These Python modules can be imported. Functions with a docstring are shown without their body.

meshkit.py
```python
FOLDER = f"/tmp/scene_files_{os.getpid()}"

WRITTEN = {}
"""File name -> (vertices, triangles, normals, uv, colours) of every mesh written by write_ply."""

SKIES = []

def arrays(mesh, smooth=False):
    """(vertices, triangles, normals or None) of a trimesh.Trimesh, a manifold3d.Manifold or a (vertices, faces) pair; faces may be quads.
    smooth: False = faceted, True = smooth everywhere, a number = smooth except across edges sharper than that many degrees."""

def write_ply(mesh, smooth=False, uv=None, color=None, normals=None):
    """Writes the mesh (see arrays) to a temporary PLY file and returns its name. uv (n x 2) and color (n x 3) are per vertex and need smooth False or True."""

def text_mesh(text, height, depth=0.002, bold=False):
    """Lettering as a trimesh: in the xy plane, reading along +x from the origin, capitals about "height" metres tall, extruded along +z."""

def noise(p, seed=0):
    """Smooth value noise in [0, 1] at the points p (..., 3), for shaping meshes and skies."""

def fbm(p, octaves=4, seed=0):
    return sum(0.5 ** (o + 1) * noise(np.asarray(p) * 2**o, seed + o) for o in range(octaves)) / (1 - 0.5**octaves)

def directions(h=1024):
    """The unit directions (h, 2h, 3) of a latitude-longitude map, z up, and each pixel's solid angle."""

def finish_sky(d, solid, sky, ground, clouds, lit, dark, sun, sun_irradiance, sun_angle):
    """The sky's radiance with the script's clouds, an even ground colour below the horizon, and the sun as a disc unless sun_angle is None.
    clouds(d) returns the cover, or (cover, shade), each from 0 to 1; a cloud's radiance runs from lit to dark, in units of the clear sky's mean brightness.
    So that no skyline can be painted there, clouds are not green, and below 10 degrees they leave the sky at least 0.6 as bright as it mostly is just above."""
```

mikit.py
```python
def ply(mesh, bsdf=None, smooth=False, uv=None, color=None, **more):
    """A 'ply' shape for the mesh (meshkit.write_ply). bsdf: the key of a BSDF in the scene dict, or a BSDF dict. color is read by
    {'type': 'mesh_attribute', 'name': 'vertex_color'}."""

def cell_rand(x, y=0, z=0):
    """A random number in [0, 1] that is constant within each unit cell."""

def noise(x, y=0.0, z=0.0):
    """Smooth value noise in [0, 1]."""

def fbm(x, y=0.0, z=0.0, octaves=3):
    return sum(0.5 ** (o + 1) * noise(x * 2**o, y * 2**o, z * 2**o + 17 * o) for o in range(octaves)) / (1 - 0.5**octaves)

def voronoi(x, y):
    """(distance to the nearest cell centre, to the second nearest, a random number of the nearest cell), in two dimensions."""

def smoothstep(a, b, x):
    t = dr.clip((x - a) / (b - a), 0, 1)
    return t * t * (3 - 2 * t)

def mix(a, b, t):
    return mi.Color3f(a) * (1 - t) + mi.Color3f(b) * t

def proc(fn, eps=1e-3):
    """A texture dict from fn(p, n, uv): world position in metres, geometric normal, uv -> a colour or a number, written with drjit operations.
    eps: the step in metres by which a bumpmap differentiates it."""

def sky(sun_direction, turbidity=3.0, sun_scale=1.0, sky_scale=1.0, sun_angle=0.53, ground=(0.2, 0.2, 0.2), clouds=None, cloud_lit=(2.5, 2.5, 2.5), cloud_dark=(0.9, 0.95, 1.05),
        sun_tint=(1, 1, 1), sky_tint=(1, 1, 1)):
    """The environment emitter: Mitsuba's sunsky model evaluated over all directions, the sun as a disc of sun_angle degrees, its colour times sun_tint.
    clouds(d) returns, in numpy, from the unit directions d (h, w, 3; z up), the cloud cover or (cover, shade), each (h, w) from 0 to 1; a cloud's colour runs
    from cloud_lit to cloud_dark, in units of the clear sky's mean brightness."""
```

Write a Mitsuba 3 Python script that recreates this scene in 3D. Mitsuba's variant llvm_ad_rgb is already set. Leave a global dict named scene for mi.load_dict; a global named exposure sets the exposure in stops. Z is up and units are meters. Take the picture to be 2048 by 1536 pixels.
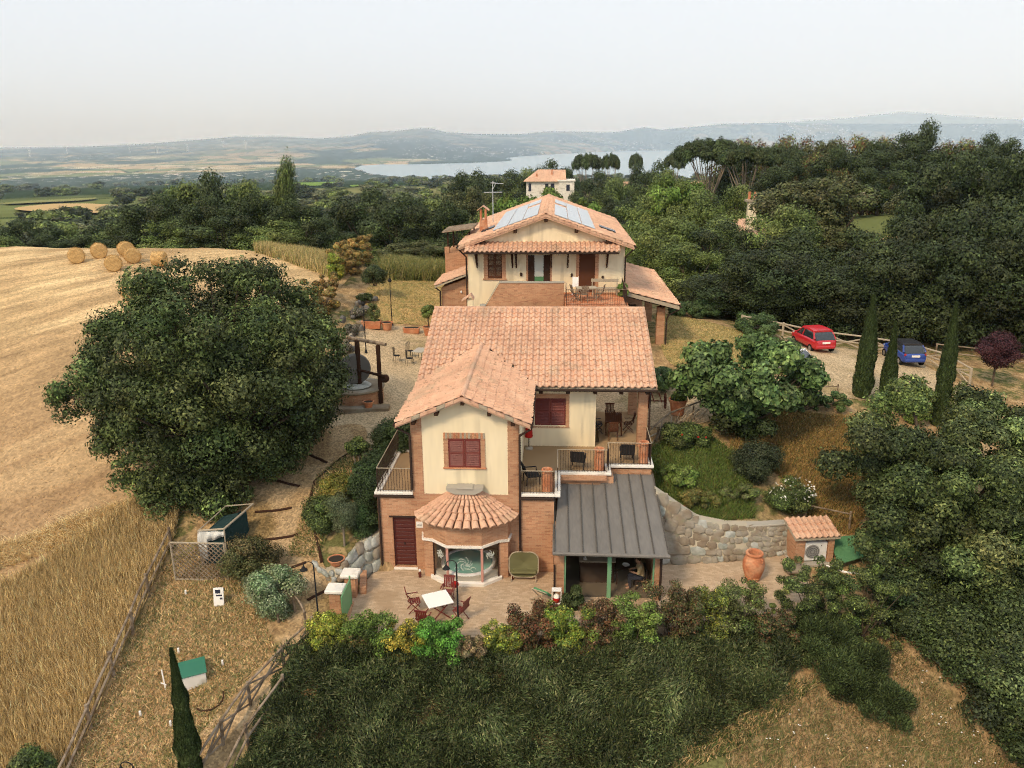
import math, random
import numpy as np, trimesh, shapely, manifold3d
import drjit as dr, mitsuba as mi, mikit
import meshkit
from mikit import ply, proc, noise, fbm, voronoi, cell_rand, smoothstep, mix
from scipy.interpolate import RBFInterpolator
from shapely.geometry import Polygon, box as sbox

T = mi.ScalarTransform4f
scene, labels = {}, {}
PI = math.pi
# ------------------------------------------------------------------ camera, sky, exposure
CAM = np.array([0.0, 0.0, 17.5])
PITCH, YAW, ROLL = math.atan(483 / 1580.0), math.radians(3.26), math.radians(0.5)
_f = np.array([-math.sin(YAW) * math.cos(PITCH), math.cos(YAW) * math.cos(PITCH), -math.sin(PITCH)])
_r0 = np.array([math.cos(YAW), math.sin(YAW), 0.0])
_u0 = np.cross(_r0, _f)
_u = np.cross(_r0 * math.cos(ROLL) - _u0 * math.sin(ROLL), _f)
scene['camera'] = {'type': 'perspective', 'fov': math.degrees(2 * math.atan(1024 / 1580.0)), 'fov_axis': 'x', 'near_clip': 0.1, 'far_clip': 90000.0,
                   'to_world': T().look_at(CAM.tolist(), (CAM + _f).tolist(), _u.tolist()), 'medium': {'type': 'ref', 'id': 'air'}}
scene['air'] = {'type': 'homogeneous', 'albedo': {'type': 'rgb', 'value': [0.93, 0.95, 0.97]}, 'sigma_t': {'type': 'rgb', 'value': [4.7e-5, 5.8e-5, 7.0e-5]}}


def cloud_cover(d):
    s = meshkit.fbm(d * np.array([2.0, 2.0, 5.0]), 4, 5)
    az = np.arctan2(d[..., 0], d[..., 1])
    shade = 0.30 - 0.30 * np.sin(az + 0.15) + 0.35 * (s - 0.5)
    return np.ones(d.shape[:2]), np.clip(shade, 0, 1)


scene['sky_light'] = mikit.sky([-0.50, -0.80, 0.90], turbidity=3, sun_scale=0.28, sun_angle=12, clouds=cloud_cover,
                               cloud_lit=(1.50, 1.60, 1.73), cloud_dark=(1.13, 1.25, 1.40), sun_tint=(1.0, 0.96, 0.89))
exposure = 2.9

# ------------------------------------------------------------------ helpers


_used = {}


def thing(name, label, cat, group=None, kind=None):
    key = name if name not in _used else '%s_%03d' % (name, _used[name] + 1)
    _used[name] = _used.get(name, -1) + 1
    labels[key] = {'label': label, 'category': cat}
    if group:
        labels[key]['group'] = group
    if kind:
        labels[key]['kind'] = kind
    return key


def put(key, mesh, bsdf, smooth=False, color=None, **more):
    scene[key] = ply(mesh, bsdf, smooth, None, color, **more)
    return key


def part(parent, name, mesh, bsdf, smooth=False, color=None, label=None, kind=None):
    base = parent + '__' + name
    key = base if base not in _used else '%s_%03d' % (base, _used[base] + 1)
    _used[base] = _used.get(base, -1) + 1
    if isinstance(mesh, dict):
        scene[key] = mesh
    else:
        put(key, mesh, bsdf, smooth, color)
    if label or kind:
        labels[key] = {}
        if label:
            labels[key]['label'] = label
        if kind:
            labels[key]['kind'] = kind
    return key


def single(name, label, cat, mesh, bsdf, group=None, kind=None, smooth=False, color=None):
    key = thing(name, label, cat, group, kind)
    put(key, mesh, bsdf, smooth, color)
    return key


def struct(name, mesh, bsdf, smooth=False, color=None, label=None, cat=None):
    key = name if name not in _used else '%s_%03d' % (name, _used[name] + 1)
    _used[name] = _used.get(name, -1) + 1
    labels[key] = {'kind': 'structure', 'label': label or name.replace('_', ' '), 'category': cat or name.replace('_', ' ')}
    put(key, mesh, bsdf, smooth, color)
    return key


def cat(*ms):
    ms = [m for m in ms if m is not None]
    if len(ms) == 1 and isinstance(ms[0], list):
        ms = ms[0]
    vs, fs, n = [], [], 0
    for m in ms:
        vs.append(np.asarray(m.vertices)); fs.append(np.asarray(m.faces) + n); n += len(m.vertices)
    return trimesh.Trimesh(np.vstack(vs), np.vstack(fs), process=False)


def bx(x0, x1, y0, y1, z0, z1):
    m = trimesh.creation.box((x1 - x0, y1 - y0, z1 - z0))
    m.apply_translation(((x0 + x1) / 2, (y0 + y1) / 2, (z0 + z1) / 2))
    return m


def cbx(x0, x1, y0, y1, z0, z1, c=0.02):
    """A box with chamfered edges."""
    c = min(c, (x1 - x0) / 3, (y1 - y0) / 3, (z1 - z0) / 3)
    p = []
    for sx in (0, 1):
        for sy in (0, 1):
            for sz in (0, 1):
                X, Y, Z = (x0, x1)[sx], (y0, y1)[sy], (z0, z1)[sz]
                ix, iy, iz = (1 - 2 * sx) * c, (1 - 2 * sy) * c, (1 - 2 * sz) * c
                p += [[X, Y + iy, Z + iz], [X + ix, Y, Z + iz], [X + ix, Y + iy, Z]]
    return trimesh.convex.convex_hull(np.array(p))


def rot(m, rz=0, at=(0, 0, 0), rx=0, ry=0):
    m = m.copy()
    for a, ax in ((rx, [1, 0, 0]), (ry, [0, 1, 0]), (rz, [0, 0, 1])):
        if a:
            m.apply_transform(trimesh.transformations.rotation_matrix(math.radians(a), ax))
    m.apply_translation(at)
    return m


def tube(pts, rad, sides=6, cap=True):
    p = np.asarray(pts, float)
    t = np.gradient(p, axis=0) if len(p) > 2 else np.repeat((p[1:] - p[:1]), 2, 0)
    t /= np.linalg.norm(t, axis=1, keepdims=True) + 1e-12
    m = t.mean(0)
    ref = np.array([0, 0, 1.0]) if abs(m[2]) < 0.8 * np.linalg.norm(m) else np.array([1.0, 0, 0])
    a = np.cross(t, ref); a /= np.linalg.norm(a, axis=1, keepdims=True) + 1e-12
    b = np.cross(t, a)
    ang = (np.arange(sides) + 0.5) * 2 * PI / sides
    r = np.broadcast_to(rad, (len(p),))[:, None, None]
    v = p[:, None] + r * (np.cos(ang)[None, :, None] * a[:, None] + np.sin(ang)[None, :, None] * b[:, None])
    f = []
    for i in range(len(p) - 1):
        for j in range(sides):
            k = (j + 1) % sides
            f += [[i * sides + j, (i + 1) * sides + j, (i + 1) * sides + k], [i * sides + j, (i + 1) * sides + k, i * sides + k]]
    v = v.reshape(-1, 3)
    if cap:
        n = len(v); v = np.vstack([v, p[:1], p[-1:]])
        e = (len(p) - 1) * sides
        for j in range(sides):
            k = (j + 1) % sides
            f += [[n, j, k], [n + 1, e + k, e + j]]
    return trimesh.Trimesh(v, np.array(f), process=False)


def lathe(prof, sides=20, at=(0, 0, 0)):
    pr = np.asarray(prof, float)
    ang = np.arange(sides) * 2 * PI / sides
    v = np.stack([pr[:, None, 0] * np.cos(ang), pr[:, None, 0] * np.sin(ang), np.broadcast_to(pr[:, None, 1], (len(pr), sides))], -1).reshape(-1, 3)
    f = []
    for i in range(len(pr) - 1):
        for j in range(sides):
            k = (j + 1) % sides
            f += [[i * sides + j, i * sides + k, (i + 1) * sides + k], [i * sides + j, (i + 1) * sides + k, (i + 1) * sides + j]]
    m = trimesh.Trimesh(v, np.array(f), process=False)
    m.apply_translation(at)
    return m


def quad(a, b, c, d):
    return trimesh.Trimesh(np.array([a, b, c, d], float), [[0, 1, 2], [0, 2, 3]], process=False)


def prism(poly, z0, z1):
    m = trimesh.creation.extrude_polygon(Polygon(poly), z1 - z0, engine='earcut')
    m.apply_translation((0, 0, z0))
    return m


def slab(quad_top, th):
    """A slab under a planar polygon of 3-D points, th thick downwards."""
    q = np.asarray(quad_top, float)
    n = len(q)
    nrm = np.cross(q[1] - q[0], q[2] - q[0])
    if nrm[2] < 0:
        q = q[::-1]
    v = np.vstack([q, q - [0, 0, th]])
    f = [[0, i, i + 1] for i in range(1, n - 1)] + [[n, n + i + 1, n + i] for i in range(1, n - 1)]
    for i in range(n):
        j = (i + 1) % n
        f += [[i, n + i, n + j], [i, n + j, j]]
    return trimesh.Trimesh(v, np.array(f), process=False)


def flip(m):
    return trimesh.Trimesh(m.vertices, m.faces[:, ::-1], process=False)


def wall_y(x0, x1, y, z0, z1, holes=(), th=0.25):
    """A wall facing -y (front at y) with rectangular holes (x0, x1, z0, z1)."""
    p = sbox(x0, z0, x1, z1)
    for h in holes:
        p = p.difference(sbox(h[0], h[2], h[1], h[3]))
    ms = []
    for g in getattr(p, 'geoms', [p]):
        m = trimesh.creation.extrude_polygon(g, th, engine='earcut')
        m.apply_transform(np.array([[1, 0, 0, 0], [0, 0, -1, y + th], [0, 1, 0, 0], [0, 0, 0, 1.0]]))
        ms.append(m)
    return cat(ms)


def poly_y(pts, y, th):
    """A vertical plate: polygon of (x, z), front face at y."""
    m = trimesh.creation.extrude_polygon(Polygon(pts), th, engine='earcut')
    m.apply_transform(np.array([[1, 0, 0, 0], [0, 0, -1, y + th], [0, 1, 0, 0], [0, 0, 0, 1.0]]))
    return m


def hullmesh(pts):
    return trimesh.convex.convex_hull(np.asarray(pts, float))


# ------------------------------------------------------------------ materials


def rgb(*c):
    return {'type': 'rgb', 'value': list(c)}


def diff(key, c):
    scene[key] = {'type': 'twosided', 'bsdf': {'type': 'diffuse', 'reflectance': rgb(*c) if isinstance(c, tuple) else c}}


def princ(key, c, rough=0.5, metal=0.0, **k):
    scene[key] = {'type': 'twosided', 'bsdf': {'type': 'principled', 'base_color': rgb(*c) if isinstance(c, tuple) else c, 'roughness': rough, 'metallic': metal, **k}}


def brick_fn(p, n, uv):
    side = dr.abs(n.x) > dr.abs(n.y)
    u = dr.select(side, p.y, p.x)
    v = dr.select(dr.abs(n.z) > 0.7, dr.select(side, p.x, p.y), p.z)
    r = dr.floor(v / 0.075)
    uu = u / 0.26 + 0.5 * (r - 2 * dr.floor(r / 2))
    c = cell_rand(dr.floor(uu), r, 3)
    fu, fv = uu - dr.floor(uu), v / 0.075 - r
    mort = dr.maximum(dr.maximum(1 - smoothstep(0.0, 0.07, fu), smoothstep(0.94, 1.0, fu)), dr.maximum(1 - smoothstep(0.0, 0.14, fv), smoothstep(0.88, 1.0, fv)))
    b = mix((0.42, 0.205, 0.115), (0.52, 0.295, 0.175), c)
    b = mix(b, (0.30, 0.15, 0.085), smoothstep(0.88, 0.97, cell_rand(dr.floor(uu), r, 9)) * 0.6)
    b = mix(b, (0.46, 0.36, 0.24), mort * 0.75)
    return b * (0.72 + 0.5 * fbm(p.x * 0.9, p.y * 0.9, p.z * 0.9, 3))


diff('brick', proc(brick_fn))


def plaster_fn(p, n, uv):
    s = fbm(p.x * 0.7, p.y * 0.7, p.z * 0.5, 4)
    st = fbm(p.x * 5.0, p.y * 5.0, p.z * 0.6, 3)
    return mix((0.86, 0.76, 0.55), (0.80, 0.69, 0.46), s) * (0.88 + 0.2 * st) * (1 - 0.22 * smoothstep(0.56, 0.75, fbm(p.x * 2.3 + 5, p.y * 2.3, p.z * 0.22, 3)))


diff('plaster', proc(plaster_fn))


def tile_fn(p, n, uv):
    c = cell_rand(dr.floor(p.x / 0.30), dr.floor(p.y / 0.41), dr.floor(p.z / 1.7))
    b = mix((0.56, 0.335, 0.225), (0.63, 0.40, 0.27), c)
    l = fbm(p.x * 2.2, p.y * 2.2, p.z * 2.2, 4)
    b = mix(b, (0.66, 0.51, 0.36), smoothstep(0.5, 0.75, l) * 0.3)
    d = fbm(p.x * 9, p.y * 9, p.z * 9, 2)
    b = mix(b, (0.20, 0.12, 0.075), smoothstep(0.60, 0.80, d) * 0.45)
    b = mix(b, (0.27, 0.235, 0.16), smoothstep(0.58, 0.72, fbm(p.x * 1.1 + 3, p.y * 1.1, p.z * 1.1, 4)) * 0.28)
    return b * (0.84 + 0.32 * fbm(p.x * 0.5, p.y * 0.5, 5.0, 3))


diff('tile', proc(tile_fn))


def ground_fn(p, n, uv):
    a = fbm(p.x * 0.35, p.y * 0.35, 1.0, 4)
    b = fbm(p.x * 3.1, p.y * 3.1, 4.0, 3)
    c = fbm(p.x * 14.0, p.y * 14.0, 7.0, 2)
    k = mix((0.41, 0.285, 0.15), (0.29, 0.19, 0.095), smoothstep(0.35, 0.65, b))
    k = mix(k, (0.13, 0.13, 0.05), smoothstep(0.47, 0.62, a) * (0.35 + 0.65 * smoothstep(0.4, 0.6, b)))
    return k * (0.55 + 0.9 * c)


diff('ground_mat', proc(ground_fn))


def field_fn(p, n, uv):
    a = fbm(p.x * 0.22, p.y * 0.12, 2.0, 4)
    q = p.y * 0.75 - p.x * 0.66
    al = p.x * 0.75 + p.y * 0.66
    row = fbm(al * 0.09, q * 0.42, 1.0, 3)
    fine = fbm(al * 0.5, q * 2.6, 5.0, 3)
    c = fbm(p.x * 9.0, p.y * 9.0, 7.0, 3)
    k = mix((0.40, 0.275, 0.145), (0.53, 0.38, 0.20), smoothstep(0.35, 0.7, a))
    k = mix(k, (0.62, 0.455, 0.245), smoothstep(0.58, 0.70, row) * 0.75)
    k = k * (0.62 + 0.76 * fine)
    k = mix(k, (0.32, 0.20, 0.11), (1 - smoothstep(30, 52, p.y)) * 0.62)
    return k * (0.62 + 0.76 * c)


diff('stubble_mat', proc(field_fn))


def gravel_fn(p, n, uv):
    a = fbm(p.x * 0.8, p.y * 0.8, 1.0, 3)
    d1, d2, w = voronoi(p.x * 14, p.y * 14)
    k = mix((0.42, 0.315, 0.19), (0.52, 0.41, 0.26), a)
    g = fbm(p.x * 0.45 + 9, p.y * 0.45, 3.0, 4)
    k = mix(k, (0.24, 0.19, 0.085), smoothstep(0.56, 0.72, g) * 0.6)
    return k * (0.6 + 0.65 * w)


diff('gravel', proc(gravel_fn))


def path_fn(p, n, uv):
    return gravel_fn(p, n, uv) * mix((0.96, 0.90, 0.83), (0.78, 0.69, 0.58), smoothstep(0.4, 0.65, fbm(p.x * 1.1, p.y * 1.1, 8.0, 3)))


diff('path_mat', proc(path_fn))


def paving_fn(p, n, uv):
    r = dr.floor(p.y / 0.105)
    uu = p.x / 0.21 + 0.5 * (r - 2 * dr.floor(r / 2))
    c = cell_rand(dr.floor(uu), r, 3)
    fu, fv = uu - dr.floor(uu), p.y / 0.105 - r
    j = dr.maximum(1 - smoothstep(0.0, 0.09, fu), 1 - smoothstep(0.0, 0.16, fv))
    k = mix((0.41, 0.295, 0.19), (0.53, 0.405, 0.275), c)
    a = fbm(p.x * 0.9, p.y * 0.9, 2.0, 4)
    k = mix(k, (0.33, 0.23, 0.14), smoothstep(0.5, 0.75, a) * 0.6)
    return mix(k, (0.32, 0.24, 0.15), j * 0.6)


diff('paving_mat', proc(paving_fn))


def lawn_fn(p, n, uv):
    a = fbm(p.x * 0.4, p.y * 0.4, 1.0, 4)
    b = fbm(p.x * 2.7, p.y * 2.7, 4.0, 3)
    k = mix((0.44, 0.31, 0.135), (0.34, 0.26, 0.105), smoothstep(0.38, 0.62, a))
    k = mix(k, (0.18, 0.18, 0.06), smoothstep(0.52, 0.68, b) * 0.55)
    return k * (0.65 + 0.7 * fbm(p.x * 11, p.y * 11, 3.0, 2))


diff('lawn_mat', proc(lawn_fn))


def stone_fn(p, n, uv):
    a = fbm(p.x * 1.3, p.y * 1.3, p.z * 1.3, 3)
    b = fbm(p.x * 7, p.y * 7, p.z * 7, 3)
    k = mix((0.25, 0.20, 0.145), (0.33, 0.30, 0.245), smoothstep(0.35, 0.65, a))
    k = mix(k, (0.20, 0.20, 0.13), smoothstep(0.55, 0.75, b) * 0.6)
    return k * (0.7 + 0.5 * b)


diff('stone', proc(stone_fn))


def stone2_fn(p, n, uv):
    a = fbm(p.x * 1.6, p.y * 1.6, p.z * 1.6, 3)
    b = fbm(p.x * 8, p.y * 8, p.z * 8, 3)
    k = mix((0.24, 0.26, 0.22), (0.44, 0.45, 0.41), smoothstep(0.35, 0.65, a))
    return k * (0.65 + 0.6 * b)


diff('grey_stone', proc(stone2_fn))


def wood_fn(p, n, uv):
    a = fbm(p.x * 5, p.y * 5, p.z * 5, 3)
    return mix((0.30, 0.235, 0.17), (0.17, 0.125, 0.085), smoothstep(0.35, 0.65, a))


diff('old_wood', proc(wood_fn))


def terra_fn(p, n, uv):
    a = fbm(p.x * 3, p.y * 3, p.z * 3, 4)
    return mix((0.52, 0.20, 0.10), (0.60, 0.31, 0.18), smoothstep(0.35, 0.7, a)) * (0.75 + 0.4 * fbm(p.x * 14, p.y * 14, p.z * 14, 2))


diff('terracotta', proc(terra_fn))


def roofmetal_fn(p, n, uv):
    a = fbm(p.x * 1.2, p.y * 0.5, 2.0, 4)
    return mix((0.120, 0.110, 0.096), (0.165, 0.152, 0.135), a) * (0.9 + 0.2 * fbm(p.x * 12, p.y * 3, 1.0, 2))


princ('roof_metal', proc(roofmetal_fn), 0.55, 0.0, specular=0.4)


def white_fn(p, n, uv):
    a = fbm(p.x * 2.5, p.y * 2.5, p.z * 2.5, 4)
    return mix((0.78, 0.74, 0.66), (0.56, 0.52, 0.44), smoothstep(0.5, 0.8, a))


diff('white_stone', proc(white_fn))


def red_fn(p, n, uv):
    a = fbm(p.x * 3, p.y * 3, p.z * 9, 3)
    return mix((0.12, 0.018, 0.013), (0.18, 0.034, 0.025), a)


princ('red_wood', proc(red_fn), 0.45)


def bale_fn(p, n, uv):
    a = fbm(p.x * 6, p.y * 2.5, p.z * 6, 3)
    b = fbm(p.x * 24, p.y * 8, p.z * 24, 2)
    return mix((0.40, 0.24, 0.095), (0.66, 0.45, 0.20), a) * (0.55 + 0.85 * b)


diff('straw', proc(bale_fn))


def far_fn(p, n, uv):
    d1, d2, w = voronoi(p.x / 330.0 + fbm(p.x / 700, p.y / 700, 1.0, 2) * 1.5, p.y / 420.0)
    k = mix((0.42, 0.31, 0.15), (0.16, 0.18, 0.065), smoothstep(0.3, 0.55, w))
    k = mix(k, (0.50, 0.42, 0.25), smoothstep(0.82, 0.86, w))
    wd = fbm(p.x / 900.0, p.y / 1500.0, 3.0, 5)
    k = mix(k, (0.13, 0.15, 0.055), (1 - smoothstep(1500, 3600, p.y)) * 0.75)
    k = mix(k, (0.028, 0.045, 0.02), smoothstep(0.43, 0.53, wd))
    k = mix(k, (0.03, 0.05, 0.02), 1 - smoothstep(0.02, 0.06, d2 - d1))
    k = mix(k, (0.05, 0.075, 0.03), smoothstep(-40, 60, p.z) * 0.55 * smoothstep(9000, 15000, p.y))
    s = cell_rand(dr.floor(p.x / 28), dr.floor(p.y / 60), 1)
    t = smoothstep(0.50, 0.62, fbm(p.x / 1600.0, p.y / 2600.0, 9.0, 3))
    k = mix(k, (0.70, 0.62, 0.52), smoothstep(0.93, 0.94, s) * t * smoothstep(3500, 6000, p.y))
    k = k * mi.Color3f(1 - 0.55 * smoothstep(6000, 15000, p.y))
    return k * (0.7 + 0.6 * fbm(p.x / 40, p.y / 60, 1.0, 3))


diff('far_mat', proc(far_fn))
diff('vcol', {'type': 'mesh_attribute', 'name': 'vertex_color'})
scene['leaf'] = {'type': 'twosided', 'bsdf': {'type': 'principled', 'base_color': {'type': 'mesh_attribute', 'name': 'vertex_color'}, 'roughness': 0.6, 'specular': 0.22}}
diff('mortar', (0.46, 0.41, 0.31))
diff('mill_stone', (0.15, 0.145, 0.135))
princ('door_red', (0.085, 0.016, 0.012), 0.5)
diff('tile_shadow', (0.27, 0.14, 0.085))
diff('dark_metal', (0.05, 0.034, 0.027))
diff('black_metal', (0.025, 0.025, 0.025))
diff('dark_wood', (0.055, 0.030, 0.02))
diff('brown_wood', (0.105, 0.045, 0.025))
diff('rust_metal', (0.12, 0.035, 0.022))
diff('wicker_dark', (0.035, 0.033, 0.032))
diff('pink_frame', (0.50, 0.27, 0.22))
princ('green_paint', (0.17, 0.36, 0.20), 0.45)
princ('gate_green', (0.13, 0.30, 0.14), 0.5)
princ('teal_lid', (0.035, 0.16, 0.10), 0.45)
diff('sheet_green', (0.10, 0.24, 0.115))
princ('white_paint', (0.80, 0.78, 0.73), 0.4)
princ('white_plastic', (0.72, 0.72, 0.70), 0.4)
diff('grey_paint', (0.30, 0.30, 0.29))
diff('dark_inside', (0.05, 0.042, 0.034))
diff('inside_wall', (0.32, 0.28, 0.21))
diff('floor_tile', (0.34, 0.235, 0.135))
diff('weathered', (0.40, 0.34, 0.25))
diff('olive_cloth', (0.15, 0.145, 0.07))
diff('skin', (0.45, 0.26, 0.17))
diff('cream_cloth', (0.55, 0.43, 0.24))
diff('dark_hair', (0.03, 0.018, 0.012))
diff('dark_cloth', (0.035, 0.04, 0.06))
diff('red_cloth', (0.40, 0.025, 0.02))
diff('tarp', (0.028, 0.055, 0.055))
diff('pale_tarp', (0.62, 0.62, 0.58))
diff('tyre', (0.02, 0.02, 0.02))
diff('tap_water', (0.20, 0.42, 0.36))
diff('frost', (0.62, 0.66, 0.60))
diff('curtain', (0.55, 0.58, 0.52))
princ('car_red', (0.42, 0.012, 0.02), 0.25, 0.0, clearcoat=1.0, clearcoat_gloss=0.95)
princ('car_blue', (0.012, 0.045, 0.24), 0.25, 0.0, clearcoat=1.0, clearcoat_gloss=0.95)
princ('car_white', (0.75, 0.76, 0.78), 0.25, 0.0, clearcoat=1.0, clearcoat_gloss=0.95)
princ('car_black', (0.02, 0.02, 0.025), 0.25, 0.0, clearcoat=1.0, clearcoat_gloss=0.95)
princ('car_glass', (0.02, 0.025, 0.03), 0.08, 0.0, specular=0.8)
princ('tail_lamp', (0.35, 0.01, 0.01), 0.2)
princ('rim', (0.45, 0.45, 0.46), 0.35, 0.8)
princ('solar', (0.42, 0.45, 0.475), 0.16, 0.55, specular=1.0)
princ('alu', (0.60, 0.61, 0.62), 0.35, 0.7)
scene['glass'] = {'type': 'thindielectric', 'int_ior': 1.5}


def water_fn(p, n, uv):
    return 0.25 * noise(p.x / 14.0, p.y / 14.0) + 0.1 * noise(p.x / 5.0, p.y / 5.0)


scene['water'] = {'type': 'principled', 'base_color': rgb(0.10, 0.16, 0.19), 'roughness': 0.18, 'specular': 0.6}
scene['concrete'] = {'type': 'twosided', 'bsdf': {'type': 'diffuse', 'reflectance': rgb(0.40, 0.37, 0.31)}}
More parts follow.
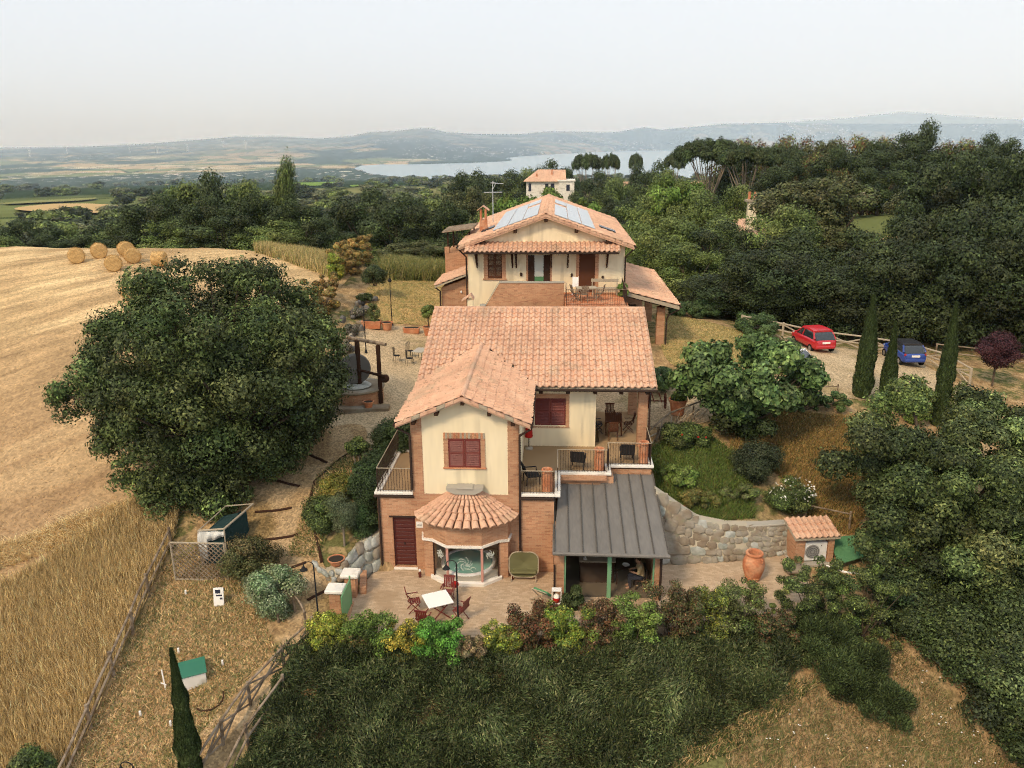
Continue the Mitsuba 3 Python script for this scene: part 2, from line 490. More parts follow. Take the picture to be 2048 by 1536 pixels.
# ------------------------------------------------------------------ the ground near the house
CP = np.array([
    # patio and right paving
    (-8.3, 26, -.05), (-6, 25, -.1), (-3, 25, -.1), (0, 25.5, -.1), (3, 26, -.1), (6, 27, -.1), (9, 27.6, -.1), (-7, 29, -.1), (-3, 28, -.1), (3, 29, -.1), (6, 29.5, -.1), (9.5, 30.5, -.1), (11, 31.5, -.05),
    (-4, 30.5, -.1), (0, 31, -.1), (3, 32, .3),
    # slope in front
    (-9, 22.5, -1.0), (-6, 22, -1.6), (-2, 21.5, -2.1), (2, 22, -2.0), (6, 23.2, -2.0), (9, 24.5, -1.6), (12, 26, -1.4), (-3, 18, -4.0), (3, 17, -4.6), (8, 18, -4.6), (13, 20, -4.2), (18, 22, -4.2), (0, 8, -7), (-20, 8, -5), (20, 8, -8),
    # left yard and path
    (-15.6, 19.85, -1.9), (-13.7, 20.1, -2.0), (-11.3, 20.2, -1.8), (-10.8, 21.8, -1.3), (-12.9, 23.1, -.9), (-15.7, 23.2, -.95), (-10.4, 23.8, -.75), (-8.9, 25.6, -.1), (-13.3, 26.8, -.15), (-16.6, 29.2, .25), (-13.9, 28.3, .15), (-11.2, 28, .15),
    (-9.4, 26.8, .12), (-10.6, 28.8, .5), (-11.4, 30.6, 1.0), (-12.4, 32.2, 1.5), (-12.6, 33.8, 2.1), (-11.5, 35.2, 2.8), (-10.3, 37, 3.35), (-14.6, 32.6, 1.7),
    (-8.9, 30.6, 1.35), (-8.7, 29.7, 1.0), (-9.0, 32.4, 2.3), (-8.6, 34.5, 3.0),
    # upper court
    (-9, 38, 3.45), (-11, 40.5, 3.65), (-8, 42, 3.7), (-9, 48, 4.25), (-12, 46, 4.2), (-9, 54, 4.9), (-12.5, 54, 5.1), (-7, 57, 5.1), (-10, 58, 5.6), (-13, 62, 6.6), (-8, 62, 6.1), (-6, 70, 6.4), (-12, 70, 6.6),
    (0, 38, 3.4), (0, 44, 3.5), (3, 43, 3.5), (6, 40, 3.6), (6, 44, 4.1), (0, 49, 4.6), (0, 60, 5.0), (5, 52, 4.9), (7, 50.5, 4.95), (9, 56, 4.9), (12, 52, 4.7), (7, 64, 4.6),
    # field
    (-17.5, 21, -2.0), (-22, 20, -2.6), (-18, 27, -.35), (-24, 26, -.6), (-17.6, 31, .75), (-20, 35, 2.1), (-26, 34, 1.9), (-34, 34, 1.8), (-17, 38, 3.4), (-21, 42, 4.7), (-30, 42, 4.6), (-24, 50, 7.2), (-33, 50, 7.2), (-20, 50, 6.7), (-17, 56, 6.9), (-28, 58, 8.6), (-42, 58, 8.9), (-38, 64, 9.2), (-24, 64, 8.9), (-16, 64, 7.6), (-48, 66, 9.3), (-60, 62, 9.2), (-45, 42, 4.8), (-30, 68, 9.0), (-50, 72, 8.6), (-30, 76, 7.0), (-50, 80, 6.4), (-15, 76, 5.6), (-60, 40, 4.5), (-60, 20, -2),
    # right court, garden, parking
    (9.8, 38.5, 3.0), (7, 37, 2.9), (6, 34.5, 2.6), (8, 33.4, 2.2), (10.5, 34.2, 1.7), (12.5, 33, .9), (12.8, 36, 2.2), (12.7, 41.3, 3.6), (16, 41.4, 3.65), (16.7, 43, 3.8), (17.3, 51, 4.1), (13, 47, 4.25), (22.5, 51.5, 3.4), (20, 44, 3.4), (23, 45.5, 2.8), (28.4, 51, 2.7), (32, 50, 2.4),
    (17, 38, 2.0), (22, 38, 1.4), (15, 32, .3), (14.8, 27.9, -.7), (19, 30, -.6), (13.4, 27, -1.2), (11.5, 24.8, -1.8), (18, 25, -2.4), (28, 36, .6), (35, 30, -1),
    (20, 60, 3.0), (30, 60, 2.4), (40, 60, 2.0), (50, 45, 1), (15, 60, 4.0), (25, 75, 2.6), (10, 75, 3.0), (40, 80, 4), (0, 80, 3.6), (60, 60, 3), (60, 80, 5)])
_rbf = RBFInterpolator(CP[:, :2], CP[:, 2], kernel='linear', smoothing=0.35)


def far_h(x, y):
    r = np.hypot(x, y)
    az = np.degrees(np.arctan2(x, y))
    base = np.interp(r, [60, 90, 130, 200, 330, 500, 900, 1400, 2000, 3000, 4200, 5200, 7000, 12000, 20000, 34000, 60000],
                     [6, 1, -3, -8, -13, -18, -33, -50, -72, -112, -160, -174, -172, -165, -140, -70, -60])
    hill = np.interp(az, [-5, 6, 16, 26, 40], [0, 2, 9, 11, 9]) * np.exp(-((r - 135) / 60) ** 2)
    P = np.stack([x / 260.0, y / 260.0, np.zeros_like(x)], -1)
    amp = np.interp(r, [80, 300, 1500, 4000, 9000, 25000], [0.3, 2, 7, 4, 20, 25])
    base = base + hill + (meshkit.fbm(P, 4, 3) - 0.5) * 2 * amp * (r > 60)
    ridge = np.interp(az, [-90, -41.9, -35, -29.7, -26.8, -23.8, -21.6, -18.8, -16.2, -14.2, -12.8, -11.1, -9.8, -8.7, -7.7, -5.3, -2.6, -.5, 1.6, 3, 4, 6, 7, 9, 11.3, 14.8, 19, 28.5, 36.5, 90],
                      [-60, -47, -38, 19, 68, 153, 220, 214, 158, 215, 311, 332, 391, 401, 298, 240, 231, 300, 280, 250, 259, 376, 309, 363, 437, 442, 393, 330, 309, 250])
    shore = np.interp(az, [-90, -12, -5, 0, 5, 12, 40], [8500, 9000, 10500, 13500, 17500, 19500, 20000])
    t = np.clip((r - shore) / (22000 - shore), 0, 1)
    P2 = np.stack([x / 1500.0, y / 1500.0, np.zeros_like(x)], -1)
    lump = (meshkit.fbm(P2, 4, 8) - 0.45) * 110 * np.sin(PI * np.clip(t, 0, 1)) * (ridge > 0)
    up = t ** 1.25
    base = np.where(r > shore, base * (1 - up) + ridge * up * np.clip(1 - (r - 22000) / 16000, 0.0, 1) + lump, base)
    return base


LAKE = Polygon([(-1706, 6783), (-1861, 7712), (-1721, 8026), (-1257, 8086), (-803, 8555), (-522, 9151), (-525, 9749), (-737, 10642), (-539, 12047), (146, 14844), (1562, 18426), (3858, 19000), (10143, 17000), (16000, 14000), (14000, 7000),
                (4357, 5000), (1153, 4346), (217, 3992), (-275, 3954), (-692, 4254), (-953, 4769), (-1234, 5419)])


def height(x, y):
    x, y = np.asarray(x, float), np.asarray(y, float)
    sh = np.broadcast(x, y).shape
    x, y = np.broadcast_to(x, sh).ravel(), np.broadcast_to(y, sh).ravel()
    near = _rbf(np.stack([np.clip(x, -62, 62), np.clip(y, 2, 82)], -1))
    near = np.where((x > -6.9) & (x < 4.0) & (y > 25.2) & (y < 34), np.minimum(near, -0.3), near)
    near = np.where((x > -8.2) & (x < 9.5) & (y > 25.2 + np.maximum(x, 0) * .2) & (y < 29.6), np.minimum(near, -0.2), near)
    near = np.where((x > 3.5) & (x < 10.9) & (y > 27.2) & (y < 30.95 + .17 * (x - 4.3)), np.minimum(near, -0.25), near)
    P = np.stack([x * 0.6, y * 0.6, np.zeros_like(x)], -1)
    flat = ((x > -8.6) & (x < 11.5) & (y > 24.5) & (y < 30.5))
    near = near + (meshkit.fbm(P, 3, 2) - 0.5) * np.where(flat, 0.0, 0.22)
    w = np.clip(np.maximum((y - 66) / 26, (np.abs(x) - 46) / 26), 0, 1)
    w = w * w * (3 - 2 * w)
    return (near * (1 - w) + far_h(x, y) * w).reshape(sh)


def h1(x, y):
    return float(height(np.array([x]), np.array([y]))[0])


def grid_mesh(xs, ys, fn):
    X, Y = np.meshgrid(xs, ys)
    v = np.stack([X.ravel(), Y.ravel(), fn(X, Y).ravel()], -1)
    nx = len(xs)
    i, j = np.meshgrid(np.arange(nx - 1), np.arange(len(ys) - 1))
    a = (j * nx + i).ravel()
    return trimesh.Trimesh(v, np.vstack([np.stack([a, a + 1, a + nx + 1], -1), np.stack([a, a + nx + 1, a + nx], -1)]), process=False)


_gx = np.arange(-70, 70.01, 0.5)
_gy = np.arange(4, 92.01, 0.5)
_GZ = height(*np.meshgrid(_gx, _gy))


def gz(x, y):
    """The ground sheet's own height (its triangles, not the smooth function)."""
    x, y = np.asarray(x, float), np.asarray(y, float)
    u, v = np.clip((x + 70) / 0.5, 0, len(_gx) - 1.001), np.clip((y - 4) / 0.5, 0, len(_gy) - 1.001)
    i, j = u.astype(int), v.astype(int)
    fu, fv = u - i, v - j
    z00, z10, z01, z11 = _GZ[j, i], _GZ[j, i + 1], _GZ[j + 1, i], _GZ[j + 1, i + 1]
    return np.where(fu > fv, z00 + (z10 - z00) * fu + (z11 - z10) * fv, z00 + (z01 - z00) * fv + (z11 - z01) * fu)


def g1(x, y):
    return float(gz(x, y))


def drape(poly, lift=0.03, cell=0.5, fn=gz, ox=-70.0, oy=4.0):
    """A sheet over the ground inside a polygon, cut exactly at its edge."""
    P = Polygon(poly) if not hasattr(poly, 'bounds') else poly
    x0, y0, x1, y1 = P.bounds
    xs = np.arange(math.floor((x0 - ox) / cell), math.ceil((x1 - ox) / cell)) * cell + ox
    ys = np.arange(math.floor((y0 - oy) / cell), math.ceil((y1 - oy) / cell)) * cell + oy
    X, Y = [a.ravel() for a in np.meshgrid(xs, ys)]
    tri = []
    for half in (0, 1):
        c = np.stack([np.stack([X, Y], -1), np.stack([X + cell, Y], -1) if half == 0 else np.stack([X + cell, Y + cell], -1), np.stack([X + cell, Y + cell], -1) if half == 0 else np.stack([X, Y + cell], -1)], 1)
        tri.append(c)
    tri = np.concatenate(tri)
    ring = np.concatenate([tri, tri[:, :1]], 1)
    polys = shapely.polygons(ring)
    shapely.prepare(P)
    inside = shapely.contains(P, polys)
    edge = shapely.intersects(P, polys) & ~inside
    vs, fs, n = [tri[inside].reshape(-1, 2)], [np.arange(inside.sum() * 3).reshape(-1, 3)], inside.sum() * 3
    for g in shapely.intersection(polys[edge], P):
        for q in getattr(g, 'geoms', [g]):
            if q.geom_type != 'Polygon' or q.area < 1e-6:
                continue
            if abs(q.convex_hull.area - q.area) < 1e-9:
                c = np.array(shapely.geometry.polygon.orient(q).exterior.coords)[:-1]
                f = np.array([[0, k, k + 1] for k in range(1, len(c) - 1)])
            else:
                c, f = trimesh.creation.triangulate_polygon(q, engine='earcut')
            vs.append(np.asarray(c)); fs.append(np.asarray(f) + n); n += len(c)
    v, f = np.vstack(vs), np.vstack(fs)
    z = fn(v[:, 0], v[:, 1]) + lift
    m = trimesh.Trimesh(np.column_stack([v, z]), f, process=False)
    a = np.cross(m.vertices[f[:, 1]] - m.vertices[f[:, 0]], m.vertices[f[:, 2]] - m.vertices[f[:, 0]])[:, 2] < 0
    f[a] = f[a][:, ::-1]
    m = trimesh.Trimesh(m.vertices, f)
    return m


def smooth_poly(pts, it=2):
    p = np.asarray(pts, float)
    for _ in range(it):
        q = np.roll(p, -1, 0)
        p = np.stack([0.75 * p + 0.25 * q, 0.25 * p + 0.75 * q], 1).reshape(-1, 2)
    return p


struct('ground', grid_mesh(_gx, _gy, lambda X, Y: gz(X, Y)), 'ground_mat', True, label='dry tan and green ground of the yard and slopes around the house', cat='ground')
FIELD = smooth_poly([(-17.4, 18), (-17.9, 27), (-17.9, 31), (-17, 36), (-16.6, 44), (-16.9, 52), (-16.2, 60), (-16.5, 67), (-30, 71), (-48, 72), (-66, 72), (-66, 10), (-30, 10)], 2)
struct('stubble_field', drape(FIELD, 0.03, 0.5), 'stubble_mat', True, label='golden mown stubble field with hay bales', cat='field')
COURT = smooth_poly([(-9.6, 36.2), (-8.2, 36), (-6.5, 36), (-6.4, 46), (-6.4, 52.5), (-9, 54.5), (-13.3, 54), (-13.6, 47), (-13.4, 42), (-12.6, 38)], 2)
struct('gravel_court', drape(COURT, 0.035, 0.5), 'gravel', True, label='pale gravel court around the millstone', cat='gravel')
PATH = smooth_poly([(-8.0, 25.4), (-8.6, 27.9), (-9.7, 28.9), (-10.4, 30.6), (-11.2, 32.1), (-11.3, 33.6), (-10.3, 35.0), (-9.2, 36.4), (-10, 38.5), (-12.3, 37.8), (-13.2, 35.6), (-14.6, 34.0), (-14.3, 31.8), (-13.2, 30.2), (-12.1, 28.6), (-10.6, 26.7), (-9.9, 25.2), (-10.9, 23.4), (-12.2, 20.6), (-12.4, 18), (-10.9, 18), (-10.6, 20.8), (-9.5, 23.4)], 2)
struct('gravel_path', drape(PATH, 0.045, 0.25), 'path_mat', True, label='gravel stepped path winding up past the oak', cat='path')
LAWN = smooth_poly([(-13.4, 54.5), (-9, 55), (-6.5, 53), (-6.2, 68), (-13.5, 63.5), (-15, 61)], 2)
struct('dry_lawn', drape(LAWN, 0.03, 0.5), 'lawn_mat', True, label='yellowed lawn left of the rear farmhouse', cat='lawn')
LAWN2 = smooth_poly([(6.6, 47.6), (7.2, 54), (7.5, 62), (10.5, 59.5), (14.5, 54), (13.6, 48.5), (11.2, 45.6), (8, 45.5)], 2)
struct('dry_lawn', drape(LAWN2, 0.03, 0.5), 'lawn_mat', True, label='mown yellow lawn right of the rear farmhouse', cat='lawn')
PARK = smooth_poly([(4.4, 38.6), (7.4, 38.8), (10.5, 42), (14, 42.4), (20, 42.6), (24, 46), (25, 53), (18, 55.5), (14.2, 53.6), (12.8, 48), (10, 45.2), (6, 45.6), (4.5, 47), (-1.6, 47), (-1.6, 40.6), (4.4, 40.6)], 2)
struct('gravel_parking', drape(PARK, 0.035, 0.5), 'gravel', True, label='pale gravel yard where the cars are parked', cat='gravel')
# the paved terraces in front
PAT = [(-8.35, 25.1), (-8.35, 26.2), (-7.62, 29.85), (0.05, 29.85), (0.05, 28.0), (4.25, 28.0), (4.25, 31.0), (5.6, 31.1), (10.4, 31.95), (10.9, 30.9), (10.2, 28.1), (9.3, 27.1), (4.2, 26.0), (0.0, 25.4), (-4, 25.0)]
struct('paved_terrace', cat(prism(PAT, -0.6, 0.0)), 'paving_mat', False, label='pale brown brick paving in front of the house', cat='paving')


def polar(fn, r0, r1, nr, a0, a1, na):
    r = np.geomspace(r0, r1, nr)
    a = np.radians(np.linspace(a0, a1, na))
    R, A = np.meshgrid(r, a, indexing='ij')
    X, Y = R * np.sin(A), R * np.cos(A)
    v = np.stack([X.ravel(), Y.ravel(), fn(X, Y).ravel()], -1)
    i, j = np.meshgrid(np.arange(nr - 1), np.arange(na - 1), indexing='ij')
    q = (i * na + j).ravel()
    return trimesh.Trimesh(v, np.vstack([np.stack([q, q + 1, q + na + 1], -1), np.stack([q, q + na + 1, q + na], -1)])[:, ::-1], process=False)


def valley_fn(X, Y):
    z = far_h(X, Y)
    inl = shapely.contains_xy(LAKE, X.ravel(), Y.ravel()).reshape(X.shape)
    d = np.hypot(X, Y)
    z = np.where((d > 3000) & ~inl, np.maximum(z, -176), z)
    z = np.where(inl, -200.0, z)
    near = (np.abs(X) < 70) & (Y < 92) & (Y > 4)
    return np.where(near, z - 12.0, z)


_in = polar(valley_fn, 70, 42000, 270, -56, 56, 460)
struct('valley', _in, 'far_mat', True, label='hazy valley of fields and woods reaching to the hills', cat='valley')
struct('lake', drape(LAKE, 0.0, 500.0, fn=lambda x, y: np.full_like(x, -180.0)), 'water', False, label='pale lake below the hills', cat='lake')
_az = np.radians(np.linspace(8, 50, 120))
_rv = np.interp(np.degrees(_az), [8, 12.9, 16, 19, 20.7, 21.8, 23.5, 25.4, 28.5, 34.4, 50], [500, 635, 700, 796, 919, 957, 900, 756, 617, 449, 300])
_rv = _rv + (meshkit.fbm(np.stack([_az * 60, _az * 0, _az * 0], -1), 3, 4) - 0.5) * 60
_mv = []
for _k, _s in ((34000, 1.0), (36500, 0.86), (39500, 0.3), (42500, -0.15)):
    _mv.append(np.stack([_k * np.sin(_az), _k * np.cos(_az), _rv * _s], -1))
_mv = [np.stack([30000 * np.sin(_az), 30000 * np.cos(_az), _rv * 0 - 150], -1)] + _mv
_mv = np.concatenate(_mv)
_i, _j = np.meshgrid(np.arange(4), np.arange(119), indexing='ij')
_q = (_i * 120 + _j).ravel()
diff('far_hill', (0.07, 0.09, 0.05))
struct('far_mountain', trimesh.Trimesh(_mv, np.vstack([np.stack([_q, _q + 1, _q + 121], -1), np.stack([_q, _q + 121, _q + 120], -1)])[:, ::-1], process=False), 'far_hill', True, label='faint blue mountain beyond the lake', cat='mountain')
# fields in the middle distance
diff('field_tan', (0.47, 0.33, 0.16)); diff('field_red', (0.42, 0.13, 0.07)); diff('field_green', (0.16, 0.25, 0.055)); diff('field_olive', (0.22, 0.22, 0.09))


FARP = []


def far_drape(pts, name, mat, lift, label):
    FARP.append(Polygon(pts).buffer(12))
    struct(name, drape(smooth_poly(pts, 2), lift, 20.0, fn=lambda x, y: far_h(x, y)), mat, True, label=label, cat='field')


far_drape([(-358, 507), (-387, 613), (-336, 579), (-274, 510), (-235, 436), (-258, 437), (-308, 457)], 'tan_field', 'field_tan', 1.5, 'tan field beyond the trees on the left')
far_drape([(-269, 405), (-290, 440), (-254, 432), (-235, 391)], 'red_field', 'field_red', 3.0, 'strip of bare red earth below the tan field')
far_drape([(-466, 658), (-481, 763), (-449, 769), (-415, 709), (-431, 655), (-423, 596)], 'olive_field', 'field_olive', 1.5, 'olive green field behind the tan field')
far_drape([(-488, 897), (-537, 1023), (-488, 991), (-422, 849), (-403, 785)], 'tan_field', 'field_tan', 1.5, 'small pale yellow field on the left ridge')
far_drape([(-567, 1717), (-606, 1902), (-524, 1919), (-418, 1548), (-419, 1425), (-454, 1393)], 'green_field', 'field_green', 2.0, 'bright green field left of the lake')
far_drape([(-345, 1311), (-293, 1338), (-246, 1269), (-232, 1157), (-287, 1175)], 'green_field', 'field_green', 2.0, 'low green field below the lake shore')
far_drape([(-298, 930), (-287, 929), (-262, 847), (-272, 848)], 'tan_field', 'field_tan', 2.0, 'tiny tan field between dark trees')
# ------------------------------------------------------------------ roof tiles
TW, TL = 0.30, 0.42


def tile_mesh(w=TW, l=TL * 1.22, hgt=0.085, taper=1.0, seed=0):
    """One barrel-and-pan roof tile: x across, y up the slope (0 at the lower lip), z out of the roof."""
    xs = np.concatenate([np.linspace(0, 0.36, 3), 0.36 + np.linspace(0, 0.64, 7)[1:]]) * w
    zs = np.where(xs < 0.36 * w, 0.012 - 0.012 * np.sin(xs / (0.36 * w) * PI), hgt * np.sin(np.clip((xs / w - 0.36) / 0.64, 0, 1) * PI) ** 0.8)
    top0 = np.stack([xs, 0 * xs, zs + 0.055], -1)
    top1 = np.stack([(xs - w / 2) * taper + w / 2, 0 * xs + l, zs + 0.0], -1)
    low0 = top0 - [0, 0, 0.05]
    n = len(xs)
    v = np.vstack([low0, top0, top1])
    f = []
    for i in range(n - 1):
        f += [[i, i + 1, n + i + 1], [i, n + i + 1, n + i], [n + i, n + i + 1, 2 * n + i + 1], [n + i, 2 * n + i + 1, 2 * n + i]]
    return trimesh.Trimesh(v, np.array(f), process=False)


TILE = tile_mesh()
tile_dict = ply(TILE, 'tile', 35)


def roof_frame(o, ax, up):
    """4x4 from the tile's frame (x along ax, y along up) at o."""
    ax, up = np.asarray(ax, float), np.asarray(up, float)
    ax, up = ax / np.linalg.norm(ax), up / np.linalg.norm(up)
    m = np.eye(4)
    m[:3, 0], m[:3, 1], m[:3, 2], m[:3, 3] = ax, up, np.cross(ax, up), o
    return m


def tile_frames(o, ax, up, width, length, keep=None, seed=0, w=TW, l=TL):
    rng = np.random.default_rng(seed)
    ax, up = np.asarray(ax, float), np.asarray(up, float)
    ax, up = ax / np.linalg.norm(ax), up / np.linalg.norm(up)
    out = []
    for r in range(int(round(length / l))):
        for c in range(int(round(width / w))):
            q = np.asarray(o) + ax * (c * w) + up * (r * l)
            mid = q + ax * w / 2 + up * l / 2
            if keep is not None and not keep(mid):
                continue
            j = rng.normal(0, 1, 5)
            a2 = ax + up * j[0] * 0.028 + np.cross(ax, up) * j[4] * .02
            m = roof_frame(q + up * j[1] * 0.02 + np.cross(ax, up) * abs(j[2]) * 0.004, a2, up + np.cross(ax, up) * j[3] * 0.008)
            out.append(m)
    return out


def joined(mesh, frames):
    v, f = np.asarray(mesh.vertices), np.asarray(mesh.faces)
    F = np.array(frames)
    V = np.einsum('nij,kj->nki', F[:, :3, :3], v) + F[:, None, :3, 3]
    n = len(F)
    return trimesh.Trimesh(V.reshape(-1, 3), (f[None] + (np.arange(n) * len(v))[:, None, None]).reshape(-1, 3), process=False)


def tiles_as_parts(parent, frames, limit):
    for m in frames[:limit]:
        part(parent, 'tile', {**tile_dict, 'to_world': T(m)}, None)
    if len(frames) > limit:
        part(parent, 'upper_tiles', joined(TILE, frames[limit:]), 'tile', 35, kind='stuff', label='the smaller roof tiles further up')


RIDGE = lathe([(0.085, 0), (0.125, 0.02), (0.115, 0.46)], 10)
RIDGE = trimesh.Trimesh(np.stack([RIDGE.vertices[:, 0], RIDGE.vertices[:, 2], RIDGE.vertices[:, 1]], -1), RIDGE.faces[:, ::-1], process=False)
ridge_dict = ply(RIDGE, 'tile', 40)


def ridge_row(parent, p, q, as_parts=True):
    p, q = np.asarray(p, float), np.asarray(q, float)
    d = q - p
    n = max(1, int(round(np.linalg.norm(d) / 0.4)))
    ax = np.cross(d, [0, 0, 1.0])
    fr = [roof_frame(p + d * i / n, ax, d + np.array([0, 0, -0.02])) for i in range(n)]
    if as_parts:
        for m in fr:
            part(parent, 'ridge_tile', {**ridge_dict, 'to_world': T(m)}, None)
    else:
        part(parent, 'ridge_tiles', joined(RIDGE, fr), 'tile', 40, kind='stuff', label='row of ridge tiles')


def shutters(parent, x0, x1, y, z0, z1, mat, name='shutter', leaf=2, proud=0.05):
    w = (x1 - x0) / leaf
    for k in range(leaf):
        a, b = x0 + k * w + 0.006, x0 + (k + 1) * w - 0.006
        key = part(parent, name, cat(bx(a, a + 0.06, y, y + 0.05, z0, z1), bx(b - 0.06, b, y, y + 0.05, z0, z1), bx(a + .06, b - .06, y, y + 0.05, z0, z0 + 0.08), bx(a + .06, b - .06, y, y + 0.05, z1 - 0.08, z1), bx(a + .06, b - .06, y, y + .05, (z0 + z1) / 2 - .035, (z0 + z1) / 2 + .035)), mat)
        n = int((z1 - z0 - 0.16) / 0.075)
        ms = []
        for i in range(n):
            zz = z0 + 0.08 + (i + 0.5) * (z1 - z0 - 0.16) / n
            ms.append(rot(bx(a + 0.055, b - 0.055, -0.006, 0.006, -0.05, 0.05), rx=-38, at=(0, y + 0.028, zz)))
        part(key, 'slats', cat(ms), mat, kind='stuff', label='louvre slats')


def gutter_run(p, q, r=0.07):
    return tube([p, q], r, 8)


# ------------------------------------------------------------------ the front farmhouse
FH = thing('farmhouse', 'front farmhouse of cream plaster and brick with a tower, bay window and grey metal roof', 'farmhouse')
Y0 = 29.86
B = FH
# ground floor block
GF = part(B, 'ground_floor_wall', cat(wall_y(-7.40, 0.0, Y0, 0, 3.40, [(-6.80, -5.84, 0.12, 2.46), (-5.0, -2.3, 0.1, 1.75)], 0.3), bx(-7.40, -7.10, Y0 + 0.3, 35.0, 0, 3.40), bx(-0.3, 0.0, Y0 + 0.3, 32.2, 0, 3.40), bx(-0.3, 2.3, 32.2, 32.5, 0, 3.40), bx(2.3, 2.6, 32.2, 33.4, 0, 3.4), bx(2.6, 4.35, 33.1, 33.4, 0, 3.40), bx(4.1, 4.38, 33.4, 36.2, 0, 3.4)), 'brick', label='brick wall of the lower storey')
# wooden door with horizontal planks
D = part(B, 'door', cat(bx(-6.80, -6.72, Y0 + 0.10, Y0 + 0.2, 0.14, 2.44), bx(-5.92, -5.84, Y0 + 0.10, Y0 + 0.2, 0.14, 2.44), bx(-6.72, -5.92, Y0 + 0.14, Y0 + 0.2, 0.14, 2.44)), 'door_red', label='dark red door of horizontal planks')
for i in range(13):
    z = 0.16 + i * 0.175
    part(D, 'plank', cbx(-6.715, -5.925, Y0 + 0.105, Y0 + 0.139, z, z + 0.155, 0.014), 'door_red')
part(D, 'handle', cat(bx(-6.36, -6.32, Y0 + .075, Y0 + .1, 1.12, 1.24)), 'black_metal')
part(D, 'lintel', bx(-6.93, -5.80, Y0 - 0.04, Y0 + 0.08, 2.46, 2.52), 'dark_metal')
part(D, 'doorstep', cat(cbx(-6.84, -5.80, Y0 - 0.10, Y0 + 0.3, 0.002, 0.10, 0.015)), 'white_stone')
SG = single('house_sign', 'small white number plaque on the brick wall right of the red door', 'sign', cbx(-5.80, -5.49, Y0 - 0.035, Y0 - 0.002, 1.99, 2.27, 0.01), 'white_paint')
part(SG, 'lettering', rot(cat([bx(x, x + w, -.002, .002, -.01, .05) for x, w in ((0, .03), (.045, .02), (.08, .035), (.13, .02), (.165, .025))]), at=(-5.74, Y0 - 0.04, 2.10)), 'grey_paint')
# tower: brick quoins, cream field, gable
TX0, TX1, RX = -5.86, -1.45, -3.655
RS = 0.42


def tz(x):
    return 7.94 - RS * abs(x - RX)


part(B, 'tower_wall', cat(poly_y([(-5.40, 3.55), (-1.90, 3.55), (-1.90, tz(-1.90) - .16), (RX, tz(RX) - .16), (-5.40, tz(-5.40) - .16)], Y0 + 0.02, 0.25)), 'plaster', label='cream plaster front of the tower')
part(B, 'quoin', cat(poly_y([(TX0, 3.40), (-5.40, 3.40), (-5.40, tz(-5.40) - .16), (TX0, tz(TX0) - .16)], Y0, 0.40), bx(TX0, TX0 + .3, Y0 + .40, 36, 3.4, 6.85)), 'brick', label='brick corner strip of the tower')
part(B, 'quoin', cat(poly_y([(-1.90, 3.40), (TX1, 3.40), (TX1, tz(TX1) - .16), (-1.90, tz(-1.90) - .16)], Y0, 0.40), bx(TX1 - .3, TX1, Y0 + .40, 30.6, 3.4, 6.8)), 'brick', label='brick corner strip of the tower')
part(B, 'tower_side_wall', bx(TX1 - 0.28, TX1 - 0.01, 30.6, 36, 3.4, 6.8), 'plaster')
part(B, 'base_band', bx(-5.40, -1.90, Y0, Y0 + 0.3, 3.40, 3.545), 'brick')
W = part(B, 'tower_window', cat(bx(-4.52, -4.335, Y0 - 0.015, Y0 + .05, 4.76, 6.02), bx(-3.0, -2.82, Y0 - 0.015, Y0 + .05, 4.76, 6.02)), 'brick', label='brick framed window with closed red shutters')
part(W, 'sill', cbx(-4.56, -2.78, Y0 - 0.06, Y0 + 0.03, 4.70, 4.76, 0.012), 'terracotta')
for i in range(20):
    part(W, 'lintel_brick', cbx(-4.52 + i * 0.085, -4.52 + i * 0.085 + 0.076, Y0 - 0.02 - 0.004 * (i % 3), Y0 + 0.03, 6.025, 6.27, 0.008), ('terracotta', 'weathered', 'brick')[(i * 7 + i // 3) % 3])
shutters(W, -4.33, -3.005, Y0 - 0.02, 4.77, 6.015, 'red_wood')
# tower roof
YF, YB = 29.36, 38.0


def tower_roof(sign):
    ax, up = ([0, -sign, 0], [-sign, 0, RS]) if sign > 0 else ([0, -sign, 0], [-sign, 0, RS])
    xe = RX + sign * 2.72
    return ax, up, xe


TR = part(B, 'tower_roof', cat(slab([(RX - 2.70, YF, tz(RX - 2.70) - .03), (RX - 0.0, YF, 7.91), (RX, YB - .4, 7.91), (RX - 2.70, 35.2, tz(RX - 2.7) - .03)], 0.10), slab([(RX + 2.70, YF, tz(RX - 2.70) - .03), (RX + 2.70, 35.0, tz(RX - 2.7) - .03), (RX, YB - .4, 7.91), (RX, YF, 7.91)], 0.10)), 'weathered', label='gabled tile roof of the tower')
mainz = lambda y: 6.74 + 0.371 * (y - 34.76)
keep_t = lambda m: m[2] > mainz(m[1]) + 0.02 if m[1] > 34.4 else True
fl = tile_frames((RX - 2.72, YF + 8.5, tz(RX - 2.72)), (0, -1, 0), (1, 0, RS), 8.5, 2.93, keep_t, 3)
fr = tile_frames((RX + 2.72, YF, tz(RX + 2.72)), (0, 1, 0), (-1, 0, RS), 8.5, 2.93, keep_t, 4)
part(TR, 'left_slope_tiles', joined(TILE, fl), 'tile', 35, kind='stuff', label='tiles of the left slope of the tower roof')
fr.sort(key=lambda m: m[1, 3])
tiles_as_parts(TR, fr, 60)
ridge_row(TR, (RX, YF - .02, 7.95), (RX, 37.75, 7.95))
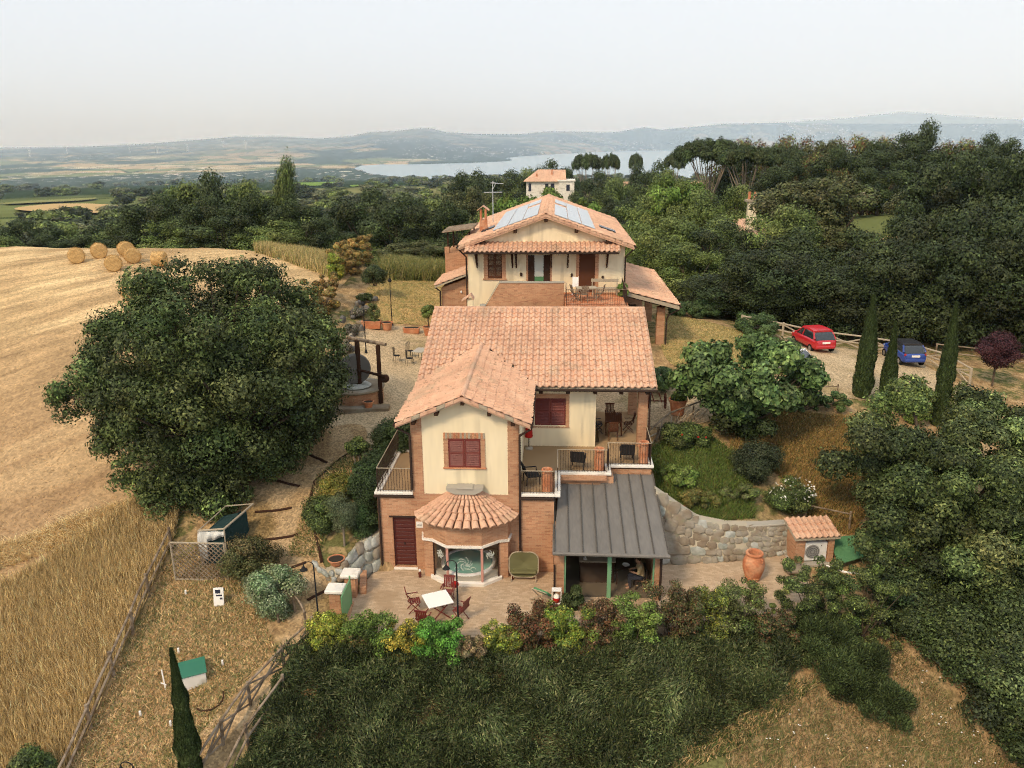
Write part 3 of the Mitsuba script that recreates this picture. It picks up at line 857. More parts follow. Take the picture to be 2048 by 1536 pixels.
# verge: stacked brick and tile edge under the gable
for s in (-1, 1):
    for k in range(8):
        xa, xb = RX + s * k * 0.34, RX + s * (k + 1) * 0.34
        za, zb = tz(xa), tz(xb)
        part(TR, 'verge_tile', cat(poly_y([(xa, za - .17), (xb, zb - .17), (xb, zb - .105), (xa, za - .105)][::1], YF - 0.01, 0.30), poly_y([(xa, za - .10), (xb - s * .02, zb - .10), (xb - s * .02, zb + .02), (xa, za + .02)], YF - 0.06, 0.10)), ('tile', 'tile', 'weathered')[k % 3])
for x in (RX - 2.0, RX - 1.06, RX, RX + 1.06, RX + 2.0):
    z = tz(x) - 0.16
    part(TR, 'rafter_end', cbx(x - 0.08, x + 0.08, YF + 0.06, Y0 + 0.1, z - 0.20, z, 0.015), 'dark_wood')
for s in (-1, 1):
    xe = RX + s * 2.75
    ze = tz(xe) - 0.03
    part(B, 'gutter', tube([(xe, YF - 0.02, ze), (xe, 34.6, ze)], 0.065, 8), 'dark_metal')
    xw = (TX0 - 0.02) if s < 0 else (TX1 + 0.04)
    part(B, 'downpipe', tube([(xe, YF + .1, ze - .05), (xe - s * .05, YF + .12, ze - .16), (xw, Y0 - .08, ze - .55), (xw, Y0 - .08, ze - .8), (xw, Y0 - .08, 3.75 if s < 0 else 0.02)], 0.05, 8), 'dark_metal')
part(B, 'downpipe', tube([(-7.33, Y0 - .06, 3.4), (-7.33, Y0 - .06, 0.02)], 0.05, 8), 'dark_metal')


def railing(parent, pts, z0, z1, gap=0.115, rail='weathered', name='railing'):
    pts = [np.array(p, float) for p in pts]
    bars, posts = [], []
    key = part(parent, name, cat([tube([(*a, z1), (*b, z1)], 0.017, 6) for a, b in zip(pts, pts[1:])]), rail, label='thin metal terrace railing')
    for a, b in zip(pts, pts[1:]):
        n = max(2, int(np.linalg.norm(b - a) / gap))
        for i in range(n + 1):
            q = a + (b - a) * i / n
            big = i in (0, n)
            (posts if big else bars).append(tube([(*q, z0), (*q, z1)], 0.02 if big else 0.011, 4))
        bars.append(tube([(*a, z0 + .08), (*b, z0 + .08)], 0.012, 4))
    part(key, 'bars', cat(bars), 'dark_metal', kind='stuff', label='upright bars')
    part(key, 'posts', cat(posts), 'dark_metal', label='end posts')
    return key


# left terrace
part(B, 'terrace_floor', bx(-7.3, TX0, Y0 + .15, 34.6, 3.40, 3.56), 'floor_tile')
part(B, 'terrace_floor', cat(bx(TX1, -0.12, Y0 + .15, 32.3, 3.40, 3.56), bx(TX1, 2.17, 32.3, 36, 3.4, 3.56), bx(2.17, 4.25, 33.2, 40.6, 3.4, 3.56)), 'floor_tile', label='brown tiled terrace floor')
CAPZ = (3.50, 3.62)
part(B, 'parapet_cap', cat(cbx(-7.50, -7.22, Y0 - .06, 34.62, *CAPZ), cbx(-7.22, TX0 - .01, Y0 - .06, Y0 + .18, *CAPZ), cbx(-7.22, TX0, 34.4, 34.62, *CAPZ)), 'white_stone', label='white coping around the left terrace')
part(B, 'eaves_gutter', cat(tube([(-7.48, Y0 - .06, 3.44), (TX0 + .02, Y0 - .06, 3.44)], 0.06, 8), tube([(-7.48, Y0 - .06, 3.44), (-7.48, 34.6, 3.44)], 0.06, 8), tube([(TX1 + .02, Y0 - .07, 3.43), (0.0, Y0 - .07, 3.43)], 0.065, 8)), 'dark_metal')
part(B, 'parapet_cap', cat(cbx(TX1 + .02, 0.02, Y0 - .06, Y0 + .2, *CAPZ), cbx(0.02, 0.26, Y0 - .06, 32.35, *CAPZ), cbx(0.26, 2.50, 32.10, 32.35, *CAPZ), cbx(2.27, 2.50, 32.36, 33.22, *CAPZ), cbx(2.51, 4.45, 32.98, 33.22, *CAPZ), cbx(4.22, 4.45, 33.23, 35.3, *CAPZ)), 'white_stone', label='stepped white coping of the right terrace')
railing(B, [(-5.95, Y0 + .04), (-7.36, Y0 + .04), (-7.36, 34.5)], 3.6, 4.66)
railing(B, [(TX1 + .12, Y0 + .05), (-0.02, Y0 + .05)], 3.6, 4.62)
railing(B, [(0.14, 30.2), (0.14, 32.22), (2.30, 32.22)], 3.6, 4.66)
railing(B, [(2.38, 32.4), (2.38, 33.1), (4.30, 33.1), (4.33, 35.2)], 3.6, 4.66)
part(B, 'flashing', bx(0.27, 2.28, 32.0, 32.12, 3.30, 3.50), 'brick')
# main wing
part(B, 'wing_wall', cat(wall_y(-6.2, 1.93, 35.42, 3.5, 6.72, [(-0.95, 0.52, 4.62, 5.98)], 0.28), bx(1.65, 1.93, 35.7, 40.6, 3.5, 6.9), bx(-6.2, -5.9, 35.7, 40.9, 3.2, 7.0), poly_y([(-6.2, 3.0), (1.93, 3.0), (1.93, 8.6), (-6.2, 8.6)], 40.6, .28)), 'plaster', label='cream wall of the middle wing')
W2 = part(B, 'wing_window', cat(bx(0.52, 0.68, 35.395, 35.45, 4.56, 6.20), bx(-1.2, 0.52, 35.395, 35.45, 5.98, 6.20), bx(-1.2, .70, 35.37, 35.45, 4.52, 4.56)), 'brick', label='brick framed window with dark red shutters')
shutters(W2, -0.95, 0.52, 35.44, 4.62, 5.98, 'red_wood')
part(B, 'column', bx(3.92, 4.36, 35.42, 35.88, 3.5, 6.62), 'brick', label='brick column at the open porch corner')
part(B, 'column', bx(3.92, 4.36, 40.1, 40.55, 3.4, 8.4), 'brick', label='brick pillar at the back of the porch')
part(B, 'porch_beam', cat(bx(1.93, 4.36, 40.2, 40.5, 7.9, 8.3), bx(1.93, 4.36, 35.5, 35.75, 6.45, 6.68)), 'dark_wood')
part(B, 'downpipe', tube([(4.44, 35.36, 6.5), (4.44, 35.36, 3.6)], 0.045, 8), 'dark_metal')
RXL, RXR = -6.45, 4.60
MR = part(B, 'main_roof', cat(slab([(RXL, 34.76, 6.70), (RXR, 34.76, 6.70), (RXR, 41.1, mainz(41.1) - .04), (RXL, 41.1, mainz(41.1) - .04)], 0.1), slab([(RXL, 41.1, mainz(41.1) - .04), (RXR, 41.1, mainz(41.1) - .04), (RXR, 41.7, 8.86), (RXL, 41.7, 8.86)], 0.1)), 'weathered', label='large single slope tile roof of the middle wing')


def keep_m(m):
    zt = tz(m[0]) - 0.05
    return not (abs(m[0] - RX) < 2.6 and m[2] < zt)


mf = tile_frames((RXL, 34.70, 6.72), (1, 0, 0), (0, 1, 0.371), RXR - RXL + 0.05, 6.85, keep_m, 5)
mf.sort(key=lambda m: m[1, 3])
tiles_as_parts(MR, mf, 150)
ridge_row(MR, (RXL, 41.12, mainz(41.1) + .0), (RXR, 41.12, mainz(41.1) + .0), False)
part(MR, 'gutter', tube([(-0.9, 34.68, 6.60), (RXR + .05, 34.68, 6.60)], 0.065, 8), 'dark_metal')
part(MR, 'valley_flashing', cat(tube([(RX + 2.6, 34.9, 6.86), (RX + .1, 37.9, 7.92)], 0.05, 5), tube([(RX - 2.6, 34.9, 6.86), (RX - .1, 37.9, 7.92)], 0.05, 5)), 'dark_metal')
for x in (-0.65, 0.6, 1.85, 3.05, 4.25):
    part(MR, 'rafter_end', cbx(x - .09, x + .09, 34.78, 35.5, 6.38, 6.56, .015), 'dark_wood')
part(MR, 'verge_board', cat(slab([(RXR + .02, 34.76, 6.78), (RXR + .07, 34.76, 6.78), (RXR + .07, 41.1, mainz(41.1) + .04), (RXR + .02, 41.1, mainz(41.1) + .04)], 0.16)), 'tile')
# bay window
BC = (-3.65, Y0)
BAY = part(B, 'bay', cat(prism([(-5.50, Y0), (-5.42, 29.36), (-5.03, 29.27), (-4.36, 28.72), (-2.93, 28.72), (-2.27, 29.27), (-1.90, 29.36), (-1.82, Y0)], 1.78, 2.75)), 'brick', label='polygonal brick bay with etched windows and a fan of tiles')
part(BAY, 'pilaster', prism([(-5.50, Y0), (-5.42, 29.36), (-5.03, 29.27), (-4.98, 29.45), (-4.98, Y0)], 0, 1.78), 'brick')
part(BAY, 'pilaster', prism([(-1.82, Y0), (-1.90, 29.36), (-2.27, 29.27), (-2.32, 29.45), (-2.32, Y0)], 0, 1.78), 'brick')


def offs(d, pts):
    p = Polygon(pts).buffer(d, join_style=2)
    return np.array(p.exterior.coords)[:-1]


base = [(-5.50, Y0), (-5.42, 29.36), (-5.03, 29.27), (-4.36, 28.72), (-2.93, 28.72), (-2.27, 29.27), (-1.90, 29.36), (-1.82, Y0)]
cor = Polygon(offs(0.07, base)).intersection(sbox(-8, 20, 0, Y0 - 0.003))
part(BAY, 'cornice', prism(np.array(cor.exterior.coords)[:-1], 1.70, 1.80), 'white_stone')
inner = [(-5.0, 29.42), (-5.03, 29.27), (-4.36, 28.72), (-2.93, 28.72), (-2.27, 29.27), (-2.30, 29.42)]
sil = Polygon(offs(0.16, inner)).intersection(sbox(-5.15, 20, -2.15, 29.3))
part(BAY, 'sill', prism(np.array(sil.exterior.coords)[:-1], 0.004, 0.13), 'white_stone')
part(BAY, 'inner_step', prism([(-4.95, 29.5), (-4.95, 29.28), (-4.34, 28.78), (-2.95, 28.78), (-2.34, 29.28), (-2.34, 29.5)], 0.13, 0.30), 'concrete')
GP = [(-5.00, 29.25), (-4.36, 28.74), (-2.93, 28.74), (-2.30, 29.25)]
for a, b in zip(GP, GP[1:]):
    key = part(BAY, 'pane', quad((*a, 0.13), (*b, 0.13), (*b, 1.70), (*a, 1.70)), 'glass')
    ax, ay = np.array(a), np.array(b)
    d = (ay - ax) / np.linalg.norm(ay - ax)
    nrm = np.array([d[1], -d[0]])
    rng = np.random.default_rng(int(abs(a[0]) * 100))
    cx = 0.5 * np.linalg.norm(ay - ax)
    ms = []

    def strip(pts, w):
        P3 = [ax + d * u + nrm * 0.004 for u, v in pts]
        P3 = np.array([[*q, v] for q, (u, v) in zip(P3, pts)])
        ms.append(tube(P3, w, 4))
    zc = 0.95 if len(ms) == 0 and abs(a[0] + 4.36) < .01 else 1.25
    s = 1.0 if zc < 1 else 0.62
    for k in range(7):
        t = np.linspace(0, 1, 9)
        an = k * 2 * PI / 7 + rng.uniform(-.3, .3)
        u = cx + s * (0.05 + 0.27 * t) * np.cos(an + 1.6 * t)
        v = zc + s * (0.05 + 0.27 * t) * np.sin(an + 1.6 * t)
        strip(list(zip(u, v)), 0.010 * (1.6 if s < 1 else 1))
    if s == 1.0:
        t = np.linspace(0, 2 * PI, 25)
        strip(list(zip(cx + 0.2 * np.cos(t), zc - .12 + .12 * np.sin(t))), 0.008)
        for q in (-1, 1):
            t = np.linspace(0, PI * 1.5, 14)
            strip(list(zip(cx + q * (.34 + .1 * np.cos(t)), zc - .25 + .1 * np.sin(t))), 0.009)
    part(key, 'etching', cat(ms), 'frost', label='pale etched ornament on the glass')
for a in GP[1:3]:
    part(BAY, 'frame_post', cbx(a[0] - .05, a[0] + .05, a[1] - .05, a[1] + .06, 0.13, 1.70, .01), 'pink_frame')
part(BAY, 'frame_post', bx(-5.02, -4.97, 29.2, 29.3, .13, 1.7), 'dark_wood')
part(BAY, 'frame_post', bx(-2.32, -2.27, 29.2, 29.3, .13, 1.7), 'dark_wood')
part(BAY, 'room_back', cat(bx(-5.0, -2.3, 31.6, 31.7, 0, 3.2), bx(-5.05, -5.0, 29.5, 31.6, 0, 3.2), bx(-2.3, -2.25, 29.5, 31.6, 0, 3.2), bx(-5, -2.3, 29.5, 31.6, -.02, .12)), 'inside_wall')
single('hot_tub', 'round white rimmed hot tub of green water behind the bay window', 'hot tub', lathe([(0.0, 0.16), (1.0, 0.16), (1.05, 0.27), (1.15, 0.27), (1.18, 0.2), (1.12, 0.05), (0.0, 0.05)], 40, (-3.65, 30.03, 0.1)), 'white_plastic', smooth=35)
part('hot_tub', 'water', lathe([(0.0, 0.225), (1.03, 0.225)], 40, (-3.65, 30.03, 0.1)), 'tap_water')
# fan roof of the bay
BR = part(BAY, 'bay_roof', hullmesh([(BC[0] + r * math.cos(t), Y0 - 0.01 - r * ky * abs(math.sin(t)), z) for t in np.linspace(0, PI, 15) for r, ky, z in ((0.62, .45, 3.66), (2.0, .68, 2.64))] + [(BC[0] - 2, Y0 - .01, 2.6), (BC[0] + 2, Y0 - .01, 2.6)]), 'tile_shadow', label='half cone roof of terracotta barrel tiles')
NR, NC = 5, 18
for r in range(NR):
    t0, t1 = r / NR, (r + 1.25) / NR
    for c in range(NC):
        an = PI + PI * (c + 0.5 + (0.06 if r % 2 else -.06)) / NC
        ca, sa = math.cos(an), math.sin(an)

        def P(t, da):
            rr, kk = 2.10 - t * 1.5, 0.70 - 0.25 * t
            a = an + da
            return np.array([BC[0] + rr * math.cos(a), Y0 - 0.005 + rr * kk * math.sin(a), 2.66 + 1.06 * t])
        lo, hi = P(t0, 0), P(min(t1, 1.02), 0)
        wl, wh = np.linalg.norm(P(t0, PI / NC / 2) - P(t0, -PI / NC / 2)), np.linalg.norm(P(min(t1, 1.02), PI / NC / 2) - P(min(t1, 1.02), -PI / NC / 2))
        up = hi - lo
        ax = P(t0, PI / NC / 2) - P(t0, -PI / NC / 2)
        ax -= up * (ax @ up) / (up @ up)
        nr = np.cross(ax, up); nr /= np.linalg.norm(nr)
        axn = ax / np.linalg.norm(ax)
        vs, fs = [], []
        K = 7
        for q, (cen, w, lift) in enumerate(((lo, wl * .86, .085), (lo, wl * .86, .02), (hi, wh * .80, .022))):
            for i in range(K):
                th = PI * i / (K - 1)
                hgt = 0.42 * w * (0.85 if q == 1 else 1)
                vs.append(cen + axn * (-math.cos(th) * w * 0.5) + nr * (math.sin(th) * hgt * 1.0 + (lift if q != 1 else .01)))
        for (q0, q1) in ((1, 0), (0, 2)):
            for i in range(K - 1):
                fs += [[q0 * K + i, q0 * K + i + 1, q1 * K + i + 1], [q0 * K + i, q1 * K + i + 1, q1 * K + i]]
        part(BR, 'tile', trimesh.Trimesh(np.array(vs), np.array(fs), process=False), 'tile', 40)
part(BAY, 'stone_cap', cat(poly_y([(-4.42, 4.02), (-2.90, 4.02), (-2.90, 3.95), (-3.0, 3.86), (-3.25, 3.74), (-4.05, 3.74), (-4.32, 3.86), (-4.42, 3.95)], 29.42, 0.43), cbx(-4.0, -3.3, 29.36, 29.85, 3.98, 4.06)), 'concrete', label='rounded grey stone cap above the fan roof')
# glazed room with the grey metal roof
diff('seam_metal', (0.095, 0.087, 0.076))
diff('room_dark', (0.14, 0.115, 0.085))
GR = part(B, 'metal_roof', slab([(-0.02, 27.33, 2.36), (4.42, 27.23, 2.36), (4.42, 32.95, 3.22), (2.38, 32.95, 3.22), (2.38, 32.06, 3.10), (0.22, 32.06, 3.10), (0.10, 29.7, 2.73)][::1], 0.09), 'roof_metal', label='grey standing seam metal roof')
for i in range(9):
    x = 0.02 + i * 0.545
    yb = 32.05 if x < 2.3 else 32.9
    x1 = 0.20 + i * 0.545 * 0.955 if False else x
    sl = (3.10 - 2.36) / (32.06 - 27.33)
    a, b = np.array([x + .03, 27.35, 2.36 + .012]), np.array([x + .03, yb, 2.36 + sl * (yb - 27.33) + .012])
    part(GR, 'seam', cat(slab([(x, 27.31, 2.425), (x + .032, 27.31, 2.425), (x + .032, yb, 2.425 + sl * (yb - 27.31)), (x, yb, 2.425 + sl * (yb - 27.31))], 0.06)), 'seam_metal')
part(GR, 'eaves_edge', cat(tube([(-0.04, 27.30, 2.31), (4.44, 27.20, 2.31)], 0.075, 8), bx(-0.05, .0, 27.3, 29.6, 2.25, 2.4)), 'roof_metal')
GRM = part(B, 'glazed_room', cat(bx(0.02, 0.42, 27.9, 28.2, 0, 2.3), bx(3.98, 4.22, 27.9, 28.25, 0, 2.3), bx(3.98, 4.22, 28.25, 33.1, 0, 2.45), bx(.02, .3, 28.2, 29.85, 0, 2.4)), 'brick', label='glazed ground floor room with green posts')
for x, w in ((2.13, .16), (0.43, .06), (3.92, .06)):
    part(GRM, 'green_post', cbx(x, x + w, 27.92, 28.06, 0, 2.36, .01), 'green_paint')
part(GRM, 'pane', quad((.49, 27.99, 0.08), (2.13, 27.99, .08), (2.13, 27.99, 2.36), (.49, 27.99, 2.36)), 'glass')
part(GRM, 'pane', quad((2.29, 27.99, 0.08), (3.92, 27.99, .08), (3.92, 27.99, 2.36), (2.29, 27.99, 2.36)), 'glass')
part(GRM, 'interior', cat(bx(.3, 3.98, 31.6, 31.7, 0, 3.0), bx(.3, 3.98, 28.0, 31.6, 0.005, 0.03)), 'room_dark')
part(GRM, 'inner_window', cat(bx(2.9, 3.7, 31.55, 31.6, 1.2, 2.2)), 'curtain')
part(GRM, 'eave_soffit', bx(.02, 4.2, 27.95, 28.05, 2.36, 2.44), 'dark_wood')
part(B, 'downpipe', tube([(4.28, 27.24, 2.28), (4.28, 27.5, 2.1), (4.22, 27.85, 1.95), (4.22, 27.85, 0.02)], 0.05, 8), 'dark_metal')
part(B, 'downpipe', tube([(0.03, 27.83, 1.5), (0.03, 27.83, 0.02)], 0.035, 8), 'dark_metal')
for x in (-5.62, -1.72):
    k = single('wall_lamp', 'small low lantern at the foot of the %s bay pilaster' % ('left' if x < -3 else 'right'), 'lamp', lathe([(0.0, .0), (.06, .0), (.05, .1), (.07, .12), (.07, .22), (.02, .3), (0, .3)], 8, (x, 29.22, 0.005)), 'rust_metal', 'lanterns beside the bay')
    part(k, 'glass_globe', lathe([(0.0, .27), (.05, .29), (.05, .36), (0, .4)], 8, (x, 29.22, 0.005)), 'white_plastic')

# ------------------------------------------------------------------ the rear farmhouse
RH = thing('farmhouse', 'rear cream farmhouse with solar panels on its gabled roof and a tiled front canopy', 'farmhouse')
B = RH
YR, YRB = 50.0, 67.5
RX2 = -0.64


def rz(x):
    return 13.24 - 0.352 * abs(x - RX2)


part(B, 'front_wall', cat(poly_y([(-5.6, 3.8), (4.31, 3.8), (4.31, rz(4.31) - .2), (RX2, 13.04), (-5.6, rz(-5.6) - .2)], YR, 0.3)), 'plaster', label='cream gabled front wall')
part(B, 'side_wall', cat(bx(-5.6, -5.3, YR + .3, YRB, 3.8, 11.3), bx(4.01, 4.31, YR + .3, YRB, 3.8, 11.3), bx(-5.3, 4.01, YRB - .3, YRB, 3.8, 11.4)), 'plaster')
R2 = part(B, 'roof', cat(slab([(RX2, 49.45, 13.2), (RX2, YRB + .4, 13.2), (RX2 - 5.5, YRB + .4, rz(RX2 - 5.5) - .04), (RX2 - 5.5, 49.45, rz(RX2 - 5.5) - .04)], .12), slab([(RX2, 49.45, 13.2), (RX2 + 5.5, 49.45, rz(RX2 + 5.5) - .04), (RX2 + 5.5, YRB + .4, rz(RX2 + 5.5) - .04), (RX2, YRB + .4, 13.2)], .12)), 'weathered', label='low gabled terracotta roof')
rl = tile_frames((RX2 - 5.5, YRB + .4, rz(RX2 - 5.5)), (0, -1, 0), (1, 0, .352), 18.4, 5.83, None, 7)
rr = tile_frames((RX2 + 5.5, 49.45, rz(RX2 + 5.5)), (0, 1, 0), (-1, 0, .352), 18.4, 5.83, None, 8)
part(R2, 'tiles', joined(TILE, rl + rr), 'tile', 35, kind='stuff', label='terracotta roof tiles')
ridge_row(R2, (RX2, 49.42, 13.27), (RX2, YRB + .4, 13.27))
for s in (-1, 1):
    for k in range(14):
        xa, xb = RX2 + s * k * .39, RX2 + s * (k + 1) * .39
        part(R2, 'verge_tile', cat(poly_y([(xa, rz(xa) - .22), (xb, rz(xb) - .22), (xb, rz(xb) - .12), (xa, rz(xa) - .12)], 49.44, .3), poly_y([(xa, rz(xa) - .115), (xb - s * .03, rz(xb) - .115), (xb - s * .03, rz(xb) + .03), (xa, rz(xa) + .03)], 49.40, .1)), 'tile')
    part(R2, 'gutter', tube([(RX2 + s * 5.55, 49.45, rz(RX2 + 5.5) - .06), (RX2 + s * 5.55, YRB, rz(RX2 + 5.5) - .06)], .07, 8), 'dark_metal')
    xw = RX2 + s * 4.98 if s > 0 else -5.68
    part(B, 'downpipe', tube([(RX2 + s * 5.5, 49.6, 11.15), (xw, YR - .08, 10.6), (xw, YR - .08, 5)], .05, 8), 'dark_metal')
for x in (-4.55, -2.55, RX2, 1.25, 3.2, -3.55 - 1.9):
    part(R2, 'rafter_end', cbx(x - .11, x + .11, 49.5, 50.05, rz(x) - .45, rz(x) - .22, .02), 'dark_wood')
# solar panels
for s, (xa, xb), label in ((-1, (-4.0, -1.15), 'left'), (1, (-0.13, 2.45), 'right')):
    key = part(R2, 'solar_array', cat(*[tube([(x, 50.1, rz(x) + .10), (x, 64, rz(x) + .10)], .025, 4) for x in np.linspace(xa + .2, xb - .2, 3)]), 'dark_metal', label='solar panels on the %s roof slope' % label)
    rows = 8
    for i in range(rows):
        for j in range(3):
            x0, x1 = xa + (xb - xa) * j / 3 + .02, xa + (xb - xa) * (j + 1) / 3 - .02
            y0, y1 = 50.1 + i * 1.7, 50.1 + i * 1.7 + 1.66
            if i == 5 and ((s < 0 and j == 2) or (s > 0 and j == 0)):
                continue
            pn = part(key, 'panel', slab([(x0, y0, rz(x0) + .17), (x1, y0, rz(x1) + .17), (x1, y1, rz(x1) + .17), (x0, y1, rz(x0) + .17)], .045), 'solar')
for (x0, x1, y) in ((-4.95, -4.1, 52.6), (2.85, 3.9, 52.8)):
    part(R2, 'skylight', cat(slab([(x0, y, rz(x0) + .2), (x1, y, rz(x1) + .2), (x1, y + 1.1, rz(x1) + .2), (x0, y + 1.1, rz(x0) + .2)], .10)), 'car_black', label='flat roof window')
CH = part(R2, 'chimney', cat(bx(-5.15, -4.65, 53.7, 54.2, 11.4, 12.55), bx(-5.12, -5.0, 53.72, 54.18, 12.55, 13.25), bx(-4.80, -4.68, 53.72, 54.18, 12.55, 13.25)), 'terracotta', label='brick chimney with an open gabled top')
part(CH, 'cap', cat(slab([(-5.3, 53.6, 13.2), (-4.9, 53.6, 13.5), (-4.9, 54.3, 13.5), (-5.3, 54.3, 13.2)], .06), slab([(-4.9, 53.6, 13.5), (-4.5, 53.6, 13.2), (-4.5, 54.3, 13.2), (-4.9, 54.3, 13.5)], .06)), 'tile')
part(R2, 'aerial', cat(tube([(-4.57, 58, 11.6), (-4.57, 58, 14.85)], .03, 5), tube([(-5.2, 58, 14.1), (-3.9, 58, 14.1)], .025, 5), tube([(-4.7, 58.0, 14.75), (-3.8, 58, 14.7)], .025, 5), *[tube([(x, 57.7, 14.1), (x, 58.3, 14.1)], .012, 4) for x in np.linspace(-5.1, -4.0, 6)], *[tube([(x, 57.7, 14.72), (x, 58.3, 14.72)], .012, 4) for x in np.linspace(-4.5, -3.9, 4)], tube([(-4.57, 58, 14.3), (-4.35, 58, 14.7), (-4.57, 58, 14.85)], .02, 5)), 'alu', label='television aerial')
# canopy
CN = part(B, 'canopy', cat(slab([(-5.66, 48.80, 11.0), (3.80, 48.80, 11.0), (3.80, YR - .002, 11.46), (-5.66, YR - .002, 11.46)], .08)), 'brown_wood', label='narrow tiled canopy over the upper doors')
part(CN, 'tiles', joined(TILE, tile_frames((-5.66, 48.76, 11.03), (1, 0, 0), (0, 1, .383), 9.5, 1.26, None, 9)), 'tile', 35, kind='stuff', label='rows of canopy tiles')
part(CN, 'gutter', tube([(-5.7, 48.74, 10.98), (3.86, 48.74, 10.98)], .06, 8), 'dark_metal')
for x in (-5.0, -2.75, -2.5, -.3, .75, 3.2):
    part(CN, 'bracket', cat(tube([(x, 48.95, 10.9), (x, 49.97, 10.05)], .055, 5), tube([(x, 49.95, 9.9), (x, 49.95, 10.95)], .05, 4)), 'dark_wood')
W3 = part(B, 'window', cat(bx(-4.58, -4.32, YR - .03, YR + .02, 9.22, 10.8), bx(-3.42, -3.18, YR - .03, YR + .02, 9.22, 10.8), bx(-4.64, -3.12, YR - .08, YR + .02, 9.13, 9.22)), 'brick', label='brick framed window with brown shutters')
shutters(W3, -4.32, -3.42, YR - .035, 9.24, 10.8, 'brown_wood')
W4 = part(B, 'french_window', cat(bx(-1.88, -1.76, YR - .03, YR + .02, 8.34, 10.75), bx(-.38, -.26, YR - .03, YR + .02, 8.34, 10.75)), 'brick', label='glazed double door standing open')
part(W4, 'shutter', bx(-1.76, -1.36, YR - .05, YR - .003, 8.36, 10.7), 'dark_wood')
part(W4, 'shutter', bx(-.78, -.38, YR - .05, YR - .003, 8.36, 10.7), 'dark_wood')
part(W4, 'curtain', bx(-1.36, -.78, YR - .02, YR - .003, 9.35, 10.7), 'curtain')
part(W4, 'lower_panel', bx(-1.36, -.78, YR - .02, YR - .003, 8.36, 9.34), 'sheet_green')
W5 = part(B, 'door', cat(bx(1.27, 1.46, YR - .04, YR + .02, 8.34, 10.8), bx(2.46, 2.68, YR - .04, YR + .02, 8.34, 10.8)), 'brick', label='brown door in a brick surround')
part(W5, 'door_leaf', bx(1.46, 2.46, YR - .03, YR - .002, 8.36, 10.75), 'brown_wood')
for x, z in ((-2.2, 9.5), (1.0, 9.45), (2.95, 9.3)):
    part(B, 'wall_lamp', cat(cbx(x - .07, x + .07, YR - .12, YR - .002, z - .12, z + .1, .03)), 'dark_metal')
# outside stair and landing
ST = part(B, 'stair', cat(poly_y([(-4.5, 3.8), (0.5, 3.8), (0.5, 9.22), (-3.46, 9.22), (-4.35, 7.75), (-4.5, 7.75)], 48.3, .28)), 'brick', label='brick parapet of the outside stair')
part(ST, 'coping', cat(bx(-3.5, .52, 48.26, 48.62, 9.22, 9.28), slab([(-4.4, 48.26, 7.80), (-3.5, 48.26, 9.28), (-3.5, 48.62, 9.28), (-4.4, 48.62, 7.80)], .06), cbx(-4.72, -4.34, 48.2, 48.66, 7.3, 7.85)), 'concrete')
for i in range(8):
    part(ST, 'step', bx(-4.3 + i * .28, -4.02 + i * .28 + .03, 48.58, YR - .002, 6.9 + i * .18, 7.1 + i * .18), 'terracotta')
part(B, 'landing', cat(bx(-1.9, 4.25, 48.58, YR - .002, 8.1, 8.33), bx(.55, 4.25, 45.6, 48.58, 8.1, 8.33), bx(.55, .8, 45.6, 48.3, 4.2, 8.1), bx(4.0, 4.25, 45.6, 48.5, 4.2, 8.1), bx(.8, 4, 45.6, 45.85, 4.2, 8.1)), 'terracotta', label='terracotta floored landing')
railing(B, [(.62, 48.2), (.62, 45.68), (4.12, 45.68), (4.16, 49.8)], 8.34, 9.3, .13, 'old_wood')
# right lean-to portico
LN = part(B, 'portico', cat(bx(6.5, 7.0, 50.1, 50.6, 4.2, 7.35), bx(6.5, 7.0, 57, 57.5, 4.2, 7.35), bx(4.31, 4.6, 50.2, 63, 3.8, 7.6)), 'brick', label='open lean-to portico on brick pillars')


def lz(x):
    return 8.47 - 0.262 * (x - 4.3)


LR = part(LN, 'roof', slab([(4.32, 49.5, lz(4.32)), (7.75, 49.5, lz(7.75)), (7.95, 63.5, lz(7.95)), (4.32, 63.5, lz(4.32))], .12), 'weathered', label='sloping terracotta roof of the portico')
part(LR, 'tiles', joined(TILE, tile_frames((7.80, 49.48, lz(7.8) + .03), (0, 1, 0), (-1, 0, .262), 14.1, 3.6, None, 10)), 'tile', 35, kind='stuff', label='terracotta roof tiles')
part(LR, 'verge', cat(slab([(4.32, 49.42, lz(4.32) - .02), (7.78, 49.42, lz(7.78) - .02), (7.78, 49.52, lz(7.78) - .02), (4.32, 49.52, lz(4.32) - .02)], .2)), 'weathered')
part(LR, 'gutter', tube([(7.86, 49.4, lz(7.9)), (7.86, 63.5, lz(7.9))], .07, 8), 'dark_metal')
part(LR, 'beam', cat(tube([(4.4, 50.2, lz(4.4) - .3), (7.6, 50.2, lz(7.6) - .3)], .1, 6), tube([(6.75, 49.6, 7.45), (6.75, 63, 7.45)], .1, 6)), 'dark_wood')
part(LN, 'downpipe', tube([(7.8, 49.5, 7.35), (7.2, 49.9, 6.9), (7.1, 50.05, 6.6), (7.1, 50.05, 4.9)], .05, 8), 'dark_metal')
part(LN, 'back_wall', bx(4.6, 6.9, 62.6, 62.9, 4, 7.6), 'brick')
part(LN, 'stacked_logs', cat([tube([(4.75 + .2 * (i % 6) + .1 * ((i // 6) % 2), 56, 5.1 + .17 * (i // 6)), (4.75 + .2 * (i % 6) + .1 * ((i // 6) % 2), 57, 5.1 + .17 * (i // 6))], .095, 7) for i in range(42)]), 'old_wood', kind='stuff', label='stacked logs')
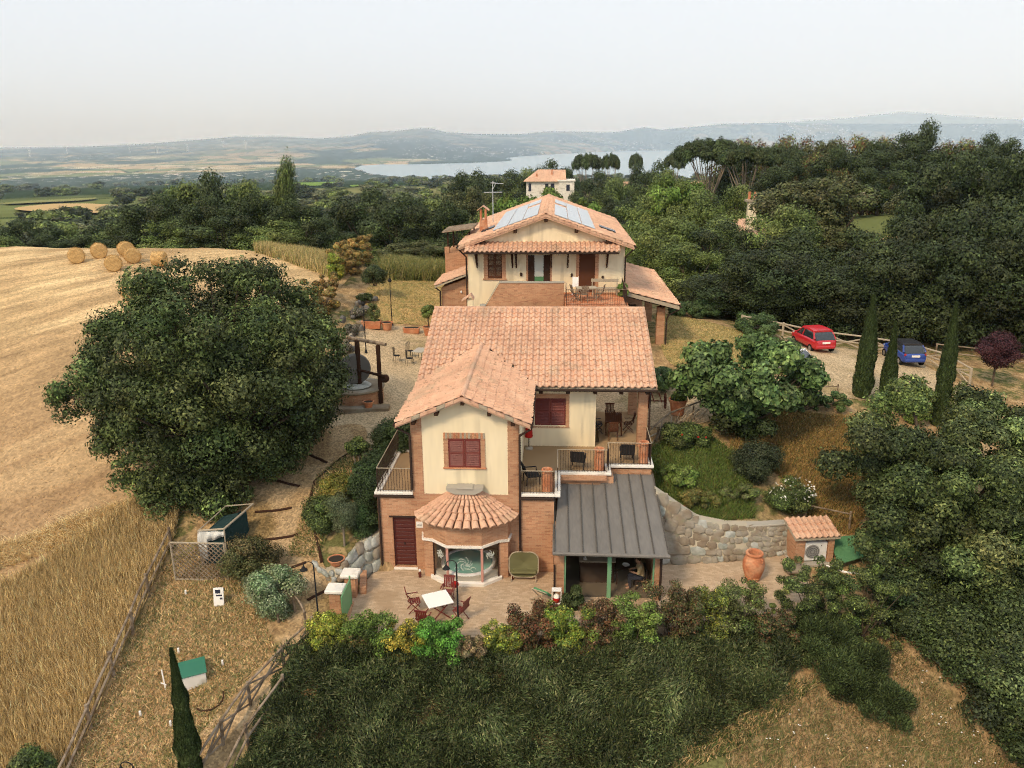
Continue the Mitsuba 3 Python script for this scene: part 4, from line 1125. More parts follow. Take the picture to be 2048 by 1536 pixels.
# left lean-to
LA = part(B, 'lean_to', cat(poly_y([(-7.4, 3.8), (-5.61, 3.8), (-5.61, 9.2), (-7.4, 8.55)], 50.4, .25), bx(-7.4, -7.15, 50.65, 54, 3.8, 8.5)), 'brick', label='brick lean-to on the left side')
part(LA, 'door', cat(bx(-6.75, -5.63, 50.33, 50.399, 4.6, 7.35)), 'brown_wood')
part(LA, 'roof', cat(slab([(-7.75, 49.9, 8.72), (-5.62, 49.9, 9.52), (-5.62, 54, 9.52), (-7.75, 54, 8.72)], .1)), 'weathered')
part(LA, 'tiles', joined(TILE, tile_frames((-7.77, 54.1, 8.75), (0, -1, 0), (1, 0, .375), 4.2, 2.26, None, 12)), 'tile', 35, kind='stuff', label='weathered roof tiles')
part(LA, 'wall_lamp', lathe([(0, 0), (.07, .05), (.05, .15), (0, .17)], 8, (-6.1, 50.33, 8.2)), 'white_plastic')
part(LA, 'gutter_bend', tube([(-7.75, 50, 8.65), (-7.45, 50.2, 8.35), (-7.45, 50.2, 5)], .05, 6), 'dark_metal')
part(B, 'side_stair_block', cat(bx(-7.6, -5.61, 54, 58, 4, 10.3), bx(-7.6, -7.3, 53.95, 54.3, 10.3, 10.7)), 'brick', label='brick block behind the lean-to')
PG = part(B, 'pergola', cat(*[tube([(x, y, 10.2), (x, y, 11.7)], .06, 5) for x in (-7.4, -5.9) for y in (54.3, 57.3)], *[tube([(-7.6, y, 11.72), (-5.65, y, 11.95)], .06, 5) for y in (54.3, 57.3)]), 'dark_wood', label='small weathered roof on posts beside the chimney')
part(PG, 'covering', slab([(-7.75, 53.9, 11.75), (-5.6, 53.9, 12.02), (-5.6, 57.6, 12.02), (-7.75, 57.6, 11.75)], .08), 'old_wood')
# little chimney of the middle wing
CH2 = part(FH, 'chimney', cat(bx(-4.75, -4.45, 41.75, 42.05, 8.2, 9.45)), 'plaster', label='small chimney behind the ridge')
part(CH2, 'cap', cat(slab([(-5.05, 41.6, 9.42), (-4.55, 41.6, 9.75), (-4.55, 42.2, 9.75), (-5.05, 42.2, 9.42)], .07), slab([(-4.55, 41.6, 9.75), (-4.4, 41.6, 9.5), (-4.4, 42.2, 9.5), (-4.55, 42.2, 9.75)], .07)), 'tile')
# ------------------------------------------------------------------ furniture and garden things


def place(ms, x, y, z, rz=0):
    return {k: rot(m, rz, (x, y, z)) for k, m in ms.items()}


def add(key, ms, mats, smooth=False):
    for k, m in ms.items():
        name = k.rstrip('0123456789')
        part(key, name, m, mats.get(name, mats.get('*')), smooth)


def leg(x, y, z, r=0.02, x2=None, y2=None):
    return tube([(x, y, 0), (x if x2 is None else x2, y if y2 is None else y2, z)], r, 5)


def folding_chair(w=.48):
    """Faces +y (the back is at -y)."""
    ms = {'seat': cat([cbx(-w / 2 + .03, w / 2 - .03, -.18 + i * .085, -.18 + i * .085 + .07, .43, .455, .008) for i in range(5)])}
    ms['backrest'] = rot(cat([bx(-w / 2 + .04 + i * .072, -w / 2 + .04 + i * .072 + .055, -.01, .01, .06, .50) for i in range(6)] + [bx(-w / 2, w / 2, -.015, .015, .48, .56)]), rx=-13 + 180 * 0, at=(0, -.20, .45)) if False else rot(cat([bx(-w / 2 + .04 + i * .072, -w / 2 + .04 + i * .072 + .055, -.01, .01, .06, .50) for i in range(6)] + [bx(-w / 2, w / 2, -.015, .015, .48, .56)]), rx=14, at=(0, -.20, .45))
    for k, (s, a) in enumerate(((-1, 0), (1, 0), (-1, 1), (1, 1))):
        ms['leg%d' % k] = tube([(s * w * .48, .24, 0), (s * w * .48, -.28, .80 if False else .62)], .02, 5) if a == 0 else tube([(s * w * .42, -.26, 0), (s * w * .42, .2, .44)], .02, 5)
    for k, s in enumerate((-1, 1)):
        ms['arm%d' % k] = cbx(s * w * .5 - .025, s * w * .5 + .025, -.24, .18, .63, .655, .008)
    return ms


tb = thing('garden_table', 'square white topped table on the brick paving, with four wooden chairs around it', 'table')
add(tb, place({'tabletop': cbx(-.5, .5, -.5, .5, .71, .75, .012), 'frame': cat(bx(-.42, .42, -.42, .42, .66, .70)), **{'leg%d' % k: tube([(a * .4, b * .4, 0), (-a * .3, b * .4, .68)], .025, 5) for k, (a, b) in enumerate(((-1, -1), (1, -1), (-1, 1), (1, 1)))}}, -4.45, 26.45, 0, 26), {'tabletop': 'white_paint', '*': 'red_wood'})
for x, y, a, lab in ((-5.42, 26.75, -72, 'folding wooden chair on the left side of the white table'), (-4.85, 25.55, -10, 'folding wooden chair in front of the white table, its back to the camera'), (-3.55, 26.2, 62, 'folding wooden chair on the right side of the white table by the lamp post'), (-4.20, 27.45, 172, 'wooden chair behind the white table, close to the bay window')):
    c = thing('folding_chair', lab, 'chair', 'chairs round the white table')
    add(c, place(folding_chair(), x, y, 0, a), {'*': 'red_wood'})
    if 'behind' in lab:
        single('red_cushion', 'red cushion standing by the chair behind the white table', 'cushion', rot(trimesh.creation.icosphere(2, 1.0), 20, (-3.82, 27.72, .70)).apply_transform(np.eye(4)) if False else rot(trimesh.Trimesh(trimesh.creation.icosphere(2).vertices * [.17, .07, .16], trimesh.creation.icosphere(2).faces), 15, (-3.95, 27.75, .58)), 'red_cloth', smooth=True)
# curved garden seat of olive canvas on a steel frame
sw = thing('garden_bench', 'rounded olive canvas garden seat in a pale steel frame against the brick wall', 'bench')


def rring(w, h, r, n=6):
    pts = []
    for cx, cz, a0 in ((w / 2 - r, h / 2 - r, 0), (-w / 2 + r, h / 2 - r, 90), (-w / 2 + r, -h / 2 + r, 180), (w / 2 - r, -h / 2 + r, 270)):
        for k in range(n + 1):
            a = math.radians(a0 + 90 * k / n)
            pts.append((cx + r * math.cos(a), cz + r * math.sin(a)))
    return pts


pts = rring(1.22, 1.05, .34)
fr_ = [(-1.24 + a, 29.36 - .28 * (.5 - b) * 0.8, .68 + b) for a, b in pts + pts[:1]]
part(sw, 'frame', tube(fr_, .025, 6, False), 'weathered', 35)
part(sw, 'canvas', flip(trimesh.Trimesh(*trimesh.creation.triangulate_polygon(Polygon([(a * .96, b * .96) for a, b in pts]), engine='earcut')) if False else trimesh.Trimesh(np.array([(-1.24, 29.44, .68)] + [(-1.24 + a * .96, 29.36 - .28 * (.5 - b * .96) * .8, .68 + b * .96) for a, b in pts]), [[0, i + 1, (i + 1) % len(pts) + 1] for i in range(len(pts))])), 'olive_cloth')
part(sw, 'seat', cbx(-1.78, -.70, 29.0, 29.4, .36, .46, .04), 'olive_cloth')
for s in (-1, 1):
    part(sw, 'leg', tube([(-1.24 + s * .5, 29.25, .3), (-1.24 + s * .52, 28.95, 0)], .022, 5), 'weathered')
    part(sw, 'leg', tube([(-1.24 + s * .5, 29.3, .3), (-1.24 + s * .5, 29.6, 0)], .022, 5), 'weathered')
lg = thing('deck_chair', 'pale green folded slatted deck chair leaning at the edge of the paving', 'chair')
for k in range(4):
    part(lg, 'slat', rot(cbx(-.33, .33, -.05, .05, -.012, .012, .005), -35, (-.50 + .05 * k, 27.25 + .12 * k, .45 - .11 * k + .25), rx=35), 'gate_green' if False else 'sheet_green')
part(lg, 'frame', cat(tube([(-.85, 27.15, .85), (-.45, 27.75, .02)], .02, 5), tube([(-.3, 26.9, .8), (.0, 27.5, .02)], .02, 5), tube([(-.85, 27.15, .85), (-.3, 26.9, .8)], .02, 5), tube([(-.9, 27.7, .02), (-.4, 27.1, .62)], .02, 5)), 'weathered')
st = thing('lantern_stand', 'white framed stand with a red and white lantern on it beside the glazed room', 'stand')
part(st, 'frame', cat(*[tube([(x, y, 0), (x, y, .72)], .02, 4) for x in (-.05, .3) for y in (27.2, 27.45)], bx(-.06, .31, 27.19, 27.46, .14, .17), bx(-.06, .31, 27.19, 27.46, .70, .73)), 'white_paint')
part(st, 'lantern', lathe([(0, 0), (.12, .02), (.15, .1), (.13, .2), (.06, .26), (0, .27)], 12, (.12, 27.32, .18)), 'red_cloth', True)
part(st, 'lantern_top', lathe([(0.13, 0), (.12, .08), (.05, .14), (0, .15)], 12, (.12, 27.32, .38)), 'white_paint', True)
# inside the glazed room
ct = thing('bar_counter', 'dark wooden counter with a pale top inside the glazed room', 'counter')
part(ct, 'worktop', cbx(1.05, 2.55, 29.0, 29.65, .98, 1.03, .01), 'weathered')
part(ct, 'base', bx(1.1, 2.5, 29.05, 29.6, .03, .98), 'dark_wood')
tp = single('drinks_tap', 'white drinks tap standing on the counter', 'tap', cat(lathe([(0, 0), (.09, 0), (.08, .03), (.03, .06), (.03, .42), (0, .43)], 10, (1.3, 29.2, 1.03)), tube([(1.3, 29.2, 1.4), (1.38, 29.15, 1.44), (1.42, 29.12, 1.36)], .02, 6)), 'white_paint')
cb = single('glass_cabinet', 'dark cabinet at the back of the glazed room', 'cabinet', cat(bx(.5, 1.9, 31.2, 31.55, .05, 1.9)), 'dark_wood')
dt = thing('dining_table', 'dark table inside the glazed room with a white dish on it', 'table')
part(dt, 'tabletop', cbx(2.55, 3.35, 28.9, 29.8, .72, .76, .01), 'dark_wood')
for a, b in ((2.6, 28.95), (3.3, 28.95), (2.6, 29.75), (3.3, 29.75)):
    part(dt, 'leg', bx(a - .03, a + .03, b - .03, b + .03, .03, .72), 'dark_wood')
single('white_dish', 'white dish on the dark table inside the glazed room', 'dish', lathe([(0, 0), (.1, 0), (.16, .05), (.15, .05), (.1, .015), (0, .015)], 14, (2.98, 29.2, .765)), 'white_paint')


def relax(t, n):
    e = np.vstack([t.faces[:, [0, 1]], t.faces[:, [1, 2]], t.faces[:, [2, 0]]])
    e = np.vstack([e, e[:, ::-1]])
    for _ in range(n):
        acc, cnt = np.zeros_like(t.vertices), np.zeros(len(t.vertices))
        np.add.at(acc, e[:, 0], t.vertices[e[:, 1]])
        np.add.at(cnt, e[:, 0], 1)
        t.vertices = np.where(cnt[:, None] > 0, .6 * t.vertices + .4 * acc / np.maximum(cnt, 1)[:, None], t.vertices)


def person(key, joints, hair, cloth, skin='skin', legs='dark_cloth'):
    """joints: name -> point; one continuous body, with clothes and hair as parts."""
    J = {k: np.array(v, float) for k, v in joints.items()}
    R = {'head': .085, 'chin': .06, 'neck': .05, 'chest': .13, 'belly': .12, 'hip': .13, 'shl': .07, 'shr': .07, 'ell': .045, 'elr': .045, 'wrl': .035, 'wrr': .035, 'hal': .035, 'har': .035, 'hpl': .09, 'hpr': .09, 'knl': .065, 'knr': .065, 'anl': .045, 'anr': .045, 'tol': .04, 'tor': .04}
    sph = trimesh.creation.icosphere(2)

    def bone(a, b, g=0.0):
        return manifold3d.Manifold.hull_points(np.vstack([sph.vertices * (R[a] + g) + J[a], sph.vertices * (R[b] + g) + J[b]]).astype(np.float32))
    bones = [('head', 'chin'), ('head', 'neck'), ('neck', 'chest'), ('chest', 'shl'), ('chest', 'shr'), ('shl', 'shr'), ('chest', 'belly'), ('belly', 'hip'), ('shl', 'ell'), ('ell', 'wrl'), ('wrl', 'hal'), ('shr', 'elr'), ('elr', 'wrr'), ('wrr', 'har'), ('hip', 'hpl'), ('hip', 'hpr'), ('hpl', 'knl'), ('knl', 'anl'), ('anl', 'tol'), ('hpr', 'knr'), ('knr', 'anr'), ('anr', 'tor')]

    def build(bs, g=0.0, cut=None):
        m = manifold3d.Manifold.batch_boolean([bone(a, b, g) for a, b in bs], manifold3d.OpType.Add).refine_to_length(.03)
        q = m.to_mesh()
        t = trimesh.Trimesh(q.vert_properties[:, :3], q.tri_verts)
        relax(t, 5)
        return t
    body = build(bones)
    fw_ = J['chin'] - J['head']; fw_[2] = 0; fw_ /= np.linalg.norm(fw_) + 1e-9
    sd = np.array([-fw_[1], fw_[0], 0])
    nose = trimesh.Trimesh(sph.vertices * .018 + (J['head'] + J['chin']) / 2 + fw_ * .075, sph.faces)
    ears = [trimesh.Trimesh(sph.vertices * [.02, .02, .03] + J['head'] + sd * s * .083 - [0, 0, .02], sph.faces) for s in (-1, 1)]
    fing = []
    for h, w in (('hal', 'wrl'), ('har', 'wrr')):
        d = J[h] - J[w]; d /= np.linalg.norm(d) + 1e-9
        p = np.cross(d, [0, 0, 1.0]); p /= np.linalg.norm(p) + 1e-9
        for i in range(4):
            a = J[h] + p * (-.027 + i * .018) + d * .02
            L = (.062, .072, .068, .055)[i]
            fing.append(tube([a, a + d * L * .6, a + d * L - [0, 0, .018]], [.009, .008, .006], 5))
        fing.append(tube([J[w] + d * .03 + p * .035, J[w] + d * .06 + p * .055 - [0, 0, .01], J[w] + d * .09 + p * .05 - [0, 0, .02]], [.010, .009, .007], 5))
    part(key, 'body', cat(body, nose, *ears, *fing), skin, True)
    part(key, 'shirt', build([('chest', 'shl'), ('chest', 'shr'), ('shl', 'shr'), ('chest', 'belly'), ('belly', 'hip'), ('shl', 'ell'), ('shr', 'elr')], .018), cloth, True)
    part(key, 'trousers', build([('hip', 'hpl'), ('hip', 'hpr'), ('hpl', 'knl'), ('knl', 'anl'), ('hpr', 'knr'), ('knr', 'anr')], .014), legs, True)
    hc = J['head'] - fw_ * .022 + [0, 0, .022]
    m = trimesh.Trimesh(sph.vertices * [.098, .098, .095] + hc, sph.faces)
    keep = ((m.triangles_center - J['head']) @ fw_ < .045) | (m.triangles_center[:, 2] > J['head'][2] + .06)
    part(key, 'hair', trimesh.Trimesh(m.vertices, m.faces[keep]), hair, True)
    for e in (-1, 1):
        part(key, 'eye', trimesh.Trimesh(sph.vertices * .009 + J['head'] + fw_ * .083 + sd * e * .03 - [0, 0, .01], sph.faces), 'dark_hair', True)


sx, sy = 3.52, 28.75
pw = thing('person', 'person in a loose cream top sitting behind the right glass pane', 'person')
person(pw, {'head': (sx - .10, sy, 1.32), 'chin': (sx - .15, sy, 1.23), 'neck': (sx - .05, sy, 1.17), 'chest': (sx, sy, .98), 'belly': (sx + .04, sy, .75), 'hip': (sx + .05, sy, .58), 'shl': (sx - .02, sy - .19, 1.06), 'shr': (sx - .02, sy + .19, 1.06), 'ell': (sx - .1, sy - .24, .80), 'elr': (sx - .1, sy + .24, .80),
            'wrl': (sx - .32, sy - .14, .80), 'wrr': (sx - .32, sy + .14, .81), 'hal': (sx - .38, sy - .1, .81), 'har': (sx - .38, sy + .1, .82), 'hpl': (sx + .02, sy - .1, .54), 'hpr': (sx + .02, sy + .1, .54), 'knl': (sx - .42, sy - .11, .52), 'knr': (sx - .42, sy + .11, .52), 'anl': (sx - .40, sy - .11, .1), 'anr': (sx - .40, sy + .11, .1), 'tol': (sx - .54, sy - .11, .06), 'tor': (sx - .54, sy + .11, .06)}, 'dark_hair', 'cream_cloth')
ch = thing('dining_chair', 'dark chair under the person sitting in the glazed room', 'chair')
part(ch, 'seat', cbx(sx - .2, sx + .25, sy - .22, sy + .22, .39, .43, .01), 'dark_wood')
part(ch, 'backrest', cbx(sx + .23, sx + .27, sy - .22, sy + .22, .43, .85, .01), 'dark_wood')
for a, b in ((-.17, -.19), (.22, -.19), (-.17, .19), (.22, .19)):
    part(ch, 'leg', bx(sx + a - .02, sx + a + .02, sy + b - .02, sy + b + .02, .03, .39), 'dark_wood')
sx, sy = 2.42, 30.1
ps = thing('person', 'person with bare arms standing behind the green post in the glazed room', 'person')
person(ps, {'head': (sx, sy, 1.60), 'chin': (sx + .03, sy - .05, 1.51), 'neck': (sx, sy, 1.44), 'chest': (sx, sy, 1.25), 'belly': (sx, sy, 1.08), 'hip': (sx, sy, .93), 'shl': (sx - .18, sy, 1.36), 'shr': (sx + .18, sy, 1.36), 'ell': (sx - .22, sy - .03, 1.10), 'elr': (sx + .24, sy - .05, 1.10), 'wrl': (sx - .15, sy - .25, 1.04), 'wrr': (sx + .2, sy - .25, .95),
            'hal': (sx - .1, sy - .32, 1.04), 'har': (sx + .2, sy - .32, .92), 'hpl': (sx - .09, sy, .9), 'hpr': (sx + .09, sy, .9), 'knl': (sx - .1, sy, .5), 'knr': (sx + .1, sy, .5), 'anl': (sx - .1, sy + .02, .1), 'anr': (sx + .1, sy + .02, .1), 'tol': (sx - .1, sy - .12, .06), 'tor': (sx + .1, sy - .12, .06)}, 'dark_hair', 'brown_wood', legs='brown_wood')


# terrace furniture
def lounge_chair():
    w = .62
    ms = {'seat': cbx(-w / 2, w / 2, -.25, .33, .36, .42, .02), 'backrest': rot(cat(bx(-w / 2, w / 2, -.02, .02, 0.02, .56), *[bx(-w / 2 + i * .1, -w / 2 + i * .1 + .03, .02, .035, .03, .55) for i in range(7)]), rx=16, at=(0, -.25, .40))}
    for k, s in enumerate((-1, 1)):
        ms['arm%d' % k] = cat(tube([(s * w / 2, -.3, .62), (s * w / 2, .3, .60), (s * w / 2, .33, .36)], .028, 5))
    for k, (a, b) in enumerate(((-1, -.28), (1, -.28), (-1, .3), (1, .3))):
        ms['leg%d' % k] = tube([(a * w * .45, b, 0), (a * w * .45, b * .95, .37)], .022, 5)
    return ms


for x, y, a, lab in ((-.98, 31.1, -72, 'dark wicker armchair in profile at the front left corner of the right terrace'), (1.05, 32.72 + .05, -8, 'dark wicker armchair with its back to the camera in the middle of the right terrace'), (3.30, 33.72, -2, 'dark wicker armchair at the right end of the terrace, back to the camera')):
    k = thing('wicker_armchair', lab, 'armchair', 'dark armchairs on the terrace')
    add(k, place(lounge_chair(), x, y, 3.56, a), {'*': 'wicker_dark'})


def fluted_vase(x, y, z, lab):
    k = thing('tall_vase', lab, 'vase', 'tall fluted terracotta vases')
    prof = [(0.0, 0), (.19, 0), (.21, .04), (.19, .08), (.21, .25), (.22, .55), (.20, .82), (.19, .88), (.235, .93), (.24, .98), (.22, 1.02), (.17, 1.02), (.15, .96), (.14, .5), (0, .45)]
    m = lathe(prof, 32, (0, 0, 0))
    a = np.arctan2(m.vertices[:, 1], m.vertices[:, 0])
    rr = np.hypot(m.vertices[:, 0], m.vertices[:, 1])
    f = 1 + .05 * np.sign(np.cos(a * 16)) * ((m.vertices[:, 2] > .1) & (m.vertices[:, 2] < .86) & (rr > .17))
    m.vertices = m.vertices * np.stack([f, f, np.ones_like(f)], -1) + [x, y, z]
    part(k, 'body', m, 'terracotta', 30)


fluted_vase(-.30, 30.25, 3.56, 'tall fluted terracotta vase at the front corner of the stepped terrace')
fluted_vase(1.98, 32.62, 3.56, 'tall fluted terracotta vase at the middle corner of the stepped terrace')
fluted_vase(4.02, 33.50, 3.56, 'tall fluted terracotta vase at the right end of the terrace')
pr = thing('parasol', 'closed red parasol standing in the corner between the tower and the cream wall', 'parasol')
part(pr, 'canopy', lathe([(0, 2.0), (.05, 1.95), (.10, 1.5), (.17, .85), (.19, .6), (.06, .55), (0, .55)], 10, (-1.22, 35.05, 3.56)), 'red_cloth', 30)
part(pr, 'pole', tube([(-1.22, 35.05, 3.56), (-1.22, 35.05, 5.6)], .025, 6), 'dark_wood')
part(pr, 'foot', lathe([(0, 0), (.2, 0), (.2, .05), (.05, .1), (0, .1)], 12, (-1.22, 35.05, 3.56)), 'concrete')
pt = thing('porch_table', 'slatted wooden table under the open porch', 'table')
add(pt, place({**{'slat%d' % i: cbx(-.42 + i * .095, -.42 + i * .095 + .075, -.75, .75, .72, .75, .006) for i in range(9)}, **{'leg%d' % k: bx(a * .38 - .03, a * .38 + .03, b * .68 - .03, b * .68 + .03, 0, .72) for k, (a, b) in enumerate(((-1, -1), (1, -1), (-1, 1), (1, 1)))}, 'frame': bx(-.4, .4, -.7, .7, .66, .71)}, 2.95, 37.6, 3.56, -3), {'*': 'brown_wood'})
for x, y, a, lab in ((2.85, 36.45, 0, 'wooden chair at the near end of the porch table'), (2.85, 38.75, 180, 'slat backed chair at the far end of the porch table'), (3.68, 37.5, 90, 'wooden chair beside the porch column'), (2.15, 37.4, -90, 'dark chair on the left of the porch table')):
    c = thing('porch_chair', lab, 'chair', 'chairs round the porch table')
    add(c, place(folding_chair(), x, y, 3.56, a), {'*': 'brown_wood' if 'dark' not in lab else 'dark_cloth'})
# landing of the rear house
lt = thing('balcony_table', 'weathered wooden table on the landing of the rear farmhouse', 'table')
add(lt, place({'tabletop': cbx(-.62, .62, -.4, .4, .71, .75, .01), **{'leg%d' % k: bx(a * .55 - .03, a * .55 + .03, b * .33 - .03, b * .33 + .03, 0, .71) for k, (a, b) in enumerate(((-1, -1), (1, -1), (-1, 1), (1, 1)))}}, 1.85, 47.6, 8.34, 8), {'*': 'weathered'})
for x, y, a, lab in ((1.2, 47.2, -70, 'wooden chair at the left of the balcony table'), (2.6, 47.2, 75, 'wooden chair at the right of the balcony table'), (1.7, 46.95, 5, 'wooden chair in front of the balcony table')):
    c = thing('balcony_chair', lab, 'chair', 'chairs round the balcony table')
    add(c, place(folding_chair(.44), x, y, 8.34, a), {'*': 'old_wood'})
bn = thing('balcony_bench', 'long weathered bench with a back rail against the rear house wall', 'bench')
add(bn, place({'seat': cbx(-.85, .85, -.2, .2, .42, .47, .01), 'backrest': cat(cbx(-.85, .85, .2, .24, .78, .98, .01), bx(-.8, -.74, .2, .25, .4, .95), bx(.74, .8, .2, .25, .4, .95)), **{'leg%d' % k: bx(a * .75 - .03, a * .75 + .03, b * .17 - .03, b * .17 + .03, 0, .42) for k, (a, b) in enumerate(((-1, -1), (1, -1), (-1, 1), (1, 1)))}}, 3.05, 49.1, 8.34, 0), {'*': 'weathered'})
fc = thing('folding_chair', 'white folded chair standing upright by the stair head of the rear house', 'chair')
part(fc, 'frame', cat(tube([(1.02, 48.95, 8.34), (1.05, 49.2, 9.5)], .02, 5), tube([(1.4, 48.95, 8.34), (1.4, 49.2, 9.5)], .02, 5), tube([(1.02, 49.3, 8.34), (1.05, 49.1, 9.2)], .02, 5)), 'white_paint')
part(fc, 'seat', quad((1.05, 49.05, 8.85), (1.38, 49.05, 8.85), (1.38, 49.17, 9.45), (1.05, 49.17, 9.45)), 'white_paint')


# iron chairs and table in the court
def iron_chair():
    r = .014
    arc = [(-.2 * math.cos(t), -.2, .88 + .12 * math.sin(t)) for t in np.linspace(0, PI, 7)]
    return {'seat': lathe([(0, .45), (.2, .45), (.2, .43), (0, .43)], 12), 'backrest': cat(tube([(-.2, -.2, .44)] + arc + [(.2, -.2, .44)], r, 4), tube([(0, -.2, .45), (0, -.2, .98)], r, 4), tube([(-.1, -.2, .45), (-.1, -.2, .95)], r, 4), tube([(.1, -.2, .45), (.1, -.2, .95)], r, 4)), **{'leg%d' % k: tube([(a * .21, b * .21, 0), (a * .17, b * .17, .44)], r, 4) for k, (a, b) in enumerate(((-1, -1), (1, -1), (-1, 1), (1, 1)))}}


for x, y, a, lab in ((-9.95, 47.6, -60, 'black wrought iron chair furthest left in the gravel court'), (-9.25, 48.5, -120, 'black wrought iron chair behind the iron table'), (-9.1, 47.3, -60, 'black wrought iron chair beside the iron table')):
    c = thing('iron_chair', lab, 'chair', 'iron chairs in the gravel court')
    add(c, place(iron_chair(), x, y, g1(x, y) + .03, a), {'*': 'black_metal'})
it = thing('iron_table', 'small rectangular table with a pale top in the gravel court, partly behind the roof', 'table')
add(it, place({'tabletop': cbx(-.35, .35, -.6, .6, .72, .75, .01), **{'leg%d' % k: tube([(a * .3, b * .5, 0), (a * .3, b * .5, .72)], .018, 4) for k, (a, b) in enumerate(((-1, -1), (1, -1), (-1, 1), (1, 1)))}}, -8.55, 48.0, g1(-8.5, 48) + .03, -12), {'tabletop': 'concrete', '*': 'black_metal'})

# ------------------------------------------------------------------ the olive millstone
ML = thing('olive_mill', 'old millstone standing on edge on a round brick base inside a dark timber frame', 'millstone')
mx, my = -11.05, 41.6
mz = g1(mx, my)
part(ML, 'base', lathe([(0, -.3), (1.45, -.3), (1.45, .72), (0, .72)], 32, (mx, my, mz)), 'brick', 30, label='round brick base')
part(ML, 'basin', lathe([(1.0, .72), (1.52, .72), (1.55, .78), (1.52, .84), (1.0, .84), (.85, .78), (0, .78)], 32, (mx, my, mz)), 'stone', 30, label='stone ring on the base')
part(ML, 'basin_inner', lathe([(.75, .78), (.82, .86), (.72, .93), (0, .93)], 28, (mx, my, mz)), 'grey_stone', 30)
part(ML, 'plinth', cat(rot(cbx(-1.9, 1.9, -.35, .35, -.3, .12, .04), 6, (mx + .2, my - 1.55, mz))), 'stone')
wh = lathe([(0, -.16), (.80, -.16), (.86, -.10), (.86, .10), (.80, .16), (0, .16)], 36)
part(ML, 'millstone', rot(wh, 24, (mx - .05, my + .1, mz + 1.78), rx=90), 'mill_stone', 30, label='grey round millstone on edge')
P1, P2_ = (mx - 1.25, my + 1.2), (mx + 1.45, my - .55)
for q in (P1, P2_):
    part(ML, 'post', cbx(q[0] - .10, q[0] + .10, q[1] - .10, q[1] + .10, mz - .2, mz + 3.3, .02), 'dark_wood')
part(ML, 'post', tube([(P1[0] - .45, P1[1] + .1, mz), (P1[0] - .4, P1[1], mz + 3.3)], .05, 6), 'old_wood')
part(ML, 'beam', tube([(P1[0] - .45, P1[1] + .28, mz + 3.40), (P2_[0] + .5, P2_[1] - .3, mz + 3.42)], .10, 7), 'old_wood')
part(ML, 'shaft', tube([(mx + .15, my + .1, mz + .9), (mx + .15, my + .1, mz + 3.4)], .14, 8), 'dark_wood')
part(ML, 'axle', tube([(mx + .1, my, mz + 1.75), (P2_[0] + .35, P2_[1] - .25, mz + 1.62)], .08, 7), 'dark_wood')
part(ML, 'hub', rot(lathe([(0, -.15), (.2, -.15), (.24, 0), (.2, .15), (0, .15)], 12), 60, (P2_[0] + .3, P2_[1] - .1, mz + 1.45), ry=90), 'dark_wood', 30)


# ------------------------------------------------------------------ pots and jars
def pot(key_name, lab, x, y, z, r, h, group=None, soil=True, mat='terracotta'):
    k = thing(key_name, lab, 'pot', group)
    part(k, 'body', lathe([(0, 0), (r * .68, 0), (r * .95, h * .86), (r * 1.06, h * .87), (r * 1.08, h), (r * .93, h), (r * .9, h * .88), (0, h * .86)], 18, (x, y, z)), mat, 35)
    if soil:
        part(k, 'soil', lathe([(0, h * .9), (r * .9, h * .9)], 18, (x, y, z)), 'dark_inside')
    return k


def trough(lab, x, y, z, w, d, h, rz_=0):
    k = thing('planter_box', lab, 'planter', 'terracotta planters in the court')
    part(k, 'body', rot(cat(hullmesh([(s * w * .46, t * d * .44, 0) for s in (-1, 1) for t in (-1, 1)] + [(s * w * .5, t * d * .5, h * .86) for s in (-1, 1) for t in (-1, 1)]), cbx(-w * .53, w * .53, -d * .55, d * .55, h * .85, h, .015)), rz_, (x, y, z)), 'terracotta')
    part(k, 'soil', rot(bx(-w * .46, w * .46, -d * .44, d * .44, h, h + .012), rz_, (x, y, z)), 'dark_inside')


jr = thing('terracotta_jar', 'large bellied terracotta oil jar standing alone on the right hand paving', 'jar')
part(jr, 'body', lathe([(0, 0), (.26, 0), (.29, .03), (.27, .08), (.36, .28), (.44, .55), (.45, .78), (.40, .98), (.31, 1.10), (.29, 1.14), (.345, 1.17), (.36, 1.22), (.34, 1.26), (.27, 1.26), (.245, 1.2), (.25, 1.05), (.3, .8), (0, .5)], 36, (8.28, 29.62, 0.003)), 'terracotta', 40)
part(jr, 'band', lathe([(.285, .10), (.325, .13), (.325, .16), (.30, .18)], 36, (8.28, 29.62, 0.0)), 'terracotta', 40)
for a in (-60, 120):
    part(jr, 'handle', rot(tube([(.40, 0, .95), (.47, 0, .98), (.47, 0, 1.08), (.35, 0, 1.12)], .03, 6), a, (8.28, 29.62, 0)), 'terracotta')
pot('bowl_pot', 'shallow terracotta bowl with a small tree on the bank left of the terrace', -9.05, 33.6, g1(-9.05, 33.6) - .02, .42, .32)
pot('bowl_pot', 'small terracotta bowl on the rockery above the gate', -9.0, 28.75, g1(-9.0, 28.75) + .28, .34, .26)
pot('round_pot', 'big terracotta pot with a clipped shrub near the branch fence', 6.5, 40.1, g1(6.5, 40.1) + .03, .47, .85)
pot('round_pot', 'terracotta pot with a small tree at the edge of the yellow lawn', -8.75, 53.0, g1(-8.75, 53.0) + .03, .42, .62)
pot('round_pot', 'terracotta pot left of the lamp post in the court', -11.7, 53.2, g1(-11.7, 53.2) + .03, .40, .55)
pot('small_pot', 'small terracotta pot on the plinth of the millstone', mx + 1.0, my - 1.62, mz + .12, .28, .34)
trough('long terracotta planter box beside the stone bank', -12.75, 53.0, g1(-12.75, 53.0) + .03, 1.3, .5, .55, 4)
trough('low terracotta planter box left of the potted tree', -10.0, 53.2, g1(-10, 53.2) + .03, 1.1, .45, .38)


